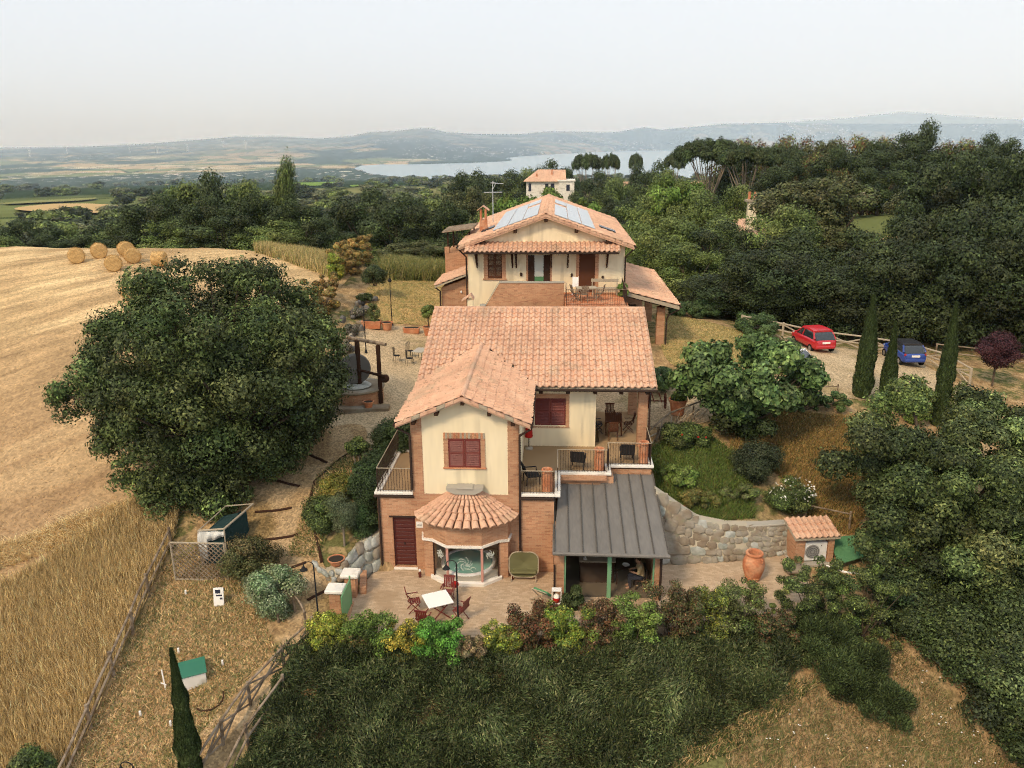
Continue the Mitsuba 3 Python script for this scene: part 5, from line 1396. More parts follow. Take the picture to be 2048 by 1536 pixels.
# ------------------------------------------------------------------ lamp posts
def lamp_post(x, y, z, h, lab, side=1, crook=True):
    k = thing('lamp_post', lab, 'lamp post', 'dark garden lamp posts')
    part(k, 'pole', tube([(x, y, z), (x, y, z + h)], [.038, .026], 7), 'black_metal')
    part(k, 'base', lathe([(0, 0), (.10, 0), (.09, .1), (.05, .25), (0, .3)], 10, (x, y, z)), 'black_metal', 30)
    if crook:
        t = np.linspace(0, PI * 1.05, 8)
        part(k, 'arm', tube([(x, y, z + h - .1)] + [(x - side * .19 * (1 - math.cos(a)), y, z + h + .16 * math.sin(a)) for a in t], .018, 6), 'black_metal')
        part(k, 'lamp_shade', lathe([(0, 0), (.03, -.02), (.05, -.08), (.15, -.19), (.14, -.19), (0, -.12)], 12, (x - side * .38, y, z + h)), 'black_metal', 30)
    else:
        part(k, 'lamp_shade', lathe([(0, .3), (.03, .28), (.15, .12), (.13, .1), (.10, .0), (0, 0)], 12, (x, y, z + h)), 'black_metal', 30)


lamp_post(-3.58, 25.75, 0.0, 2.65, 'dark lamp post at the front edge of the paving, right of the white table', 1, True)
lamp_post(-8.75, 25.2, g1(-8.75, 25.2), 3.0, 'lamp post with a hooked arm beside the white pier and the gravel path', 1, True)
lamp_post(-12.35, 18.35, g1(-12.35, 18.35), 2.55, 'lamp post in the bottom left foreground with only its hooked head in view', 1, True)
lamp_post(-12.1, 48.4, g1(-12.1, 48.4), 3.1, 'thin lamp post behind the millstone frame', 1, False)
lamp_post(-11.6, 54.4, g1(-11.6, 54.4), 3.1, 'thin lamp post at the edge of the yellow lawn', 1, False)


# ------------------------------------------------------------------ fences
def rail_fence(lab, pts, h=1.0, rails=(.45, .95), cross=False, post_gap=2.0, mat='old_wood', r=.05, seed=1, cat_='fence', group=None):
    k = thing('wooden_fence', lab, cat_, group)
    rng = np.random.default_rng(seed)
    pts = [np.array(p, float) for p in pts]
    P = [pts[0]]
    for a, b in zip(pts, pts[1:]):
        n = max(1, int(round(np.linalg.norm(b - a) / post_gap)))
        P += [a + (b - a) * (i + 1) / n for i in range(n)]
    tops = []
    for q in P:
        z = g1(*q)
        tops.append(z)
        part(k, 'post', tube([(q[0], q[1], z - .2), (q[0] + rng.normal(0, .02), q[1] + rng.normal(0, .02), z + h + rng.uniform(0, .08))], r * 1.15, 7), mat)
    for (a, za), (b, zb) in zip(zip(P, tops), list(zip(P, tops))[1:]):
        for t in rails:
            m_ = (a + b) / 2 + rng.normal(0, .02, 2)
            part(k, 'rail', tube([(*a, za + t), (*m_, (za + zb) / 2 + t + rng.normal(0, .02)), (*b, zb + t)], r * .85, 6), mat)
        if cross:
            part(k, 'brace', tube([(*a, za + .12), (*b, zb + h - .1)], r * .7, 5), mat)
            part(k, 'brace', tube([(*a, za + h - .1), (*b, zb + .12)], r * .7, 5), mat)


rail_fence('two rail rustic fence between the standing wheat and the left yard', [(-15.5, 18.6), (-15.7, 21.5), (-15.9, 23.5), (-16.5, 27.5), (-16.75, 30.2)], 1.0, (.42, .92), False, 2.1, 'old_wood', .055, 3)
rail_fence('rustic fence along the upper side of the gravel path below the gate', [(-8.9, 25.0), (-9.7, 23.8), (-10.45, 22.4), (-10.9, 21.0), (-11.3, 19.4)], 1.0, (.5, .95), True, 2.0, 'old_wood', .05, 5)
rail_fence('rustic fence on the lower side of the gravel path against the dark ground cover', [(-9.3, 22.6), (-10.0, 20.9), (-10.3, 19.2)], 1.0, (.5, .95), False, 1.9, 'old_wood', .05, 7)
rail_fence('short rustic fence between the gate lamp and the variegated shrub', [(-9.3, 25.4), (-10.1, 26.5), (-10.6, 26.0)], .9, (.85,), False, 1.2, 'old_wood', .045, 8)
rail_fence('cross braced wooden fence behind the parked cars', [(13.2, 55.6), (15.8, 54.6), (18.5, 54.0), (21.3, 53.7), (23.9, 53.3), (25.2, 51.0), (25.6, 48.2)], 1.15, (.62, 1.12), True, 2.5, 'weathered', .07, 9)
rail_fence('plain rail fence running right from the parking past the dark plum tree', [(26.2, 54.2), (30, 53.6), (34, 53), (38, 52)], 1.1, (.6, 1.1), False, 2.6, 'old_wood', .05, 10)
rail_fence('low rail fence on the bank below the parking', [(9.5, 42.0), (12.6, 42.4), (15.6, 42.6)], .7, (.66,), False, 2.8, 'old_wood', .035, 11)
rail_fence('thin rail fence at the far right edge behind the big oak', [(17.5, 30.8), (20.5, 31.5), (23.5, 32.5)], 1.1, (.6, 1.1), True, 2.4, 'weathered', .05, 12)
rail_fence('short rail beside the small brick hut', [(11.3, 33.0), (13.2, 32.7)], .9, (.85,), False, 1.9, 'old_wood', .045, 13)
BF = thing('branch_fence', 'tangled fence of crooked branches between the porch corner and the big pot', 'fence')
rng = np.random.default_rng(21)
for i in range(16):
    t = i / 15
    a = np.array([4.75 + 2.6 * t, 37.2 + 2.2 * t])
    b = a + rng.normal(0, .35, 2) + [.5, -.1]
    za, zb = g1(*a), g1(*b) + rng.uniform(.7, 1.15)
    mdl = (np.array([*a, za]) + np.array([*b, zb])) / 2 + rng.normal(0, .1, 3)
    part(BF, 'branch', tube([(*a, za - .1), mdl, (*b, zb)], [.05, .04, .025], 5), 'old_wood' if i % 2 else 'weathered')
part(BF, 'rail', tube([(4.6, 36.9, g1(4.6, 36.9) + .9), (5.8, 38.1, g1(5.8, 38.1) + 1.15), (7.6, 39.6, g1(7.6, 39.6) + 1.1)], .05, 6), 'old_wood')
part(BF, 'rail', tube([(4.6, 37.0, g1(4.6, 37.0) + .5), (6.0, 38.1, g1(6, 38.1) + .5), (7.5, 39.4, g1(7.5, 39.4) + .75)], .045, 6), 'weathered')

# path steps
STEPS = [((-12.06, 35.6), (-10.95, 34.8)), ((-13.5, 34.0), (-11.95, 33.5)), ((-13.6, 32.05), (-11.95, 32.2)), ((-12.7, 30.45), (-11.2, 30.7)), ((-11.15, 28.8), (-10.4, 29.05)), ((-9.75, 27.05), (-9.0, 27.75))]
for a, b in STEPS:
    pts = [(a[0] + (b[0] - a[0]) * t, a[1] + (b[1] - a[1]) * t) for t in np.linspace(0, 1, 6)]
    part('gravel_path', 'timber_step', tube([(x, y, g1(x, y) + .06) for x, y in pts], .065, 6), 'dark_wood')
part('gravel_path', 'edging', cat(tube([(x, y, g1(x, y) + .06) for x, y in ((-9.7, 29.0), (-10.4, 30.6), (-11.15, 32.1), (-11.25, 33.6), (-10.3, 35.0), (-9.3, 36.3))], .07, 5)), 'dark_wood', label='timber edging of the path')
# gate and piers
GT = thing('garden_gate', 'green metal gate leaf standing open beside the white capped piers', 'gate')
part(GT, 'panel', cbx(-8.02, -7.97, 25.75, 27.0, .08, 1.15, .01), 'gate_green')
part(GT, 'hinge_post', tube([(-7.99, 27.02, 0), (-7.99, 27.02, 1.3)], .035, 6), 'gate_green')
for x, y, lab in ((-8.15, 27.75, 'brick pier with a white cap, behind the green gate'), (-8.45, 26.6, 'brick pier with a white cap, in front by the lamp post')):
    k = thing('gate_pier', lab, 'pier', 'white capped gate piers')
    part(k, 'shaft', bx(x - .22, x + .22, y - .22, y + .22, -.2, .92), 'brick')
    part(k, 'cap', cbx(x - .36, x + .36, y - .33, y + .33, .92, 1.06, .03), 'white_stone')
single('brick_kerb', 'low brick kerb wall running from the pier along the paving edge', 'kerb', cat(rot(bx(-.13, .13, -.8, .8, -.15, .32), 12, (-7.88, 28.6, 0)), rot(bx(-.12, .12, -1.0, 1.0, -.15, .06), 3, (-8.0, 26.2, 0.0))), 'brick')


# ------------------------------------------------------------------ stone walls
def boulder(c, s, rng, flat=None):
    m = trimesh.creation.icosphere(1)
    v = m.vertices * (1 + rng.normal(0, .15, (len(m.vertices), 1)))
    v = np.sign(v) * np.abs(v) ** .72
    return trimesh.Trimesh(v * s, m.faces)


def stone_wall(key, base_pts, top_pts, rows, rng, mat, dens=.62, proud=.06, mortar='mortar'):
    """Stones set in a leaning sheet of mortar between a foot line and a top line."""
    A, Bp = np.array(base_pts, float), np.array(top_pts, float)

    def at(line, t):
        d = np.concatenate([[0], np.cumsum(np.linalg.norm(np.diff(line, axis=0), axis=1))])
        return np.array([np.interp(t * d[-1], d, line[:, k]) for k in range(3)])
    N = 28
    vs = []
    for i in range(N + 1):
        a, b = at(A, i / N), at(Bp, i / N)
        back = np.array([0, .5, 0])
        vs += [a - [0, 0, .3], a + (b - a) * .33, a + (b - a) * .66, b, b + back, a + back * 2 - [0, 0, .3]]
    fs = []
    for i in range(N):
        for k in range(5):
            p, q = i * 6 + k, (i + 1) * 6 + k
            fs += [[p, q, q + 1], [p, q + 1, p + 1]]
    part(key, 'mortar_bed', trimesh.Trimesh(np.array(vs), np.array(fs), process=False), mortar, label='mortar between the stones')
    L = np.linalg.norm(np.diff(A, axis=0), axis=1).sum()
    for r in range(rows):
        t = 0.0
        while t < 1:
            a, b = at(A, t), at(Bp, t)
            Hh = np.linalg.norm(b - a)
            rh = max(Hh / rows, .2)
            nn = max(1, int(round(Hh / rh)))
            w = rng.uniform(.28, .66) * min(1.2, max(.7, rh / .36))
            if r < nn:
                tt = min(1, t + w / 2 / L)
                a, b = at(A, tt), at(Bp, tt)
                c = a + (b - a) * (r + .5) / nn
                tn = at(A, min(1, tt + .01)) - at(A, max(0, tt - .01))
                ex = tn / np.linalg.norm(tn)
                ez = (b - a) / (np.linalg.norm(b - a) + 1e-9)
                ey = np.cross(ez, ex)
                m = boulder(c, np.array([w * .56, proud, Hh / nn * .56]) * rng.uniform(.86, 1.08, 3), rng)
                an = rng.uniform(-.25, .25)
                R_ = np.stack([ex * math.cos(an) + ez * math.sin(an), ey, -ex * math.sin(an) + ez * math.cos(an)], 1)
                v = m.vertices @ R_.T + c + rng.normal(0, .02, 3)
                part(key, 'stone', trimesh.Trimesh(v, m.faces), mat if not isinstance(mat, tuple) else mat[int(rng.integers(len(mat)))], 40)
            t += w / L


rng = np.random.default_rng(5)
SW = thing('stone_wall', 'leaning retaining wall of large brown fieldstones behind the right hand paving', 'wall')
stone_wall(SW, [(4.35, 30.65, 0), (5.5, 30.72, 0), (7.5, 31.0, 0), (10.35, 31.75, 0)], [(4.35, 31.3, 3.2), (5.3, 31.35, 2.5), (6.3, 31.5, 1.75), (7.6, 31.6, 1.45), (10.35, 32.1, 1.2)], 6, rng, ('stone', 'stone', 'stone', 'stone', 'grey_stone'))
part(SW, 'coping', cat(rot(cbx(-1.45, 1.45, -.22, .22, 0, .09, .02), 10, (8.8, 32.0, 1.28))), 'concrete', label='flat concrete coping')
LW = thing('stone_wall', 'pale grey rockery wall stepping up from the gate to the red door', 'wall')
stone_wall(LW, [(-10.15, 28.75, .25), (-9.4, 28.1, .1), (-8.75, 27.95, .0), (-8.3, 28.4, 0), (-7.95, 29.1, 0), (-7.5, 29.8, 0)], [(-10.1, 29.2, .75), (-9.4, 28.5, .6), (-8.8, 28.35, .8), (-8.5, 28.9, 1.15), (-8.25, 29.6, 1.3), (-7.5, 30.3, 1.5)], 3, rng, ('grey_stone', 'grey_stone', 'stone'), proud=.15)
BK = thing('rock_bank', 'bank of rough rocks with grey plants climbing beside the court', 'rocks')
for i in range(26):
    t = i / 25
    x, y = -13.3 - 1.0 * t + rng.normal(0, .35), 46.5 + 12 * t + rng.normal(0, .3)
    m = boulder(0, rng.uniform(.14, .34, 3), rng)
    part(BK, 'rock', trimesh.Trimesh(m.vertices + [x, y, g1(x, y) + .12], m.faces), ('stone', 'mill_stone')[i % 2], 40)
SP = thing('stone_pile', 'two rough stone slabs lying in front of the brick hut', 'stones')
for (x, y, z, a) in ((10.25, 30.35, .10, 20), (10.2, 30.1, .26, -15)):
    m = boulder(0, np.array([.5, .32, .13]), rng)
    part(SP, 'stone', rot(trimesh.Trimesh(m.vertices, m.faces), a, (x, y, z)), 'stone', 40)

# small brick hut with the air conditioner
HT = thing('brick_hut', 'small brick hut with a sloping tile roof at the end of the paving', 'hut')
hx, hy = 11.15, 31.5
hm = lambda m: rot(m, 8, (hx, hy, -.02))
part(HT, 'wall', cat(hm(bx(-.85, -.45, -.45, .5, 0, 1.25)), hm(bx(.6, .85, -.45, .5, 0, 1.25)), hm(bx(-.45, .6, .3, .5, 0, 1.25))), 'brick')
HRf = part(HT, 'roof', hm(slab([(-1.0, -.62, 1.30), (1.0, -.62, 1.30), (1.0, .62, 1.62), (-1.0, .62, 1.62)], .08)), 'weathered', label='sloping tile roof')
for c in range(8):
    for r in range(3):
        m = joined(tile_mesh(.25, .5), [roof_frame((-1.0 + c * .25, -.64 + r * .42, 1.31 + r * .108), (1, 0, 0), (0, 1, .256))])
        part(HRf, 'tile', hm(m), 'tile', 35)
part(HT, 'base_slab', hm(cbx(-.95, .95, -.6, .6, -.1, .05, .02)), 'concrete')
AC = thing('air_conditioner', 'grey air conditioner unit standing inside the small brick hut', 'air conditioner')
part(AC, 'housing', hm(cbx(-.42, .57, -.40, -.08, .12, .98, .02)), 'white_plastic')
part(AC, 'fan_grille', hm(rot(lathe([(0, 0), (.30, 0), (.32, .02), (.32, -.01), (0, -.01)], 24), 0, (-.08, -.41, .56), rx=90)), 'grey_paint')
part(AC, 'fan_rings', hm(cat(*[rot(trimesh.creation.torus(r, .008, 20, 4), 0, (-.08, -.435, .56), rx=90) for r in (.1, .18, .26)])), 'black_metal')
part(AC, 'badge', hm(bx(.28, .32, -.405, -.399, .80, .84)), 'black_metal')
single('green_tarp', 'sheet of dull green roofing lying beyond the brick hut', 'tarpaulin', slab([(12.0, 30.4, .35), (13.6, 31.0, .5), (13.9, 32.4, .75), (12.2, 32.2, .65)], .04), 'sheet_green')
single('white_pipe', 'white pipe lying at the foot of the green sheet', 'pipe', tube([(11.6, 30.6, .15), (12.2, 30.1, .15), (12.9, 29.9, .2)], .05, 6), 'white_paint')

# cart
CT = thing('hand_cart', 'rusty two wheeled hand cart behind the porch column', 'cart')
cx_, cy_ = 5.5, 40.9
cz_ = g1(cx_, cy_) + .04
for s in (-.45, .45):
    wk = part(CT, 'wheel', rot(trimesh.creation.torus(.40, .028, 24, 6), 0, (cx_ + s, cy_, cz_ + .42), ry=90), 'rust_metal', 35)
    part(wk, 'spokes', cat(*[tube([(cx_ + s, cy_, cz_ + .42), (cx_ + s, cy_ + .4 * math.cos(a), cz_ + .42 + .4 * math.sin(a))], .015, 4) for a in np.linspace(0, 2 * PI, 9)[:-1]]), 'rust_metal')
part(CT, 'axle', tube([(cx_ - .5, cy_, cz_ + .42), (cx_ + .5, cy_, cz_ + .42)], .035, 6), 'rust_metal')
part(CT, 'frame', cat(tube([(cx_ - .2, cy_ - .5, cz_ + .5), (cx_ - .2, cy_ + .9, cz_ + .6)], .03, 5), tube([(cx_ + .2, cy_ - .5, cz_ + .5), (cx_ + .2, cy_ + .9, cz_ + .6)], .03, 5), tube([(cx_ - .25, cy_ + .6, cz_ + .55), (cx_ - .25, cy_ + .6, cz_ + 1.4)], .025, 5)), 'rust_metal')

# ------------------------------------------------------------------ shelter, sign, well cover, stakes
SH = thing('tarp_shelter', 'tank wrapped in dark green tarpaulin under a pale frame beside the oak', 'shelter')
zx = g1(-14.5, 29.6)
rng = np.random.default_rng(8)
part(SH, 'tarpaulin', cat(hullmesh([(-14.9, 29.1, zx), (-13.75, 29.1, zx), (-14.85, 29.1, zx + 1.5), (-13.8, 29.1, zx + 1.65), (-14.7, 31.0, zx + .2), (-13.4, 31.2, zx + .2), (-14.6, 31.0, zx + 1.55), (-13.45, 31.2, zx + 1.75)])), 'tarp')
v = []
for i in range(15):
    for j in range(9):
        a, b = i / 14, j / 8
        v.append((-14.98 + 1.3 * a + rng.normal(0, .01), 29.0 - .05 * math.sin(a * 17 + b * 3) - .10 * math.sin(PI * b), zx + 1.78 - b * (1.5 if a < .35 else .75 - .5 * a) + rng.normal(0, .012)))
f = [[i * 9 + j, (i + 1) * 9 + j, (i + 1) * 9 + j + 1] for i in range(14) for j in range(8)] + [[i * 9 + j, (i + 1) * 9 + j + 1, i * 9 + j + 1] for i in range(14) for j in range(8)]
part(SH, 'pale_sheet', trimesh.Trimesh(np.array(v), f), 'pale_tarp', True, label='pale torn sheet over the front')
v = [(x + dx, y, zx + z) for x, y, z, dx in [(-13.72, 29.05 + t * 2.1, 1.75 - q * .4 + .04 * math.sin(t * 14 + q), .06 * math.sin(t * 19 + q * 2)) for t in np.linspace(0, 1, 13) for q in range(5)]]
f = [[i * 5 + j, (i + 1) * 5 + j, (i + 1) * 5 + j + 1] for i in range(12) for j in range(4)] + [[i * 5 + j, (i + 1) * 5 + j + 1, i * 5 + j + 1] for i in range(12) for j in range(4)]
part(SH, 'side_sheet', trimesh.Trimesh(np.array(v), f), 'tarp', True)
part(SH, 'frame', cat(tube([(-14.95, 28.98, zx + 1.80), (-13.65, 28.98, zx + 1.92)], .05, 6), tube([(-13.65, 28.98, zx + 1.92), (-13.15, 31.4, zx + 2.05)], .055, 6), tube([(-14.95, 28.98, zx + 1.80), (-14.55, 31.3, zx + 1.95)], .03, 6), tube([(-14.55, 31.3, zx + 1.95), (-13.15, 31.4, zx + 2.05)], .03, 6), tube([(-13.68, 28.98, zx), (-13.65, 28.98, zx + 1.9)], .04, 6), tube([(-14.95, 28.98, zx), (-14.95, 28.98, zx + 1.8)], .04, 6)), 'weathered')
for _k in [q for q in scene if q.startswith(SH + '__')]:
    scene[_k]['to_world'] = T().translate([-14.3, 29.6, zx]).scale([.86, .9, .88]).translate([14.3, -29.6, -zx])
TL_ = thing('lattice_panel', 'diamond lattice trellis panel standing in front of the tarpaulin shelter', 'trellis')
lx0, lx1, ly, lz0, lz1 = -15.75, -13.5, 28.35, g1(-14.6, 28.3) + .05, g1(-14.6, 28.3) + 1.75
sl = []
P_ = sbox(lx0, lz0, lx1, lz1)
for k in range(-14, 18):
    for s in (-1, 1):
        x = lx0 + k * .21
        ln = shapely.LineString([(x, lz0), (x + s * 3, lz0 + 3)]).intersection(P_)
        if not ln.is_empty and ln.length > .05:
            c = np.array(ln.coords)
            part(TL_, 'slat', tube([(c[0][0], ly + .02 * s, c[0][1]), (c[-1][0], ly + .02 * s, c[-1][1])], .022, 4), 'old_wood')
part(TL_, 'frame', cat(tube([(lx0, ly, lz0 - .1), (lx0, ly, lz1)], .04, 5), tube([(lx1, ly, lz0 - .1), (lx1, ly, lz1)], .04, 5), tube([(lx0, ly, lz1), (lx1, ly, lz1)], .035, 5), tube([(lx0, ly, lz0), (lx1, ly, lz0)], .035, 5)), 'weathered')
SB = thing('notice_board', 'small white sign board leaning in the dry grass of the left yard', 'sign')
z0 = g1(-13.3, 26.8)
part(SB, 'board', rot(cbx(-.2, .2, -.02, .02, .02, .78, .01), 8, (-13.3, 26.85, z0), rx=-12), 'white_paint')
part(SB, 'markings', cat(*[rot(bx(a, b, -.024, -.021, c, d), 8, (-13.3, 26.85, z0), rx=-12) for a, b, c, d in ((-.12, .08, .55, .70), (-.1, .14, .44, .50), (.05, .15, .3, .38))]), 'dark_cloth')
WC = thing('well_cover', 'square concrete well with a teal green lid behind the front cypress', 'well')
z0 = g1(-12.75, 23.5)
part(WC, 'curb', rot(cbx(-.52, .52, -.46, .46, -.2, .40, .02), 28, (-13.0, 23.4, z0)), 'white_stone')
part(WC, 'lid', rot(cbx(-.56, .56, -.5, .5, .40, .45, .015), 28, (-13.0, 23.4, z0)), 'teal_lid')
for x, y, lab in ((-13.95, 24.55, 'white marker stake in the dry yard left of the teal lidded well'), (-12.05, 24.0, 'white marker stake in the dry yard right of the teal lidded well'), (-14.2, 22.0, 'white marker stake left of the front cypress, nearer the fence'), (-13.0, 21.7, 'white marker stake close to the front cypress'), (-15.0, 27.6, 'pale stake lying by the trellis in the yard')):
    single('marker_stake', lab, 'stake', rot(cbx(-.035, .035, -.035, .035, -.05, .20, .008), 20, (x, y, g1(x, y))), 'white_paint', 'white marker stakes in the yard')
single('white_pole', 'thin white pole leaning beside the teal lidded well', 'pole', cat(tube([(-13.75, 23.0, g1(-13.7, 23)), (-13.85, 23.1, g1(-13.7, 23) + .75)], .025, 5), tube([(-13.95, 23.1, g1(-13.7, 23) + .2), (-13.7, 23.0, g1(-13.7, 23) + .2)], .02, 5)), 'white_paint')
single('garden_hose', 'dark curved hose lying in the dry grass by the front cypress', 'hose', tube([(-12.0 + .5 * math.cos(t), 22.6 + .45 * math.sin(t), g1(-12.0 + .5 * math.cos(t), 22.6 + .45 * math.sin(t)) + .06) for t in np.linspace(-2.2, .6, 12)], .03, 5), 'dark_wood')


# ------------------------------------------------------------------ hay bales
def bale(x, y, rz_, lab, r=.57, w=.95):
    k = thing('hay_bale', lab, 'hay bale', 'round hay bales on the stubble field')
    z = g1(x, y) + .03 + r * .93
    n = 40
    prof = [(0, -w / 2 + .03), (r * .35, -w / 2 + .0), (r * .7, -w / 2 + .03), (r * .93, -w / 2 + .02), (r, -w / 2 + .09), (r * 1.01, 0), (r, w / 2 - .09), (r * .93, w / 2 - .02), (r * .7, w / 2), (0, w / 2)]
    m = lathe(prof, n)
    v = m.vertices * (1 + .035 * (meshkit.noise(m.vertices * 5 + x) - .5)[:, None])
    m = rot(trimesh.Trimesh(v, m.faces), rz_, (x, y, z), rx=90)
    part(k, 'roll', m, 'straw', 40)
    rg = np.random.default_rng(int(abs(x) * 100))
    st_ = []
    for i in range(420):
        a, q = rg.uniform(0, 2 * PI), rg.uniform(-w / 2, w / 2)
        p = np.array([r * math.cos(a), r * math.sin(a), q])
        d = np.array([-math.sin(a), math.cos(a), 0]) * rg.normal(0, .12) + np.array([math.cos(a), math.sin(a), 0]) * rg.uniform(.01, .09) + [0, 0, rg.normal(0, .05)]
        e = np.cross(d, [0, 0, 1.0]); e = e / (np.linalg.norm(e) + 1e-9) * .012
        st_.append(np.array([p - e, p + e, p + d]))
    st_ = np.array(st_).reshape(-1, 3)
    part(k, 'loose_straw', rot(trimesh.Trimesh(st_, np.arange(len(st_)).reshape(-1, 3), process=False), rz_, (x, y, z), rx=90), 'straw', kind='stuff')


bale(-36.8, 59.0, 30, 'round hay bale furthest left on the stubble field')
bale(-35.9, 60.6, 33, 'round hay bale standing behind the leftmost one, highest on the field')
bale(-32.75, 56.9, 28, 'round hay bale nearest in the close pair on the field')
bale(-32.5, 59.2, 36, 'round hay bale tucked behind the front one of the close pair')
bale(-30.1, 58.6, 95, 'hay bale seen from its side, right of the close pair')
bale(-28.7, 51.4, 32, 'round hay bale lower on the field, half hidden by the big oak')
bale(-34.2, 61.5, 40, 'small part of a hay bale showing behind the others')


# ------------------------------------------------------------------ cars
def car(lab, x, y, rz_, body, roof, L=3.6, Wd=1.64, Hc=1.5, plate=True):
    k = thing('parked_car', lab, 'car', 'parked cars')
    z = g1(x, y) + .04
    hw = Wd / 2

    def tf(m):
        return rot(m, rz_, (x, y, z))

    def shell(secs):
        """Loft of half profiles: rows along the length (y), each a list of (halfwidth, z)."""
        n = len(secs[0][1])
        v, f = [], []
        for yy, pr in secs:
            v += [(-a, yy, b) for a, b in pr] + [(a, yy, b) for a, b in pr[::-1]]
        w = 2 * n
        for i in range(len(secs) - 1):
            for j in range(w):
                q = (j + 1) % w
                f += [[i * w + j, (i + 1) * w + j, (i + 1) * w + q], [i * w + j, (i + 1) * w + q, i * w + q]]
        e = (len(secs) - 1) * w
        for j in range(1, w - 1):
            f += [[0, j, j + 1], [e, e + j + 1, e + j]]
        m = trimesh.Trimesh(np.array(v), np.array(f), process=False)
        m.fix_normals()
        return m
    h = L / 2

    def low(s, top, bot=.28):
        return [(hw * s * .80, bot), (hw * s * .97, bot + .1), (hw * s, .58), (hw * s * .985, .78), (hw * s * .93, top - .03), (hw * s * .6, top)]
    part(k, 'body', tf(shell([(-h, low(.74, .80, .40)), (-h + .06, low(.88, .90, .33)), (-h + .25, low(.97, .95)), (-h + .9, low(1, .97)), (0, low(1, .96)), (h - 1.1, low(1, .94)), (h - .5, low(.97, .84)), (h - .12, low(.86, .72, .32)), (h, low(.70, .62, .40))])), body, 42, label='glossy painted body')

    def cab(b, t, zb, zt):
        return [(hw * b, zb), (hw * (b * .55 + t * .45), zb + (zt - zb) * .55), (hw * t, zt - .06), (hw * t * .8, zt)]
    part(k, 'cabin', tf(shell([(-h + .10, cab(.80, .78, .90, .96)), (-h + .34, cab(.9, .80, .92, 1.26)), (-h + .62, cab(.92, .78, .93, Hc - .04)), (-h + 1.2, cab(.93, .77, .93, Hc)), (h - 1.9 + .35, cab(.93, .76, .93, Hc - .02)), (h - 1.0, cab(.92, .78, .92, 1.05)), (h - .8, cab(.9, .8, .90, .93))])), 'car_glass', 42, label='dark glazed cabin')
    part(k, 'roof', tf(shell([(-h + .50, [(hw * .80, 1.36), (hw * .76, Hc - .03), (hw * .5, Hc + .0)]), (-h + .68, [(hw * .82, 1.36), (hw * .785, Hc - .02), (hw * .55, Hc + .02)]), (-h + 1.2, [(hw * .82, 1.38), (hw * .775, Hc), (hw * .55, Hc + .03)]), (h - 1.55, [(hw * .81, 1.38), (hw * .765, Hc - .02), (hw * .5, Hc + .01)]), (h - 1.40, [(hw * .8, 1.36), (hw * .76, Hc - .09), (hw * .5, Hc - .06)])])), roof, 42)
    for s in (-1, 1):
        part(k, 'rear_pillar', tf(tube([(s * hw * .76, -h + .58, Hc - .1), (s * hw * .86, -h + .24, .96)], [.055, .085], 6)), body, 40)
        part(k, 'door_pillar', tf(tube([(s * hw * .80, -.1, Hc - .1), (s * hw * .94, -.02, .95)], [.04, .05], 5)), body, 40)
        part(k, 'front_pillar', tf(tube([(s * hw * .79, h - 1.55, Hc - .1), (s * hw * .90, h - .9, .95)], [.04, .05], 5)), body, 40)
        part(k, 'tail_light', tf(rot(cbx(-.07, .07, -.05, .05, -.13, .13, .03), s * 28, (s * hw * .80, -h + .09, .78))), 'tail_lamp')
        part(k, 'headlight', tf(rot(trimesh.creation.icosphere(2, .12), 0, (s * hw * .72, h - .16, .66))), 'alu', True)
        part(k, 'mirror', tf(cbx(s * hw * 1.1 - .09, s * hw * 1.1 + .09, h - 1.15, h - 1.05, .95, 1.07, .03)), body)
        for yy in (-h + .62, h - .68):
            wl = part(k, 'wheel', tf(rot(lathe([(.17, -.09), (.27, -.095), (.295, -.05), (.295, .05), (.27, .095), (.17, .09)], 24), 0, (s * (hw - .10), yy, .295), ry=90)), 'tyre', 35)
            part(wl, 'rim', tf(rot(lathe([(0, s * .06), (.17, s * .085), (.18, s * .05)], 16), 0, (s * (hw - .10), yy, .295), ry=90)), 'rim', 30)
    part(k, 'rear_window', tf(slab([(-hw * .66, -h + .30, 1.01), (hw * .66, -h + .30, 1.01), (hw * .62, -h + .50, 1.33), (-hw * .62, -h + .50, 1.33)], .05)), 'car_glass')
    part(k, 'bumper', tf(cbx(-hw * .80, hw * .80, -h - .05, -h + .12, .36, .56, .05)), body)
    part(k, 'number_plate', tf(bx(-.26, .26, -h - .056, -h - .02, .60, .71)) if False else tf(bx(-.26, .26, -h - .03, -h + .02, .70, .82)), 'white_paint')


car('small red hatchback parked by the cross braced fence, rear to the camera', 17.35, 52.9, 10, 'car_red', 'car_red')
car('small blue car with a dark roof parked right of the cypresses', 23.15, 53.2 - .9, 2, 'car_blue', 'car_black', 3.5, 1.6, 1.48)
car('white car parked behind the round fig tree, hardly showing through its leaves', 13.3, 46.6, 50, 'car_white', 'car_white', 3.9, 1.7, 1.45)

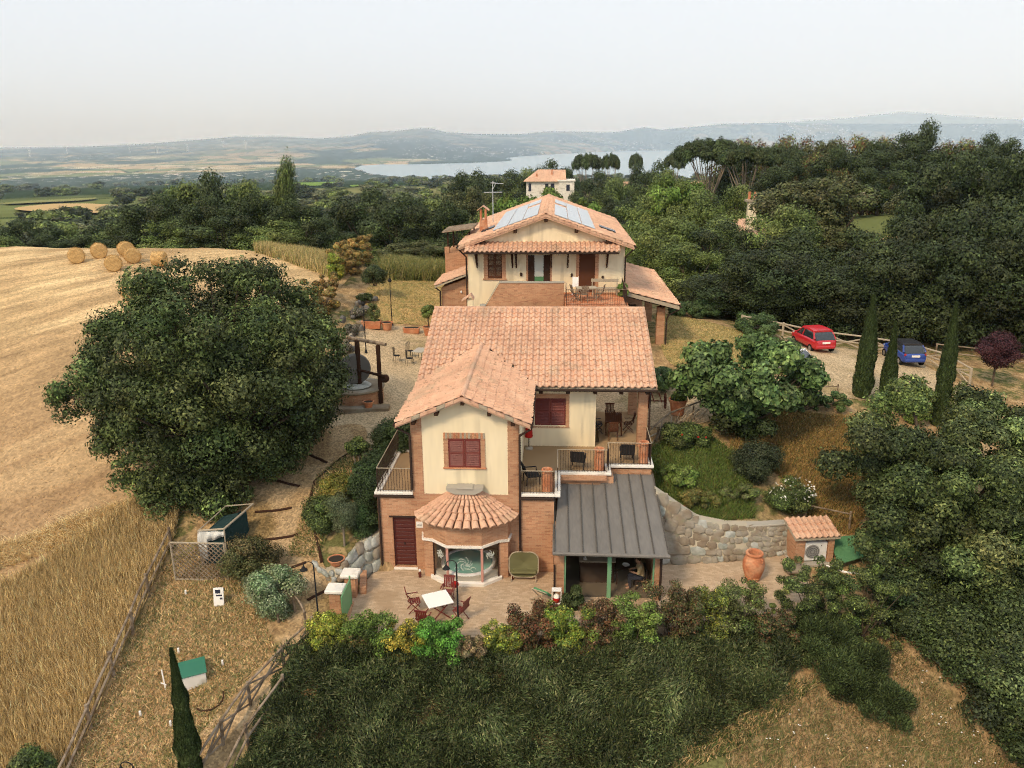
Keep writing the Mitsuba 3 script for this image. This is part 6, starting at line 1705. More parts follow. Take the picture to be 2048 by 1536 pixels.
# ------------------------------------------------------------------ far houses, turbines
HS = thing('house', 'pale house with a hipped red roof on the ridge behind the rear farmhouse', 'house')
part(HS, 'wall', cat(bx(-8.2, 1.2, 220, 230, -12, 7.4), bx(.6, 4.7, 218, 226, -12, 7.45)), 'white_stone')
part(HS, 'roof', hullmesh([(-9, 219.2, 7.4), (2.6, 219.2, 7.4), (-9, 231, 7.4), (2.6, 231, 7.4), (-5, 225, 10.4), (2.4, 225, 10.2)]), 'tile', label='hipped red roof')
part(HS, 'roof_slab', bx(.3, 5.0, 217.7, 226.3, 7.45, 7.75), 'white_stone')
part(HS, 'chimney', bx(-5.6, -5.2, 221.5, 222, 8, 9.4), 'terracotta')
part(HS, 'chimney', bx(-1.5, -1.1, 222.5, 223, 8, 10.4), 'terracotta')
for x0, x1, z0, z1, y in ((-7.6, -6.9, 4.8, 6.9, 219.95), (-3.1, -2.2, 4.9, 6.8, 219.95), (-1.6, -.6, 4.9, 6.8, 219.95), (2.6, 3.5, 5.0, 6.6, 217.95)):
    part(HS, 'window', bx(x0, x1, y - .05, y + .04, z0, z1), 'dark_cloth')
H2 = thing('house', 'house among the right hand trees with only its twin pots and pale chimney showing', 'house')
part(H2, 'wall', bx(20.6, 24.0, 91.3, 97, 0, 7.6), 'plaster')
part(H2, 'roof', slab([(20.2, 90.8, 7.5), (24.4, 90.8, 7.5), (24.4, 97, 8.6), (20.2, 97, 8.6)], .2), 'tile')
ck = part(H2, 'chimney', bx(21.3, 22.3, 91.0, 91.7, 8.0, 11.0), 'plaster')
part(ck, 'cap', bx(21.0, 22.7, 90.8, 91.9, 11.0, 11.25), 'weathered')
for x in (21.4, 22.05):
    part(ck, 'chimney_pot', lathe([(0, 0), (.18, 0), (.15, .8), (0, .8)], 10, (x, 91.3, 11.25)), 'terracotta')
for i, (x, y, w, d, h, lab) in enumerate(((28, 300, 13, 9, 7, 'pale house between the distant pines, nearest the middle one'), (40, 318, 16, 10, 8, 'wide pale house low among the distant trees on the right'), (47, 262, 10, 8, 7.5, 'house with a tan roof just left of the big umbrella pine'), (21.5, 312, 8, 8, 7, 'small pale house under the second distant pine'))):
    z = h1(x, y)
    k = thing('house', lab, 'house')
    part(k, 'wall', bx(x - w / 2, x + w / 2, y, y + d, z - 2, z + h + 6), 'white_stone')
    part(k, 'roof', hullmesh([(x - w / 2 - .5, y - .5, z + h + 6), (x + w / 2 + .5, y - .5, z + h + 6), (x - w / 2 - .5, y + d + .5, z + h + 6), (x + w / 2 + .5, y + d + .5, z + h + 6), (x - w / 4, y + d / 2, z + h + 8.2), (x + w / 4, y + d / 2, z + h + 8.2)]), 'tile')
    for j in range(3):
        part(k, 'window', bx(x - w / 3 + j * w / 3 - .5, x - w / 3 + j * w / 3 + .5, y - .05, y + .05, z + h + 2.6, z + h + 4.4), 'dark_cloth')
rng = np.random.default_rng(77)
for i, az in enumerate((-33.5, -31.5, -28.0, -26.4, -24.6, -22.4, -21.0)):
    r = 13500 + 700 * (i % 3)
    x, y = r * math.sin(math.radians(az)), r * math.cos(math.radians(az))
    z = h1(x, y)
    k = thing('wind_turbine', ('tiny white wind turbine furthest left on the hazy plain', 'second tiny wind turbine from the left on the plain', 'third tiny wind turbine from the left on the plain', 'middle one of the seven tiny wind turbines', 'third tiny wind turbine from the right on the plain', 'second tiny wind turbine from the right on the plain', 'tiny white wind turbine furthest right on the plain')[i], 'wind turbine', 'distant wind turbines')
    part(k, 'tower', tube([(x, y, z - 5), (x, y, z + 95)], [3.2, 1.6], 8), 'white_paint')
    part(k, 'nacelle', cbx(x - 2, x + 2, y - 5, y + 4, z + 94, z + 98, .5), 'white_paint')
    a0 = rng.uniform(0, 120)
    for b in range(3):
        a = math.radians(a0 + 120 * b)
        part(k, 'blade', tube([(x, y - 6, z + 96), (x + 14 * math.cos(a), y - 6, z + 96 + 14 * math.sin(a)), (x + 46 * math.cos(a), y - 6, z + 96 + 46 * math.sin(a))], [1.0, 1.6, .3], 4), 'white_paint')
# ------------------------------------------------------------------ leaves, crowns, plants


def cards(c, d, w, l, s, col, tri=True):
    """Diamond leaf cards: centres c, long axes d, width axes w (unit), half length l, half width s, colours col."""
    n = len(c)
    l, s = np.broadcast_to(l, (n,))[:, None], np.broadcast_to(s, (n,))[:, None]
    nr = np.cross(d, w)
    if tri:
        v = np.stack([c - d * l * .8 - w * s * 1.15, c - d * l * .8 + w * s * 1.15, c + d * l * 1.1], 1).reshape(-1, 3)
        return v, np.arange(n * 3).reshape(-1, 3), np.repeat(col, 3, 0)
    v = np.stack([c - d * l, c + w * s + nr * s * .25, c + d * l, c - w * s + nr * s * .25], 1).reshape(-1, 3)
    b = np.arange(n)[:, None] * 4
    f = np.concatenate([b + [[0, 1, 2]], b + [[0, 2, 3]]])
    return v, f, np.repeat(col, 4, 0)


def unit(a):
    return a / (np.linalg.norm(a, axis=-1, keepdims=True) + 1e-9)


def rand_dirs(n, rng):
    return unit(rng.normal(0, 1, (n, 3)))


def palette(n, rng, cols, spread=.28):
    cols = np.array(cols)
    c = cols[rng.integers(len(cols), size=n)]
    return np.clip(c * np.exp(rng.normal(0, spread, (n, 1))), 0.004, .9)


def crown(blobs, rng, n, size, cols, spread=.3, up=.10, fill=.24, aspect=.55, tri=True, tint_s=.2):
    """Leaves over many overlapping clumps: blobs (x, y, z, r)."""
    B = np.asarray(blobs, float)
    area = B[:, 3] ** 2
    cnt = np.maximum(6, (n * area / area.sum()).astype(int))
    idx = np.repeat(np.arange(len(B)), cnt)
    N = len(idx)
    d = rand_dirs(N, rng)
    d[:, 2] = d[:, 2] * .8 + .15
    d = unit(d)
    lump = .62 + .68 * meshkit.noise(d * 2.9 + B[idx, :3] * 3.1)
    rad = np.where(rng.random(N) < fill, rng.uniform(.25, .8, N), rng.uniform(.78, 1.15, N)) * lump
    c = B[idx, :3] + d * (B[idx, 3] * rad)[:, None] * [1, 1, .85]
    nrm = unit(d + rng.normal(0, .36, (N, 3)) + [0, 0, up])
    t = unit(np.cross(nrm, rand_dirs(N, rng)))
    w = np.cross(nrm, t)
    tint = np.exp(rng.normal(0, tint_s, (len(B), 1)))[idx] * (1 + .05 * rng.normal(0, 1, (len(B), 3)))[idx].clip(.8, 1.2)
    col = np.clip(palette(N, rng, cols, spread) * tint, .004, .9)
    ls = size * rng.uniform(.7, 1.35, N)
    return cards(c, t, w, ls, ls * aspect, col, tri)


def ell_blobs(rng, n, a, b, h, z0, rmin, rmax, hollow=.5, low=-.75):
    out = []
    for i in range(n):
        d = rand_dirs(1, rng)[0]
        d[2] = max(d[2], low)
        k = rng.uniform(hollow, 1) ** .6
        r = rng.uniform(rmin, rmax)
        out.append((d[0] * a * k * .85, d[1] * b * k * .85, z0 + d[2] * h * k * .82, r))
    return out


def limbs(blobs, base, rng, r0, fork=.35, every=3):
    B = np.asarray(blobs)
    top = np.array([base[0] + rng.normal(0, .1), base[1] + rng.normal(0, .1), base[2] + (B[:, 2].mean() - base[2]) * fork])
    ms = [tube([(base[0], base[1], base[2] - .3), (base[0], base[1], base[2] + .2), tuple(top)], [r0 * 1.5, r0, r0 * .75], 8)]
    for i in range(0, len(B), every):
        e = B[i, :3]
        m = (top + e) / 2 + rng.normal(0, .25, 3) + [0, 0, -.2]
        ms.append(tube([tuple(top - [0, 0, .1]), tuple(m), tuple(e)], [r0 * .42, r0 * .25, r0 * .08], 5, False))
    return cat(ms)


diff('bark', (0.105, 0.080, 0.056))
diff('pale_bark', (0.27, 0.22, 0.17))
DARK = [(.030, .045, .014), (.040, .058, .018), (.056, .076, .025)]
MID = [(.080, .112, .028), (.108, .146, .037), (.138, .176, .05)]
OLIVE = [(.072, .086, .030), (.095, .106, .038), (.060, .074, .026), (.105, .105, .045)]
BRIGHT = [(.10, .165, .03), (.135, .205, .04), (.085, .135, .028)]
RUSSET = [(.105, .050, .024), (.080, .070, .028), (.125, .066, .032), (.060, .066, .024)]
LIME = [(.17, .21, .025), (.22, .24, .030), (.10, .155, .025), (.26, .25, .05)]


def leafpart(parent, name, vfc, **k):
    v, f, c = vfc
    return part(parent, name, trimesh.Trimesh(v, f, process=False), 'leaf', False, c, **k)


# prototypes for the woods: unit size 10 m wide, 10 m high
def proto(name, seed, cols, blobs, n, size, r0=.28, barkm='bark', **kw):
    rng = np.random.default_rng(seed)
    v, f, c = crown(blobs(rng), rng, n, size, cols, **kw)
    scene['proto_' + name] = {'type': 'shapegroup', 'crown': ply(trimesh.Trimesh(v, f, process=False), 'leaf', False, None, c), 'trunk': ply(limbs(blobs(np.random.default_rng(seed)), (0, 0, 0), rng, r0), barkm, 40)}


def b_round(rng):
    return ell_blobs(rng, 34, 5, 5, 4.6, 5.2, 1.0, 1.9, .45, -.85) + ell_blobs(rng, 10, 3.4, 3.4, 2.2, 2.0, 1.2, 1.8)


def b_tall(rng):
    return [(rng.normal(0, 1.2), rng.normal(0, 1.2), z, (1.5 + 1.6 * math.sin(PI * min(1, z / 10.5))) * .8) for z in np.linspace(1, 9.4, 20)]


def b_pine(rng):
    out = []
    for i in range(46):
        a, k = rng.uniform(0, 2 * PI), math.sqrt(rng.uniform(0, 1))
        out.append((4.3 * k * math.cos(a), 4.3 * k * math.sin(a), 8.6 + 1.0 * (1 - k * k) + rng.normal(0, .12), rng.uniform(.6, .95)))
    return out


def b_dome(rng):
    return ell_blobs(rng, 44, 4.9, 4.9, 4.6, 5.6, .8, 1.35, .75, -.5) + ell_blobs(rng, 14, 3.4, 3.4, 3.0, 3.8, 1.2, 1.7)


def b_lobes(rng):
    out = ell_blobs(rng, 12, 3.2, 3.2, 3.0, 3.6, 1.2, 1.7)
    for a in range(5):
        t, q = a * 2 * PI / 5 + rng.uniform(-.4, .4), rng.uniform(1.4, 2.8)
        cx, cy, cz = q * math.cos(t), q * math.sin(t), rng.uniform(5.2, 8.2)
        out += [(cx + x, cy + y, z, r) for x, y, z, r in ell_blobs(rng, 12, 2.3, 2.3, 1.8, cz, .6, 1.0, .7, -.6)]
    return out


PR = ['dark', 'mid', 'olive', 'bright', 'narrow', 'ridge', 'pine', 'holm']
proto('dark', 1, DARK, b_dome, 30000, .125)
proto('mid', 2, MID, b_round, 30000, .125)
proto('olive', 3, OLIVE, b_lobes, 28000, .12)
proto('bright', 4, BRIGHT, b_lobes, 20000, .16)
proto('narrow', 5, DARK + MID, b_tall, 20000, .13)
proto('ridge', 6, RUSSET + MID, b_round, 26000, .125)
proto('pine', 7, DARK + [(.05, .075, .022)], b_pine, 34000, .12, .34, 'pale_bark', up=.8)


def b_far(rng):
    return ell_blobs(rng, 16, 5, 5, 4.4, 4.8, 1.4, 2.4, .5, -.8)


for n_, s_, c_ in (('far_dark', 20, DARK), ('far_mid', 21, MID), ('far_olive', 22, [(.11, .125, .06), (.14, .15, .075), (.09, .105, .05)])):
    r_ = np.random.default_rng(s_)
    v, f, c = crown(b_far(r_), r_, 1400, .55, c_)
    scene['proto_' + n_] = {'type': 'shapegroup', 'crown': ply(trimesh.Trimesh(v, f, process=False), 'leaf', False, None, c)}
proto('holm', 8, [(.024, .036, .012), (.034, .049, .016), (.048, .064, .022)], b_round, 30000, .12)
trng = np.random.default_rng(99)


def wood_tree(kind, x, y, ztop, width, name, lab, group, z=None):
    zb = (g1(x, y) if y < 90 and abs(x) < 68 else h1(x, y)) if z is None else z
    hgt = max(2.5, ztop - zb)
    k = thing(name, lab, 'tree', group)
    s = max(width, (.62 if kind not in (4, 6) else 0) * hgt) / 10.0 * 1.15
    m = T().translate([x, y, zb - .15]).rotate([0, 0, 1], float(trng.uniform(0, 360))).scale([s, s, hgt / 10.1])
    scene[k] = {'type': 'instance', 'shapegroup': {'type': 'ref', 'id': 'proto_' + PR[kind]}, 'to_world': m}


KL = {0: 'dark evergreen', 1: 'mid green', 2: 'dull olive', 3: 'bright green', 4: 'tall narrow', 5: 'russet tinged', 6: 'umbrella', 7: 'very dark'}
LEFT = [(0, -56.4, 82, 11.4, 7.4), (1, -53.9, 84, 10.9, 7.0), (0, -49.3, 82, 11.1, 6.3), (1, -44.6, 79, 10.7, 5.6), (0, -40.0, 78, 13.1, 7.4), (1, -37.7, 81, 14.9, 7.6), (0, -35.3, 83, 14.7, 7.3), (1, -31.0, 80, 15.1, 7.0), (4, -27.0, 79, 15.9, 3.4), (0, -24.2, 74, 12.6, 5.3), (1, -26.6, 73, 11.6, 5.4),
        (0, -31.5, 74, 11.7, 6.1), (1, -36.4, 74, 11.2, 5.7), (0, -40.9, 76, 10.6, 5.0), (0, -60.5, 82, 11.3, 6), (0, -28.5, 76.5, 13.6, 5.5), (0, -34, 76, 12.8, 5.6), (0, -46.5, 76.5, 10.4, 5), (0, -51.5, 77.5, 10.5, 5.5), (1, -57, 77.5, 10.6, 6), (0, -62, 76, 11, 6), (0, -66, 79, 11.2, 7)]
MIDT = [(2, -28.0, 95, 8.8, 4.8), (0, -19.7, 85, 12.6, 8.5), (1, -19.7, 76, 10.5, 6.2), (0, -15.8, 80, 12.1, 7.0), (1, -13.8, 88, 12.5, 8.2), (0, -10.3, 80, 12.5, 6.0), (2, -12.4, 110, 12.6, 7.5), (3, -5.6, 80, 12.7, 4.9), (3, -2.6, 84, 13.2, 5.2), (3, 0.7, 79, 12.9, 3.4), (2, -13.6, 74, 10.0, 5.6), (0, -20.5, 73, 9.4, 4.2), (2, -17.3, 120, 11.4, 6.7), (2, -9.1, 115, 11.6, 6.4), (2, -24, 105, 10.2, 6), (1, -8.5, 90, 11.8, 6), (0, -23, 92, 10.6, 6), (2, -20, 135, 9.5, 8), (1, -30, 130, 7, 8), (2, -38, 140, 6, 9), (0, -45, 160, 4, 11), (1, -27, 170, 5.0, 11), (2, -14, 150, 9.8, 9), (1, -36, 200, 1.5, 14), (0, -24, 215, 4.0, 13), (1, -52, 230, -1, 15), (0, -70, 270, -4, 18), (1, -40, 280, -1, 17), (2, -12, 260, 6.0, 14), (0, -55, 330, -4, 18), (1, -85, 350, -7, 20), (0, -100, 330, -7, 20), (0, -28, 350, 0, 18)]
FAR = [(0, -23.7, 200, 10.7, 5.4), (0, -19.0, 205, 10.7, 5.8), (0, -14.4, 240, 10.1, 14.7), (1, -8.5, 260, 10.9, 14.3), (0, -0.6, 262, 12.1, 14.2), (0, 10.2, 220, 10.3, 12.1), (1, 16.6, 200, 10.3, 13.4), (0, 26.1, 220, 12.7, 12.0), (1, 29.3, 210, 11.9, 10.2), (0, 23.7, 250, 11.0, 9.1), (0, 9, 190, 7.5, 10), (1, 35, 180, 10, 12), (0, 12, 150, 7.5, 9), (2, 20, 140, 9.0, 9), (1, 5, 130, 6.5, 8), (0, 27, 160, 8.5, 9)]
RIGHT = [(1, 10.2, 100, 12.1, 7.9), (3, 14.3, 100, 13.4, 7.3), (1, 7.2, 86, 10.4, 5.2), (0, 10.6, 78, 10.7, 7.2), (1, 17.6, 95, 13.1, 7.5), (0, 15.5, 75, 11.0, 6.4), (1, 11.9, 69.5, 8.7, 6.0), (1, 22.7, 102, 13.6, 6.0), (2, 25.2, 80, 15.0, 10.5), (1, 20.3, 75, 12.3, 6.8), (2, 26.7, 75, 11.4, 7.3), (0, 21.2, 68, 9.9, 7.5), (2, 24.9, 66, 8.1, 6.9), (2, 36.6, 78, 15.4, 9.2), (0, 35.5, 72, 16.6, 9.3), (0, 36.9, 68, 15.8, 8.0), (2, 30.6, 66, 11.3, 8.0), (0, 32.7, 62, 11.3, 8.2), (0, 27.1, 64, 8.0, 6.3), (0, 34.5, 59, 8.3, 7.7), (0, 18.2, 65, 6.6, 5.3), (0, 15.8, 67, 7.1, 5.0), (0, 22.7, 63, 6.2, 5.1), (0, 29.7, 61.5, 7.3, 6.4), (1, 12.8, 68, 6.5, 4.1), (0, 11.6, 72, 6.4, 4.1), (0, 19, 71, 9, 6), (0, 39, 64, 13, 8), (0, 42, 70, 16, 9), (0, 38, 58, 9, 7), (0, 29, 70, 12, 7), (0, 16, 84, 10.5, 7), (0, 23.5, 60.8, 5.2, 4.5), (0, 20.5, 60.5, 5.0, 4.2), (0, 26.5, 60.5, 5.6, 5), (1, 17.3, 60.2, 4.9, 3.8), (0, 31.2, 58.8, 6.0, 5.5), (0, 35, 55.8, 6.4, 5.5), (0, 14.6, 62, 5.6, 4.0)]
RIGHT = [t for t in RIGHT if not (t[2] < 66.5 and t[3] < 9)] + [(7, 13.5, 62.8, 8.2, 6), (7, 17, 61.8, 9.5, 7), (7, 21, 61.2, 10, 7), (7, 25, 61, 10.6, 7.5), (7, 29, 60.2, 11.4, 8), (7, 33, 59.2, 12, 8), (7, 37, 58.2, 13, 8.5), (7, 41, 57.5, 13.4, 9), (7, 45, 60, 15, 9), (7, 31, 64, 13, 8), (7, 39, 63, 15, 9)]
RIDGE_ = [(5, 39.0, 170, 19.1, 9.1), (5, 43.7, 155, 19.1, 8.7), (2, 47.4, 150, 19.4, 9.3), (5, 52.3, 150, 18.9, 8.9), (5, 57.0, 150, 18.9, 8.8), (0, 59.8, 145, 18.5, 8.5), (0, 62.0, 140, 20.1, 7.4), (5, 66.5, 140, 18.5, 9.0), (0, 68.0, 135, 18.2, 7.9), (0, 70.0, 130, 17.4, 8.4), (0, 34.8, 120, 15.4, 7.9), (0, 39.3, 115, 16.1, 7.5), (0, 46.6, 120, 16.0, 8.5), (0, 30.8, 115, 14.2, 6.2), (5, 39.1, 125, 16.0, 6.7), (0, 44, 132, 17, 8), (0, 50, 135, 17.2, 9), (0, 56, 132, 17, 9), (0, 62, 125, 16.5, 9), (0, 34, 150, 16, 8), (1, 74, 128, 17, 9)]
ORD = ['leftmost', 'second from the left', 'third from the left', 'fourth from the left', 'fifth from the left', 'sixth from the left', 'seventh from the left', 'eighth from the left', 'ninth from the left', 'tenth from the left', 'eleventh from the left', 'twelfth from the left', 'thirteenth from the left']


def place_labels(L_, name, where, grp):
    rows = np.argsort(np.argsort([t[2] for t in L_])) * 3 // len(L_)
    seen = {}
    for i in sorted(range(len(L_)), key=lambda i: L_[i][1] / L_[i][2]):
        kind, x, y, zt, w = L_[i]
        if L_ is LEFT and x < -42:
            zt -= 1.2
        w *= 1.08
        zt += (.8 if L_ in (RIGHT, MIDT) else .3) * math.sin(i * 2.4)
        if L_ is RIGHT:
            kind = 1 if x / y < .2 and kind == 0 and y > 70 else kind
        key = (rows[i], kind)
        n = seen.get(key, 0)
        seen[key] = n + 1
        wood_tree(kind, x, y, zt, w, name, '%s tree, %s of its kind, %s row %s' % (KL[kind], ORD[min(n, 12)], ('front', 'middle', 'back')[rows[i]], where), grp)


for L_, name, where, grp in ((LEFT, 'field_edge_tree', 'behind the stubble field', 'trees behind the stubble field'), (MIDT, 'valley_tree', 'beside the rear farmhouse', 'trees left of the rear farmhouse'), (FAR, 'distant_tree', 'near the pale house', 'trees round the pale house'), (RIGHT, 'wood_tree', 'beyond the parking', 'trees of the right hand wood'), (RIDGE_, 'ridge_tree', 'on the skyline', 'trees on the right skyline')):
    place_labels(L_, name, where, grp)
for (x, y, zt, w, lab) in ((11.1, 300, 13.4, 10.5, 'wide flat topped umbrella pine beyond the pale house, leftmost of the distant pines'), (20.3, 310, 13.2, 6.4, 'second distant umbrella pine from the left, against the lake'), (32.4, 340, 12.8, 5.3, 'smallest distant umbrella pine against the lake'), (25.7, 140, 17.9, 10.4, 'big dark umbrella pine with a pale forked trunk on the right skyline'), (30.4, 132, 16.8, 8.8, 'umbrella pine just right of the big one'), (36.3, 136, 16.6, 7.8, 'umbrella pine furthest right, under the ridge wood'), (42.6, 300, 13.6, 7.2, 'tiny pine behind the big umbrella pine')):
    wood_tree(6, x, y, zt, w, 'umbrella_pine', lab, None)

# ------------------------------------------------------------------ the big oak at the left
rng = np.random.default_rng(11)
OAK = thing('oak_tree', 'huge dense round oak beside the stubble field, left of the house', 'tree')
ox, oy, oz = -15.8, 35.0, g1(-15.8, 35.0)
bl = [(ox + a, oy + b, c, r) for a, b, c, r in ell_blobs(rng, 270, 7.0, 6.1, 5.9, oz + 5.15, .4, 1.05, .78, -.97)] + [(ox + a, oy + b, c, r) for a, b, c, r in ell_blobs(rng, 26, 4.6, 4.2, 3.2, oz + 4.6, 1.6, 2.3, .2)]
for (x, y, z) in ((-17.9, 31.7, 2.2), (-16.0, 31.5, 1.7), (-14.8, 31.8, 1.9), (-19.3, 32.3, 3.0), (-13.6, 32.6, 3.0), (-12.5, 33.2, 3.9), (-11.6, 34.1, 5.0), (-20.9, 33.0, 4.6), (-16.8, 31.8, 3.0), (-15.2, 31.7, 3.0), (-22.2, 33.6, 6.0)):
    for q in range(9):
        d = rand_dirs(1, rng)[0]
        bl.append((x + d[0] * .9, y + abs(d[1]) * .9, z + .2 + d[2] * .75, rng.uniform(.4, .8)))
leafpart(OAK, 'crown', crown(bl, rng, 240000, .078, [(.030, .046, .014), (.040, .059, .017), (.052, .074, .022), (.070, .094, .029), (.09, .115, .036)], .36, tint_s=.3))
part(OAK, 'trunk', limbs(bl, (ox, oy, oz), rng, .42), 'bark', 40)
# the oak at the right
OK2 = thing('oak_tree', 'wide dark spreading oak at the right edge in front of the parking', 'tree')
ox, oy, oz = 16.3, 30.9, g1(16.3, 30.9)
bl = []
for (cx, cy, cz, R, n) in ((-3.3, 1.0, 5.0, 1.7, 10), (-1.0, 2.4, 5.8, 1.8, 10), (-1.9, -.8, 3.3, 1.7, 12), (0.4, -.5, 4.3, 2.1, 14), (2.6, 1.8, 5.0, 2.2, 12), (4.6, .5, 4.2, 2.2, 12), (2.6, -1.6, 2.6, 2.0, 12), (-.2, -1.6, 1.9, 1.7, 10), (5.2, 2.8, 5.4, 1.9, 8), (-2.2, -.2, 1.8, 1.3, 8), (-1.2, .3, 4.0, 1.7, 12), (1.6, .8, 5.0, 1.8, 12), (1.0, -1.8, 2.4, 1.7, 12), (4.4, -1.4, 2.4, 2.4, 14), (6.4, .6, 3.6, 2.4, 12), (3.4, 3.4, 5.6, 2.0, 10), (.6, -2.0, .9, 1.5, 10), (2.4, -2.6, .8, 1.8, 12)):
    for i in range(n):
        d = rand_dirs(1, rng)[0] * R * rng.uniform(.6, 1)
        bl.append((ox + cx + d[0], oy + cy + d[1], oz + cz + d[2] * .75, rng.uniform(.4, .9)))
leafpart(OK2, 'crown', crown(bl, rng, 240000, .070, [(.030, .045, .015), (.042, .061, .020), (.056, .079, .025), (.076, .10, .033), (.105, .13, .042)], .38, tint_s=.32))
part(OK2, 'trunk', limbs(bl, (ox, oy, oz), rng, .34, .3, 5), 'bark', 40)
# fig like tree above the garden
FG = thing('fig_tree', 'round bright leaved fig tree with a dark trunk on the bank below the lawn', 'tree')
fx, fy, fz = 9.7, 38.6, g1(9.7, 38.6)
bl = [(fx + a, fy + b, c, r) for a, b, c, r in ell_blobs(rng, 70, 4.0, 3.1, 2.2, fz + 3.2, .4, .8, .6, -.8)]
leafpart(FG, 'crown', crown(bl, rng, 26000, .115, [(.055, .095, .03), (.085, .14, .04), (.12, .175, .06)], .36, aspect=.75, tri=False))
part(FG, 'trunk', limbs(bl, (fx, fy, fz), rng, .24, .4, 2), 'bark', 40)
bl = [(fx + rng.normal(0, .7), fy - .2 + rng.normal(0, .6), fz + rng.uniform(.3, 1.5), rng.uniform(.4, .75)) for i in range(16)]
k = thing('ivy_shrub', 'dark shrub crowding the foot of the fig tree', 'shrub')
leafpart(k, 'foliage', crown(bl, rng, 9000, .09, DARK, .3))


# ------------------------------------------------------------------ cypresses
def cypress(x, y, h, r, lab, seed, n=14000, size=.075):
    rng = np.random.default_rng(seed)
    k = thing('cypress', lab, 'tree', None)
    z0 = g1(x, y)
    t = rng.random(n) ** .8
    prof = r * np.minimum(1, (1 - t) ** .75 * 1.25) * (1 - .35 * np.exp(-t * 14))
    a = rng.uniform(0, 2 * PI, n)
    prof = prof * (.8 + .45 * meshkit.noise(np.stack([t * h * 2.2, a * 0, a * 0 + seed], -1)))
    rr = prof * (1 - .35 * rng.random(n) ** 2) * (1 + .35 * (meshkit.noise(np.stack([np.cos(a) * 1.6, np.sin(a) * 1.6, t * h * 1.3 + seed], -1)) - .5))
    c = np.stack([x + rr * np.cos(a) + .05 * h * .2 * np.sin(t * 3), y + rr * np.sin(a), z0 + .1 + t * h], -1)
    out = np.stack([np.cos(a), np.sin(a), 0 * a], -1)
    d = unit(np.array([0, 0, 1.0]) + out * .35 + rng.normal(0, .22, (n, 3)))
    w = unit(np.cross(d, out + rng.normal(0, .3, (n, 3))))
    cl = palette(n, rng, [(.030, .050, .016), (.042, .066, .021), (.058, .082, .028)], .34)
    v, f, cc = cards(c, d, w, size * 1.6, size * .55, cl)
    leafpart(k, 'crown', (v, f, cc))
    part(k, 'trunk', tube([(x, y, z0 - .2), (x, y, z0 + h * .85)], [.12, .02], 6), 'bark')


cypress(17.02, 42.9, 5.6, .50, 'slender cypress leftmost of the three by the parking', 31)
cypress(18.4, 43.0, 4.4, .38, 'shorter middle cypress of the three by the parking', 32, 10000)
cypress(20.75, 41.6, 6.6, .47, 'tall cypress rightmost of the three, nearest the oak', 33)
cypress(-11.45, 19.75, 4.9, .33, 'young cypress in the bottom left foreground by the path fence', 34, 26000, .05)


# ------------------------------------------------------------------ shrubs
def shrub(name, lab, x, y, w, d, h, cols, n=5000, size=.06, seed=0, z=None, boxy=False, sp=.3, cat_='shrub', group=None, aspect=.55, nb=26, lift=0.0):
    rng = np.random.default_rng(seed + 500)
    z0 = (g1(x, y) if z is None else z) + lift
    k = thing(name, lab, cat_, group)
    bl = []
    for i in range(nb):
        if boxy:
            q = rng.uniform(-1, 1, 3)
            bl.append((x + q[0] * w * .42, y + q[1] * d * .42, z0 + h * (.48 + .42 * q[2]), min(w, h, d, 1.3) * rng.uniform(.13, .22)))
        else:
            q = rand_dirs(1, rng)[0] * rng.uniform(.35, 1) ** .5
            bl.append((x + q[0] * w * .38, y + q[1] * d * .38, z0 + h * (.46 + .40 * q[2]), min(w, h) * rng.uniform(.15, .27)))
    leafpart(k, 'foliage', crown(bl, rng, int(n * 1.9), size * .72, cols, sp, aspect=aspect, up=.25))
    part(k, 'stems', cat([tube([(x + rng.normal(0, .06), y + rng.normal(0, .06), z0 - .1), ((x + b[0]) / 2, (y + b[1]) / 2, (z0 + b[2]) / 2 + .05), b[:3]], [.03, .02, .008], 4, False) for b in bl[::4]]), 'bark', kind='stuff', label='woody stems')
    return k


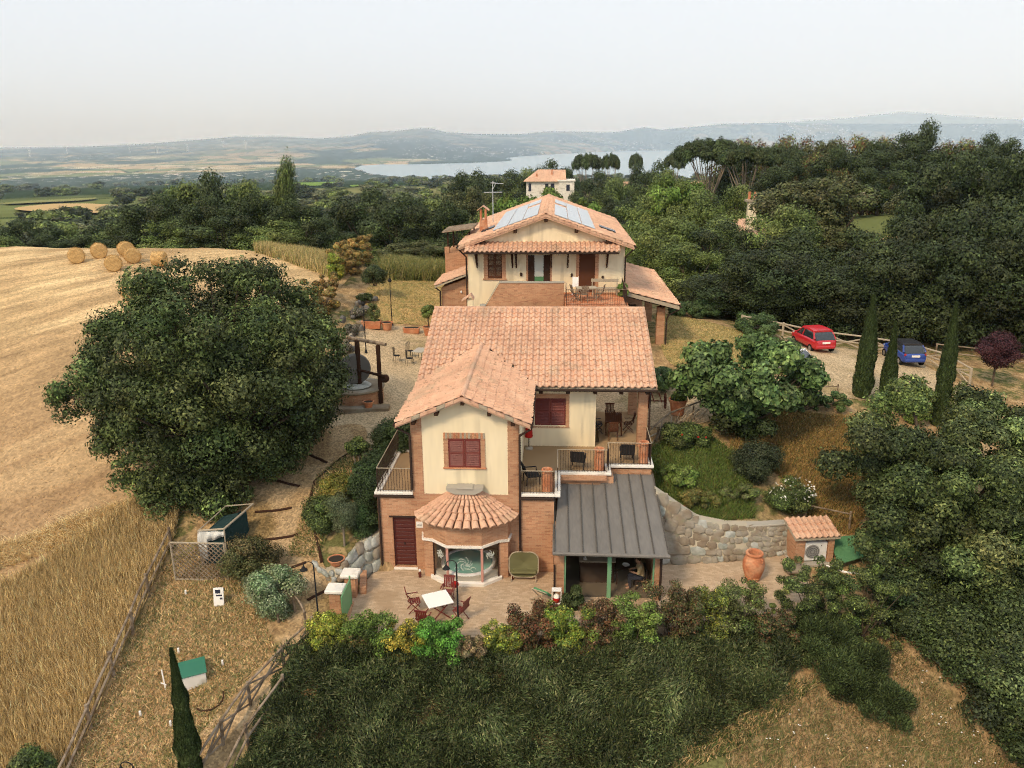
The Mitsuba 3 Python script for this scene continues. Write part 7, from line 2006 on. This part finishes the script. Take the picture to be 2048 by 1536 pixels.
HG = 'clipped shrubs along the paving edge'
YEL = [(.34, .27, .035), (.42, .33, .06), (.20, .20, .03), (.13, .15, .03)]
for i, (x, y, w, d, h, cols, lab) in enumerate((
        (-8.2, 24.5, 1.25, 1.0, 1.35, LIME, 'yellow green shrub at the left end of the row, by the gate lamp'),
        (-7.35, 24.6, 1.1, .9, 1.0, [(.11, .12, .03), (.07, .09, .025), (.15, .10, .04)], 'brownish green shrub second in the row'),
        (-6.6, 24.5, 1.5, 1.1, 1.45, BRIGHT, 'bright green bushy shrub third in the row'),
        (-5.25, 24.35, 1.5, 1.0, 1.15, YEL, 'golden yellow shrub in front of the white table'),
        (-4.05, 24.2, 1.45, 1.1, 1.45, [(.06, .16, .022), (.085, .20, .03), (.05, .12, .02)], 'vivid green clipped block shrub in front of the lamp post'),
        (-2.95, 24.3, 1.1, .7, .85, [(.17, .12, .06), (.09, .085, .035), (.22, .17, .09)], 'thin straggly brown shrub right of the vivid green one'),
        (-1.9, 24.6, 1.3, .9, 1.2, LIME + MID, 'yellow green shrub near the middle of the row'),
        (-.75, 24.85, 1.55, 1.1, 1.45, RUSSET + [(.14, .045, .022)], 'red brown shrub below the deck chair'),
        (.65, 25.0, 1.6, 1.1, 1.45, LIME + BRIGHT, 'lime green shrub left of the green post'),
        (1.8, 25.15, 1.4, 1.1, 1.5, RUSSET + [(.17, .10, .06)], 'brown leaved shrub in front of the green post'),
        (2.95, 25.4, 1.5, 1.1, 1.45, BRIGHT + MID, 'fresh green shrub below the right glass pane'),
        (4.4, 25.9, 1.7, 1.2, 1.65, RUSSET + OLIVE, 'tall brown green shrub right of the glazed room'),
        (5.7, 26.2, 1.5, 1.1, 1.5, LIME + MID + OLIVE, 'yellow green shrub in front of the pale paving'),
        (6.9, 26.4, 1.6, 1.2, 1.6, OLIVE + MID, 'olive green shrub below the oil jar'),
        (10.0, 27.2, 2.5, 1.6, 2.0, MID + DARK, 'broad dark green shrub at the right end of the row'),
        (11.9, 27.2, 2.4, 1.8, 2.1, DARK + MID, 'dark shrub beyond the right end of the row'),
        (8.3, 26.2, 1.4, 1.0, 1.0, DARK + RUSSET, 'low dark shrub in the gap of the row'))):
    shrub('hedge_shrub', lab, x, y - .1, w * 1.18, d * 1.1, h * (1.30 if i < 7 else 1.5), cols, 7500 if w < 2 else 12000, .050, i, boxy=True, group=HG, lift=-.05, nb=64, sp=.42)
shrub('dark_pot_plant', 'dark leafy bush at the left foot of the glazed room', .75, 27.2, .95, .8, 1.45, DARK, 5000, .055, 92)
k = shrub('spire_plant', 'small upright spire shaped plant in the gap of the hedge row', 8.35, 26.9, .35, .35, 1.25, MID, 900, .05, 91, nb=10)
rng = np.random.default_rng(61)
shrub('variegated_shrub', 'pale variegated grey green shrub beside the gravel path', -10.75, 26.4, 2.1, 1.7, 2.7, [(.20, .25, .13), (.13, .18, .08), (.32, .35, .22), (.08, .12, .05)], 16000, .055, 41)
shrub('brown_green_shrub', 'dull brown green shrub between the shelter and the path', -12.4, 28.3, 2.6, 1.9, 2.1, [(.075, .078, .028), (.10, .085, .034), (.055, .064, .022)], 12000, .055, 42)
shrub('yellow_shrub', 'yellow leaved shrub on the bank left of the terrace', -9.75, 32.2, 1.5, 1.3, 1.5, [(.17, .16, .03), (.11, .13, .028), (.22, .17, .04)], 8000, .05, 43)
shrub('round_shrub', 'dark green round shrub low on the bank beside the path', -9.95, 30.7, 1.8, 1.5, 1.8, DARK + MID, 11000, .05, 44)
shrub('olive_sapling', 'small grey green olive tree above the rockery', -8.95, 29.9, 1.5, 1.5, 1.6, [(.10, .125, .062), (.13, .16, .085), (.075, .10, .045)], 9000, .045, 45, lift=.85, aspect=.3, cat_='tree')
part('olive_sapling', 'trunk', tube([(-8.95, 29.9, .9), (-8.93, 29.85, 2.0)], .05, 6), 'pale_bark')
shrub('ivy_bank', 'dark bank of spreading juniper against the left house wall', -8.15, 32.6, 2.0, 5.2, 2.2, [(.034, .058, .020), (.046, .075, .024), (.026, .044, .016)], 26000, .055, 46, nb=80, lift=-.1)
shrub('ivy_bank', 'dark juniper mound below the tower gutter by the court', -7.6, 35.6, 2.8, 3.0, 2.0, [(.034, .058, .020), (.046, .075, .024), (.055, .085, .028)], 16000, .055, 47, nb=40)
shrub('ivy_bank', 'low dark creeping juniper behind the rockery', -8.2, 30.6, 1.5, 1.8, 1.8, [(.034, .058, .020), (.046, .075, .024)], 9000, .05, 48, nb=26)
shrub('potted_tree', 'small dark leaved tree growing in the bowl pot on the bank', -9.05, 33.6, 1.2, 1.1, .8, DARK + MID, 5000, .05, 49, lift=1.15, cat_='tree')
part('potted_tree', 'trunk', cat(*[tube([(-9.05 + a * .1, 33.6, g1(-9.05, 33.6) + .25), (-9.05 + a * .3, 33.6 + a * .1, g1(-9.05, 33.6) + 1.5)], .035, 5) for a in (-1, 0, 1)]), 'pale_bark')
shrub('potted_tree', 'little round headed tree in the terracotta pot by the lawn', -8.75, 53.0, 1.2, 1.1, .9, MID, 3500, .06, 50, lift=1.3, cat_='tree')
part('potted_tree_001', 'trunk', tube([(-8.75, 53, g1(-8.75, 53) + .5), (-8.8, 53, g1(-8.75, 53) + 1.8)], .045, 5), 'bark')
shrub('potted_shrub', 'clipped green shrub in the big terracotta pot', 6.5, 40.1, .95, .95, .6, MID + BRIGHT, 2500, .05, 51, lift=.72)
shrub('potted_plant', 'slender leafy plant in the planter box beside the rocks', -12.5, 53, .8, .6, 2.6, MID + OLIVE, 2500, .06, 52)
shrub('small_tree', 'small dark tree at the top of the rock bank by the lawn', -13.6, 58.5, 2.0, 1.8, 1.6, DARK, 6000, .07, 53, lift=1.0, cat_='tree')
shrub('leafy_pot_plant', 'climbing plant spilling over the landing rail of the rear house', 4.15, 48.9, .7, .9, 1.3, BRIGHT, 2500, .07, 54, z=8.0)
# right garden
shrub('dark_shrub', 'big dark round shrub in the middle of the right garden slope', 9.4, 34.9, 2.3, 2.0, 2.2, [(.026, .036, .016), (.034, .046, .02), (.042, .05, .024)], 14000, .055, 55)
shrub('oleander', 'white flowered oleander beside the brick hut', 10.75, 33.3, 2.0, 1.6, 2.1, MID + DARK, 12000, .06, 56, aspect=.35)
rng = np.random.default_rng(62)
fl = []
for i in range(60):
    d = rand_dirs(1, rng)[0]
    d[1] = -abs(d[1])
    d[2] = abs(d[2]) * .8
    c = np.array([10.75, 33.3, g1(10.75, 33.3) + 1.0]) + d * [1.02, .85, 1.05]
    part('oleander', 'flower', trimesh.Trimesh(np.array([c + q for q in (rand_dirs(6, rng) * .055)]), [[0, 1, 2], [0, 2, 3], [0, 3, 4], [0, 4, 5], [1, 3, 5]]), 'white_paint')
shrub('rose_bush', 'dark rose bush with a red bloom below the branch fence', 6.4, 36.9, 3.0, 2.2, 1.4, MID + DARK, 14000, .055, 57, nb=36)
shrub('low_shrub', 'bright green low shrub on the bank right of the terrace', 5.7, 34.2, 2.2, 2.2, .9, BRIGHT + MID, 9000, .055, 58)
shrub('low_shrub', 'yellow green wild plants above the stone wall', 6.6, 32.9, 2.6, 1.2, .8, [(.12, .13, .03), (.17, .14, .045), (.08, .10, .025)], 7000, .05, 59)
shrub('low_shrub', 'dark green weeds between the stone wall and the dark shrub', 8.3, 33.4, 2.2, 1.4, .8, MID + OLIVE, 6000, .05, 60)
for (x, y, z, sd) in ((6.9, 36.0, 1.05, 1), (5.35, 32.6, .75, 2), (5.75, 32.4, .65, 3), (6.1, 35.9, 1.2, 4), (7.3, 36.2, .95, 5)):
    rng = np.random.default_rng(sd)
    c = np.array([x, y, g1(x, y) + z])
    single('red_flower', {1: 'red bloom highest in the rose bush', 2: 'red bloom just above the stone wall, left one', 3: 'red bloom just above the stone wall, right one', 4: 'red bloom at the left of the rose bush', 5: 'red bloom at the right of the rose bush'}[sd], 'flower', cat([trimesh.Trimesh(trimesh.creation.icosphere(1).vertices * .05 + c + 0 * rng.normal(0, .08, 3), trimesh.creation.icosphere(1).faces) for i in range(1)]), 'red_cloth', 'red blooms in the garden')
shrub('hedge', 'green lavender hedge at the corner of the right court', 5.9, 43.6, 2.0, 3.2, 1.2, [(.07, .12, .035), (.09, .145, .045)], 9000, .07, 63, nb=34)
shrub('hedge', 'clipped bank of green plants below the parking edge', 13.2, 41.2, 6.0, 1.5, 1.0, [(.055, .10, .028), (.075, .125, .035), (.10, .14, .045)], 16000, .06, 64, boxy=True, nb=60)
k = shrub('hedge', 'long curving green hedge between the right lawn and the wood', 14.2, 55.5, 3.6, 6.5, 1.5, [(.05, .085, .028), (.065, .105, .035)], 14000, .08, 65, nb=60)
shrub('hedge', 'green hedge along the far edge of the right lawn', 10.8, 60.5, 5.5, 2.5, 1.4, [(.05, .085, .028), (.065, .105, .035)], 12000, .08, 66, nb=50)
shrub('tall_shrub', 'bright green sapling between the middle and right cypress', 19.4, 41.2, 1.6, 1.4, 2.6, MID + BRIGHT, 8000, .065, 67)
shrub('plum_tree', 'dark purple leaved plum tree at the far right of the parking', 27.3, 48.8, 2.5, 2.3, 2.5, [(.040, .012, .016), (.055, .018, .02), (.03, .012, .014)], 12000, .065, 68, lift=1.2, cat_='tree')
part('plum_tree', 'trunk', tube([(27.3, 48.8, g1(27.3, 48.8)), (27.3, 48.8, g1(27.3, 48.8) + 2.4)], .07, 6), 'bark')
shrub('white_rose_bush', 'rambling bush with pale flowers beside the right cypress', 21.6, 41.5, 1.3, 1.2, 3.0, MID + OLIVE + [(.4, .36, .28)], 6000, .06, 69)
for i, (P0, P1, hh, wd_, lab) in enumerate((((13.7, 29.0), (15.3, 27.2), 1.9, .9, 'dark scrub sprawling below the right oak'), ((15.6, 26.8), (16.4, 23.8), 2.2, 1.0, 'dark scrub running down the slope at the right'), ((17.2, 27.4), (19.2, 24.6), 2.8, 1.7, 'tall dark scrub at the right edge of the picture'), ((17.2, 23.2), (18.2, 21.2), 2.2, 1.2, 'black green scrub in the bottom right corner'), ((17.5, 30.0), (20.5, 28.2), 2.2, 2.0, 'dark scrub behind the right oak at the edge'))):
    rng = np.random.default_rng(700 + i)
    bl = []
    for n_ in range(70):
        t = rng.random()
        x, y = P0[0] + (P1[0] - P0[0]) * t + rng.normal(0, wd_ * .5), P0[1] + (P1[1] - P0[1]) * t + rng.normal(0, wd_ * .5)
        bl.append((x, y, g1(x, y) + rng.uniform(.1, hh - .5), rng.uniform(.4, .85)))
    k = thing('scrub', lab, 'shrub')
    leafpart(k, 'foliage', crown(bl, rng, 48000, .058, [(.026, .039, .014), (.036, .053, .018), (.048, .068, .022), (.07, .092, .03)], .38, tint_s=.3))
    part(k, 'stems', limbs(bl, (*bl[0][:2], g1(*bl[0][:2])), rng, .08, .3, 5), 'bark')
shrub('edge_bush', 'dark blurred bush at the bottom left corner of the wheat', -16.4, 20.6 - 1.2, 1.2, 1.6, 1.8, DARK + MID, 9000, .055, 81)
shrub('edge_bush', 'small conical shrub beside the foreground lamp post', -12.75, 18.5, .6, .6, 1.0, MID, 3000, .045, 82)
shrub('photinia_hedge', 'tall hedge with red brown young leaves at the top of the lawn', -16.2, 62.5, 2.0, 9.5, 3.0, [(.26, .17, .05), (.22, .155, .045), (.13, .14, .045), (.29, .18, .055)], 26000, .08, 83, boxy=True, nb=90)
shrub('photinia_hedge', 'shorter red brown hedge piece nearer the big oak', -16.3, 53.5, 2.2, 8.0, 2.6, [(.26, .17, .05), (.22, .155, .045), (.13, .14, .045), (.27, .15, .05)], 22000, .08, 84, boxy=True, nb=60)
shrub('yellow_hedge_plant', 'yellow flowering plant in the red hedge', -16.6, 58.6, 1.3, 1.3, 3.1, LIME, 3000, .08, 85)


# ------------------------------------------------------------------ grasses
def blades(poly, n, rng, h, w, cols, lean=.35, sp=.25, base=gz, lift=0.0, tri=True, dens=None):
    P = Polygon(poly)
    x0, y0, x1, y1 = P.bounds
    pts = []
    tot = 0
    while tot < n:
        q = np.stack([rng.uniform(x0, x1, n), rng.uniform(y0, y1, n)], -1)
        q = q[shapely.contains_xy(P, q[:, 0], q[:, 1])]
        if dens is not None:
            q = q[rng.random(len(q)) < dens(q[:, 0], q[:, 1])]
        pts.append(q); tot += len(q)
        if len(q) == 0:
            break
    q = np.concatenate(pts)[:n]
    z = base(q[:, 0], q[:, 1]) + lift
    a = rng.uniform(0, 2 * PI, len(q))
    hh = h * rng.uniform(.55, 1.25, len(q))
    e = np.stack([np.cos(a), np.sin(a), 0 * a], -1)
    ln = np.stack([rng.normal(0, lean, len(q)), rng.normal(0, lean, len(q)), np.ones(len(q))], -1)
    ww = w * rng.uniform(.6, 1.3, len(q))
    b = np.column_stack([q, z])
    v = np.stack([b - e * ww[:, None], b + e * ww[:, None], b + ln * hh[:, None]], 1).reshape(-1, 3)
    f = np.arange(len(v)).reshape(-1, 3)
    return v, f, np.repeat(palette(len(q), rng, cols, sp), 3, 0)


def stuff(name, label, cat_, vfc):
    v, f, c = vfc
    k = thing(name, label, cat_, None, 'stuff')
    scene[k] = ply(trimesh.Trimesh(v, f, process=False), 'leaf', False, None, c)


rng = np.random.default_rng(123)
GOLD = [(.56, .41, .19), (.63, .48, .25), (.47, .34, .15), (.39, .285, .125)]
TAN = [(.55, .38, .185), (.63, .45, .235), (.45, .28, .13), (.27, .24, .095), (.18, .18, .06)]
GC_EDGE = Polygon([(-9.2, 24.5), (-3, 24.2), (4, 25.5), (9.2, 26.5), (9.2, 25.3), (7.4, 23.8), (5.8, 22.8), (4.0, 22.0), (3.0, 20.4), (2.2, 17.0), (-9.0, 17.0), (-9.6, 20.0), (-9.9, 21.8)])
WH = smooth_poly([(-15.75, 18), (-15.8, 22), (-16.6, 27.5), (-16.9, 31), (-17.6, 33.2), (-19.2, 33.4), (-21.5, 29.5), (-24, 26.2), (-29, 22), (-29, 14), (-16, 14)], 1)
stuff('standing_wheat', 'tall golden standing wheat between the fence and the mown field', 'wheat', blades(WH, 120000, rng, .72, .022, GOLD, .24, .34))
stuff('dry_grass', 'dry tan grass of the left yard', 'grass', blades([(-15.6, 18), (-15.8, 23), (-16.6, 29), (-15.5, 30.5), (-13.5, 29), (-11.8, 27), (-10.2, 24.6), (-11, 22), (-11.8, 18)], 36000, rng, .12, .022, TAN, .75))
stuff('dry_slope_grass', 'dry grass and weeds on the slope at the lower right', 'grass', blades([(5.0, 17), (6.0, 23), (9.2, 25), (11.4, 26.8), (13.2, 27.2), (15, 24), (19, 20), (16, 16)], 55000, rng, .20, .018, [(.30, .21, .105), (.38, .27, .14), (.22, .14, .065), (.15, .14, .05), (.10, .12, .04)], .6))
stuff('garden_grass', 'ripe brown green grass on the right garden slope', 'grass', blades([(8.4, 35), (9.2, 40.2), (12, 40.8), (16, 40.6), (17, 37), (13.2, 32.4), (11.6, 33), (10.6, 35.6)], 42000, rng, .28, .022, [(.32, .22, .08), (.38, .25, .09), (.16, .16, .045), (.26, .15, .06)], .45))
stuff('garden_weeds', 'green weeds on the bank right of the terrace', 'weeds', blades([(4.7, 31.6), (4.8, 36.8), (7.5, 38.6), (9, 36), (9, 32.6), (7, 32)], 26000, rng, .34, .025, MID + BRIGHT + [(.17, .15, .05)], .45))
stuff('crest_grass', 'pale standing grass along the crest of the field', 'grass', blades([(-25, 64.5), (-17, 60), (-16.6, 67.5), (-25, 69.5)], 14000, rng, .95, .035, [(.52, .40, .19), (.42, .34, .15), (.28, .28, .10)], .2))
stuff('reeds', 'green and straw coloured reeds at the top of the yellow lawn', 'reeds', blades([(-14.5, 62.5), (-7.0, 66.5), (-6.2, 70), (-14.5, 69)], 12000, rng, 1.3, .04, [(.17, .19, .06), (.24, .23, .08), (.32, .28, .12), (.12, .15, .045)], .3))
stuff('lawn_grass', 'short dry grass of the yellow lawns', 'grass', blades(LAWN, 16000, rng, .10, .03, [(.46, .33, .15), (.34, .26, .11), (.2, .2, .07)], .6))
stuff('lawn_grass', 'short dry grass of the right lawn', 'grass', blades(LAWN2, 20000, rng, .10, .03, [(.46, .34, .15), (.34, .27, .11), (.2, .2, .07)], .6))
stuff('stubble', 'short mown stubble and straw on the field', 'stubble', blades(FIELD, 90000, rng, .07, .035, [(.52, .34, .14), (.60, .42, .19), (.44, .27, .11), (.30, .17, .07)], 1.3, .25, dens=lambda x, y: np.clip((46 - y) / 30, .12, 1) * (x > -42)))
stuff('straw_swath', 'pale swath of fallen straw between the mown field and the standing wheat', 'straw', blades(smooth_poly([(-30, 24.8), (-25.5, 27.6), (-23.2, 29.0), (-20.8, 30.8), (-18.6, 31.9), (-17.6, 33.4), (-18.8, 33.6), (-21.4, 32.3), (-24.2, 30.2), (-26.5, 28.9), (-31, 26.2)], 1), 22000, rng, .26, .022, [(.64, .48, .24), (.70, .54, .29), (.54, .39, .18)], 1.1))
_ring = GC_EDGE.buffer(.55).difference(GC_EDGE.buffer(-.5)).intersection(sbox(2.4, 16, 13, 24.9))
stuff('edge_weeds', 'mixed green and dry weeds where the dark mat thins into the slope', 'weeds', blades(np.array(_ring.exterior.coords) if _ring.geom_type == 'Polygon' else np.array(max(_ring.geoms, key=lambda g: g.area).exterior.coords), 9000, rng, .24, .022, TAN + MID + DARK, .55))
stuff('path_weeds', 'fallen leaves and weeds along the path', 'weeds', blades([(-11.4, 29.6), (-11.2, 34), (-9.3, 36), (-8.6, 34.5), (-9.6, 31.5), (-10, 29.2)], 9000, rng, .16, .03, TAN + MID, .7))


# the dark ground cover below the paving: long thin leaves over a low mound
def mound(poly, n, rng, thick, l, w, cols, name, label, out=.45):
    P = Polygon(smooth_poly(poly, 2))
    x0, y0, x1, y1 = P.bounds
    q = np.stack([rng.uniform(x0, x1, n * 3), rng.uniform(y0, y1, n * 3)], -1)
    q = q[shapely.contains_xy(P, q[:, 0], q[:, 1])][:n]
    d = shapely.distance(shapely.points(q), P.exterior)
    P3 = np.column_stack([q * .55, np.zeros(len(q))])
    ok = d > .45 * meshkit.fbm(P3 * 3, 2, 9)
    q, d, P3 = q[ok], d[ok], P3[ok]
    th = thick * np.clip(d / .8, .12, 1) ** .6 * (.25 + 1.5 * meshkit.fbm(P3 * 2.4, 2, 4))
    lev = 1 - rng.random(len(q)) ** 2.2 * .8
    c = np.column_stack([q, gz(q[:, 0], q[:, 1]) + th * lev])
    flow = np.stack([meshkit.noise(P3 * 1.7, 1) - .5, meshkit.noise(P3 * 1.7, 2) - .5, 0 * th], -1) * 2.4
    dr_ = unit(flow * 1.1 + rng.normal(0, .45, (len(q), 3)) + [0, -.30, .75])
    wd = unit(np.cross(dr_, rand_dirs(len(q), rng)))
    tint = np.exp((meshkit.fbm(P3 * 2.2 + 7, 3, 6) - .5) * 1.7)[:, None]
    cl = np.clip(palette(len(q), rng, cols, .34) * tint, .004, .5)
    ls = l * rng.uniform(.6, 1.4, len(q))
    stuff(name, label, 'ground cover', cards(c, dr_, wd, ls, w * rng.uniform(.7, 1.3, len(q)), cl))


GC = [(.044, .064, .021), (.060, .084, .028), (.082, .104, .037), (.125, .13, .058), (.032, .046, .017)]
mound([(-9.3, 24.9), (-6.5, 24.7), (-3, 24.5), (0, 24.9), (4, 25.8), (7.5, 26.7), (9.5, 26.9), (9.9, 25.4), (8.8, 24.6), (7.6, 23.6), (6.0, 22.6), (4.2, 21.8), (3.4, 20.4), (2.6, 17), (-9.4, 17), (-10.0, 20.0), (-10.3, 21.6), (-10.1, 23.2)], 190000, rng, .75, .08, .020, GC, 'ground_cover', 'wide dark green mat of trailing shrub below the hedge row')
RM = Polygon([(9.3, 26.6), (10.6, 26.8), (11.8, 25.9), (12.4, 24.5), (12.2, 23.4), (11.4, 23.6), (10.0, 24.8), (9.4, 25.6)])


def tufts(P, n, rng, hmax, r0, r1, leaves, l, w, cols, z0=.2):
    x0, y0, x1, y1 = P.bounds
    q = np.stack([rng.uniform(x0, x1, n * 4), rng.uniform(y0, y1, n * 4)], -1)
    q = q[shapely.contains_xy(P, q[:, 0], q[:, 1])][:n]
    zz = gz(q[:, 0], q[:, 1]) + z0 + rng.uniform(0, 1, len(q)) * (hmax - z0)
    r = rng.uniform(r0, r1, len(q))
    idx = rng.integers(len(q), size=leaves)
    d = rand_dirs(leaves, rng)
    d[:, 2] = np.abs(d[:, 2])
    c = np.column_stack([q, zz])[idx] + d * (r[idx] * rng.uniform(.55, 1.1, leaves))[:, None]
    dr_ = unit(d * .8 + rng.normal(0, .35, (leaves, 3)) + [0, -.1, .6])
    wd = unit(np.cross(dr_, rand_dirs(leaves, rng)))
    tint = np.exp(rng.normal(0, .28, (len(q), 1)))[idx]
    cl = np.clip(palette(leaves, rng, cols, .34) * tint, .004, .5)
    return cards(c, dr_, wd, l * rng.uniform(.6, 1.4, leaves), w * rng.uniform(.7, 1.3, leaves), cl)


k = thing('rosemary_mound', 'separate bushy rosemary mound right of the dark mat', 'shrub')
leafpart(k, 'foliage', tufts(RM, 90, rng, 1.05, .3, .55, 80000, .08, .019, [(.060, .088, .030), (.045, .068, .024), (.085, .112, .042), (.034, .05, .018)]))
part(k, 'stems', cat([tube([(x, y, g1(x, y) - .1), (x + .1, y, g1(x, y) + .6)], [.03, .01], 4) for x, y in ((10, 26), (10.8, 25.2), (11.5, 24.4), (11.6, 25.3))]), 'bark', kind='stuff')
GCP = Polygon([(-9.2, 24.5), (-3, 24.2), (4, 25.5), (9.2, 26.5), (9.2, 25.3), (7.4, 23.8), (5.8, 22.8), (4.0, 22.0), (3.0, 20.4), (2.2, 17.4), (-9.0, 17.4), (-9.6, 20.0), (-9.9, 21.8)])
stuff('trailing_shrubs', 'tufts of trailing shrub swelling out of the dark mat', 'ground cover', tufts(GCP, 260, rng, .62, .3, .7, 160000, .07, .020, GC, .1))
# small white flowers in the dry slope
fw = []
for i in range(170):
    x, y = rng.uniform(6.5, 15.5), rng.uniform(19, 26)
    if y > 17.5 + .75 * x or (8.8 < x < 12.6 and 23.2 < y):
        continue
    c = np.array([x, y, g1(x, y) + rng.uniform(.1, .25)])
    fw.append(trimesh.Trimesh(np.array([c + [.035, 0, 0], c + [0, .035, .01], c + [-.035, 0, 0], c + [0, -.035, .01], c + [0, 0, .03]]), [[0, 1, 4], [1, 2, 4], [2, 3, 4], [3, 0, 4]]))
k = thing('white_wildflowers', 'tiny white wild flowers scattered in the dry slope grass', 'flowers', None, 'stuff')
put(k, cat(fw), 'white_paint')
# bank plants on the rocks
for i, (x, y) in enumerate(((-13.5, 48.0), (-13.7, 51), (-14.0, 54.5), (-14.1, 57.3))):
    shrub('rock_plant', ('silvery plant low on the rock bank', 'grey plant in the middle of the rock bank', 'dusty brown plant high on the rock bank', 'dark plant at the top of the rock bank')[i], x, y, 1.5, 1.5, .8, [(.14, .13, .10), (.20, .18, .15), (.08, .09, .05)] if i < 3 else DARK, 3000, .06, 110 + i)

# woods and single trees scattered over the valley floor
rng = np.random.default_rng(321)
P_far = []
while len(P_far) < 620:
    r, a = 260 * math.exp(rng.uniform(0, math.log(4200 / 260))), math.radians(rng.uniform(-40, 30))
    x, y = r * math.sin(a), r * math.cos(a)
    d = meshkit.fbm(np.array([[x / 190.0, y / 260.0, 3.0]]), 3, 12)[0]
    if rng.random() < np.clip((d - .44) * 9, .02, 1) and not LAKE.buffer(60).contains(shapely.Point(x, y)) and not any(q.contains(shapely.Point(x, y)) for q in FARP):
        P_far.append((x, y))
PFZ = height(np.array([p[0] for p in P_far]), np.array([p[1] for p in P_far]))
labels['distant_trees'] = {'label': 'distant trees and copses scattered over the valley', 'category': 'trees', 'kind': 'stuff'}
for i, ((x, y), z) in enumerate(zip(P_far, PFZ)):
    r = math.hypot(x, y)
    s = rng.uniform(.7, 1.2) * (1 + min(1.6, r / 1800))
    scene['distant_trees__%03d' % (i + 1)] = {'type': 'instance', 'shapegroup': {'type': 'ref', 'id': 'proto_' + ('far_dark', 'far_mid', 'far_olive')[i % 3]}, 'to_world': T().translate([x, y, float(z) - 1]).rotate([0, 0, 1], float(rng.uniform(0, 360))).scale([s * 1.3, s * 1.3, s * .75])}
scene['haze'] = {'type': 'cube', 'to_world': T().translate([0, 10000, 450]).scale([60000, 60000, 655]), 'bsdf': {'type': 'null'}, 'interior': {'type': 'ref', 'id': 'air'}}
labels['haze'] = {'label': 'thin summer haze over the valley', 'category': 'haze', 'kind': 'stuff'}
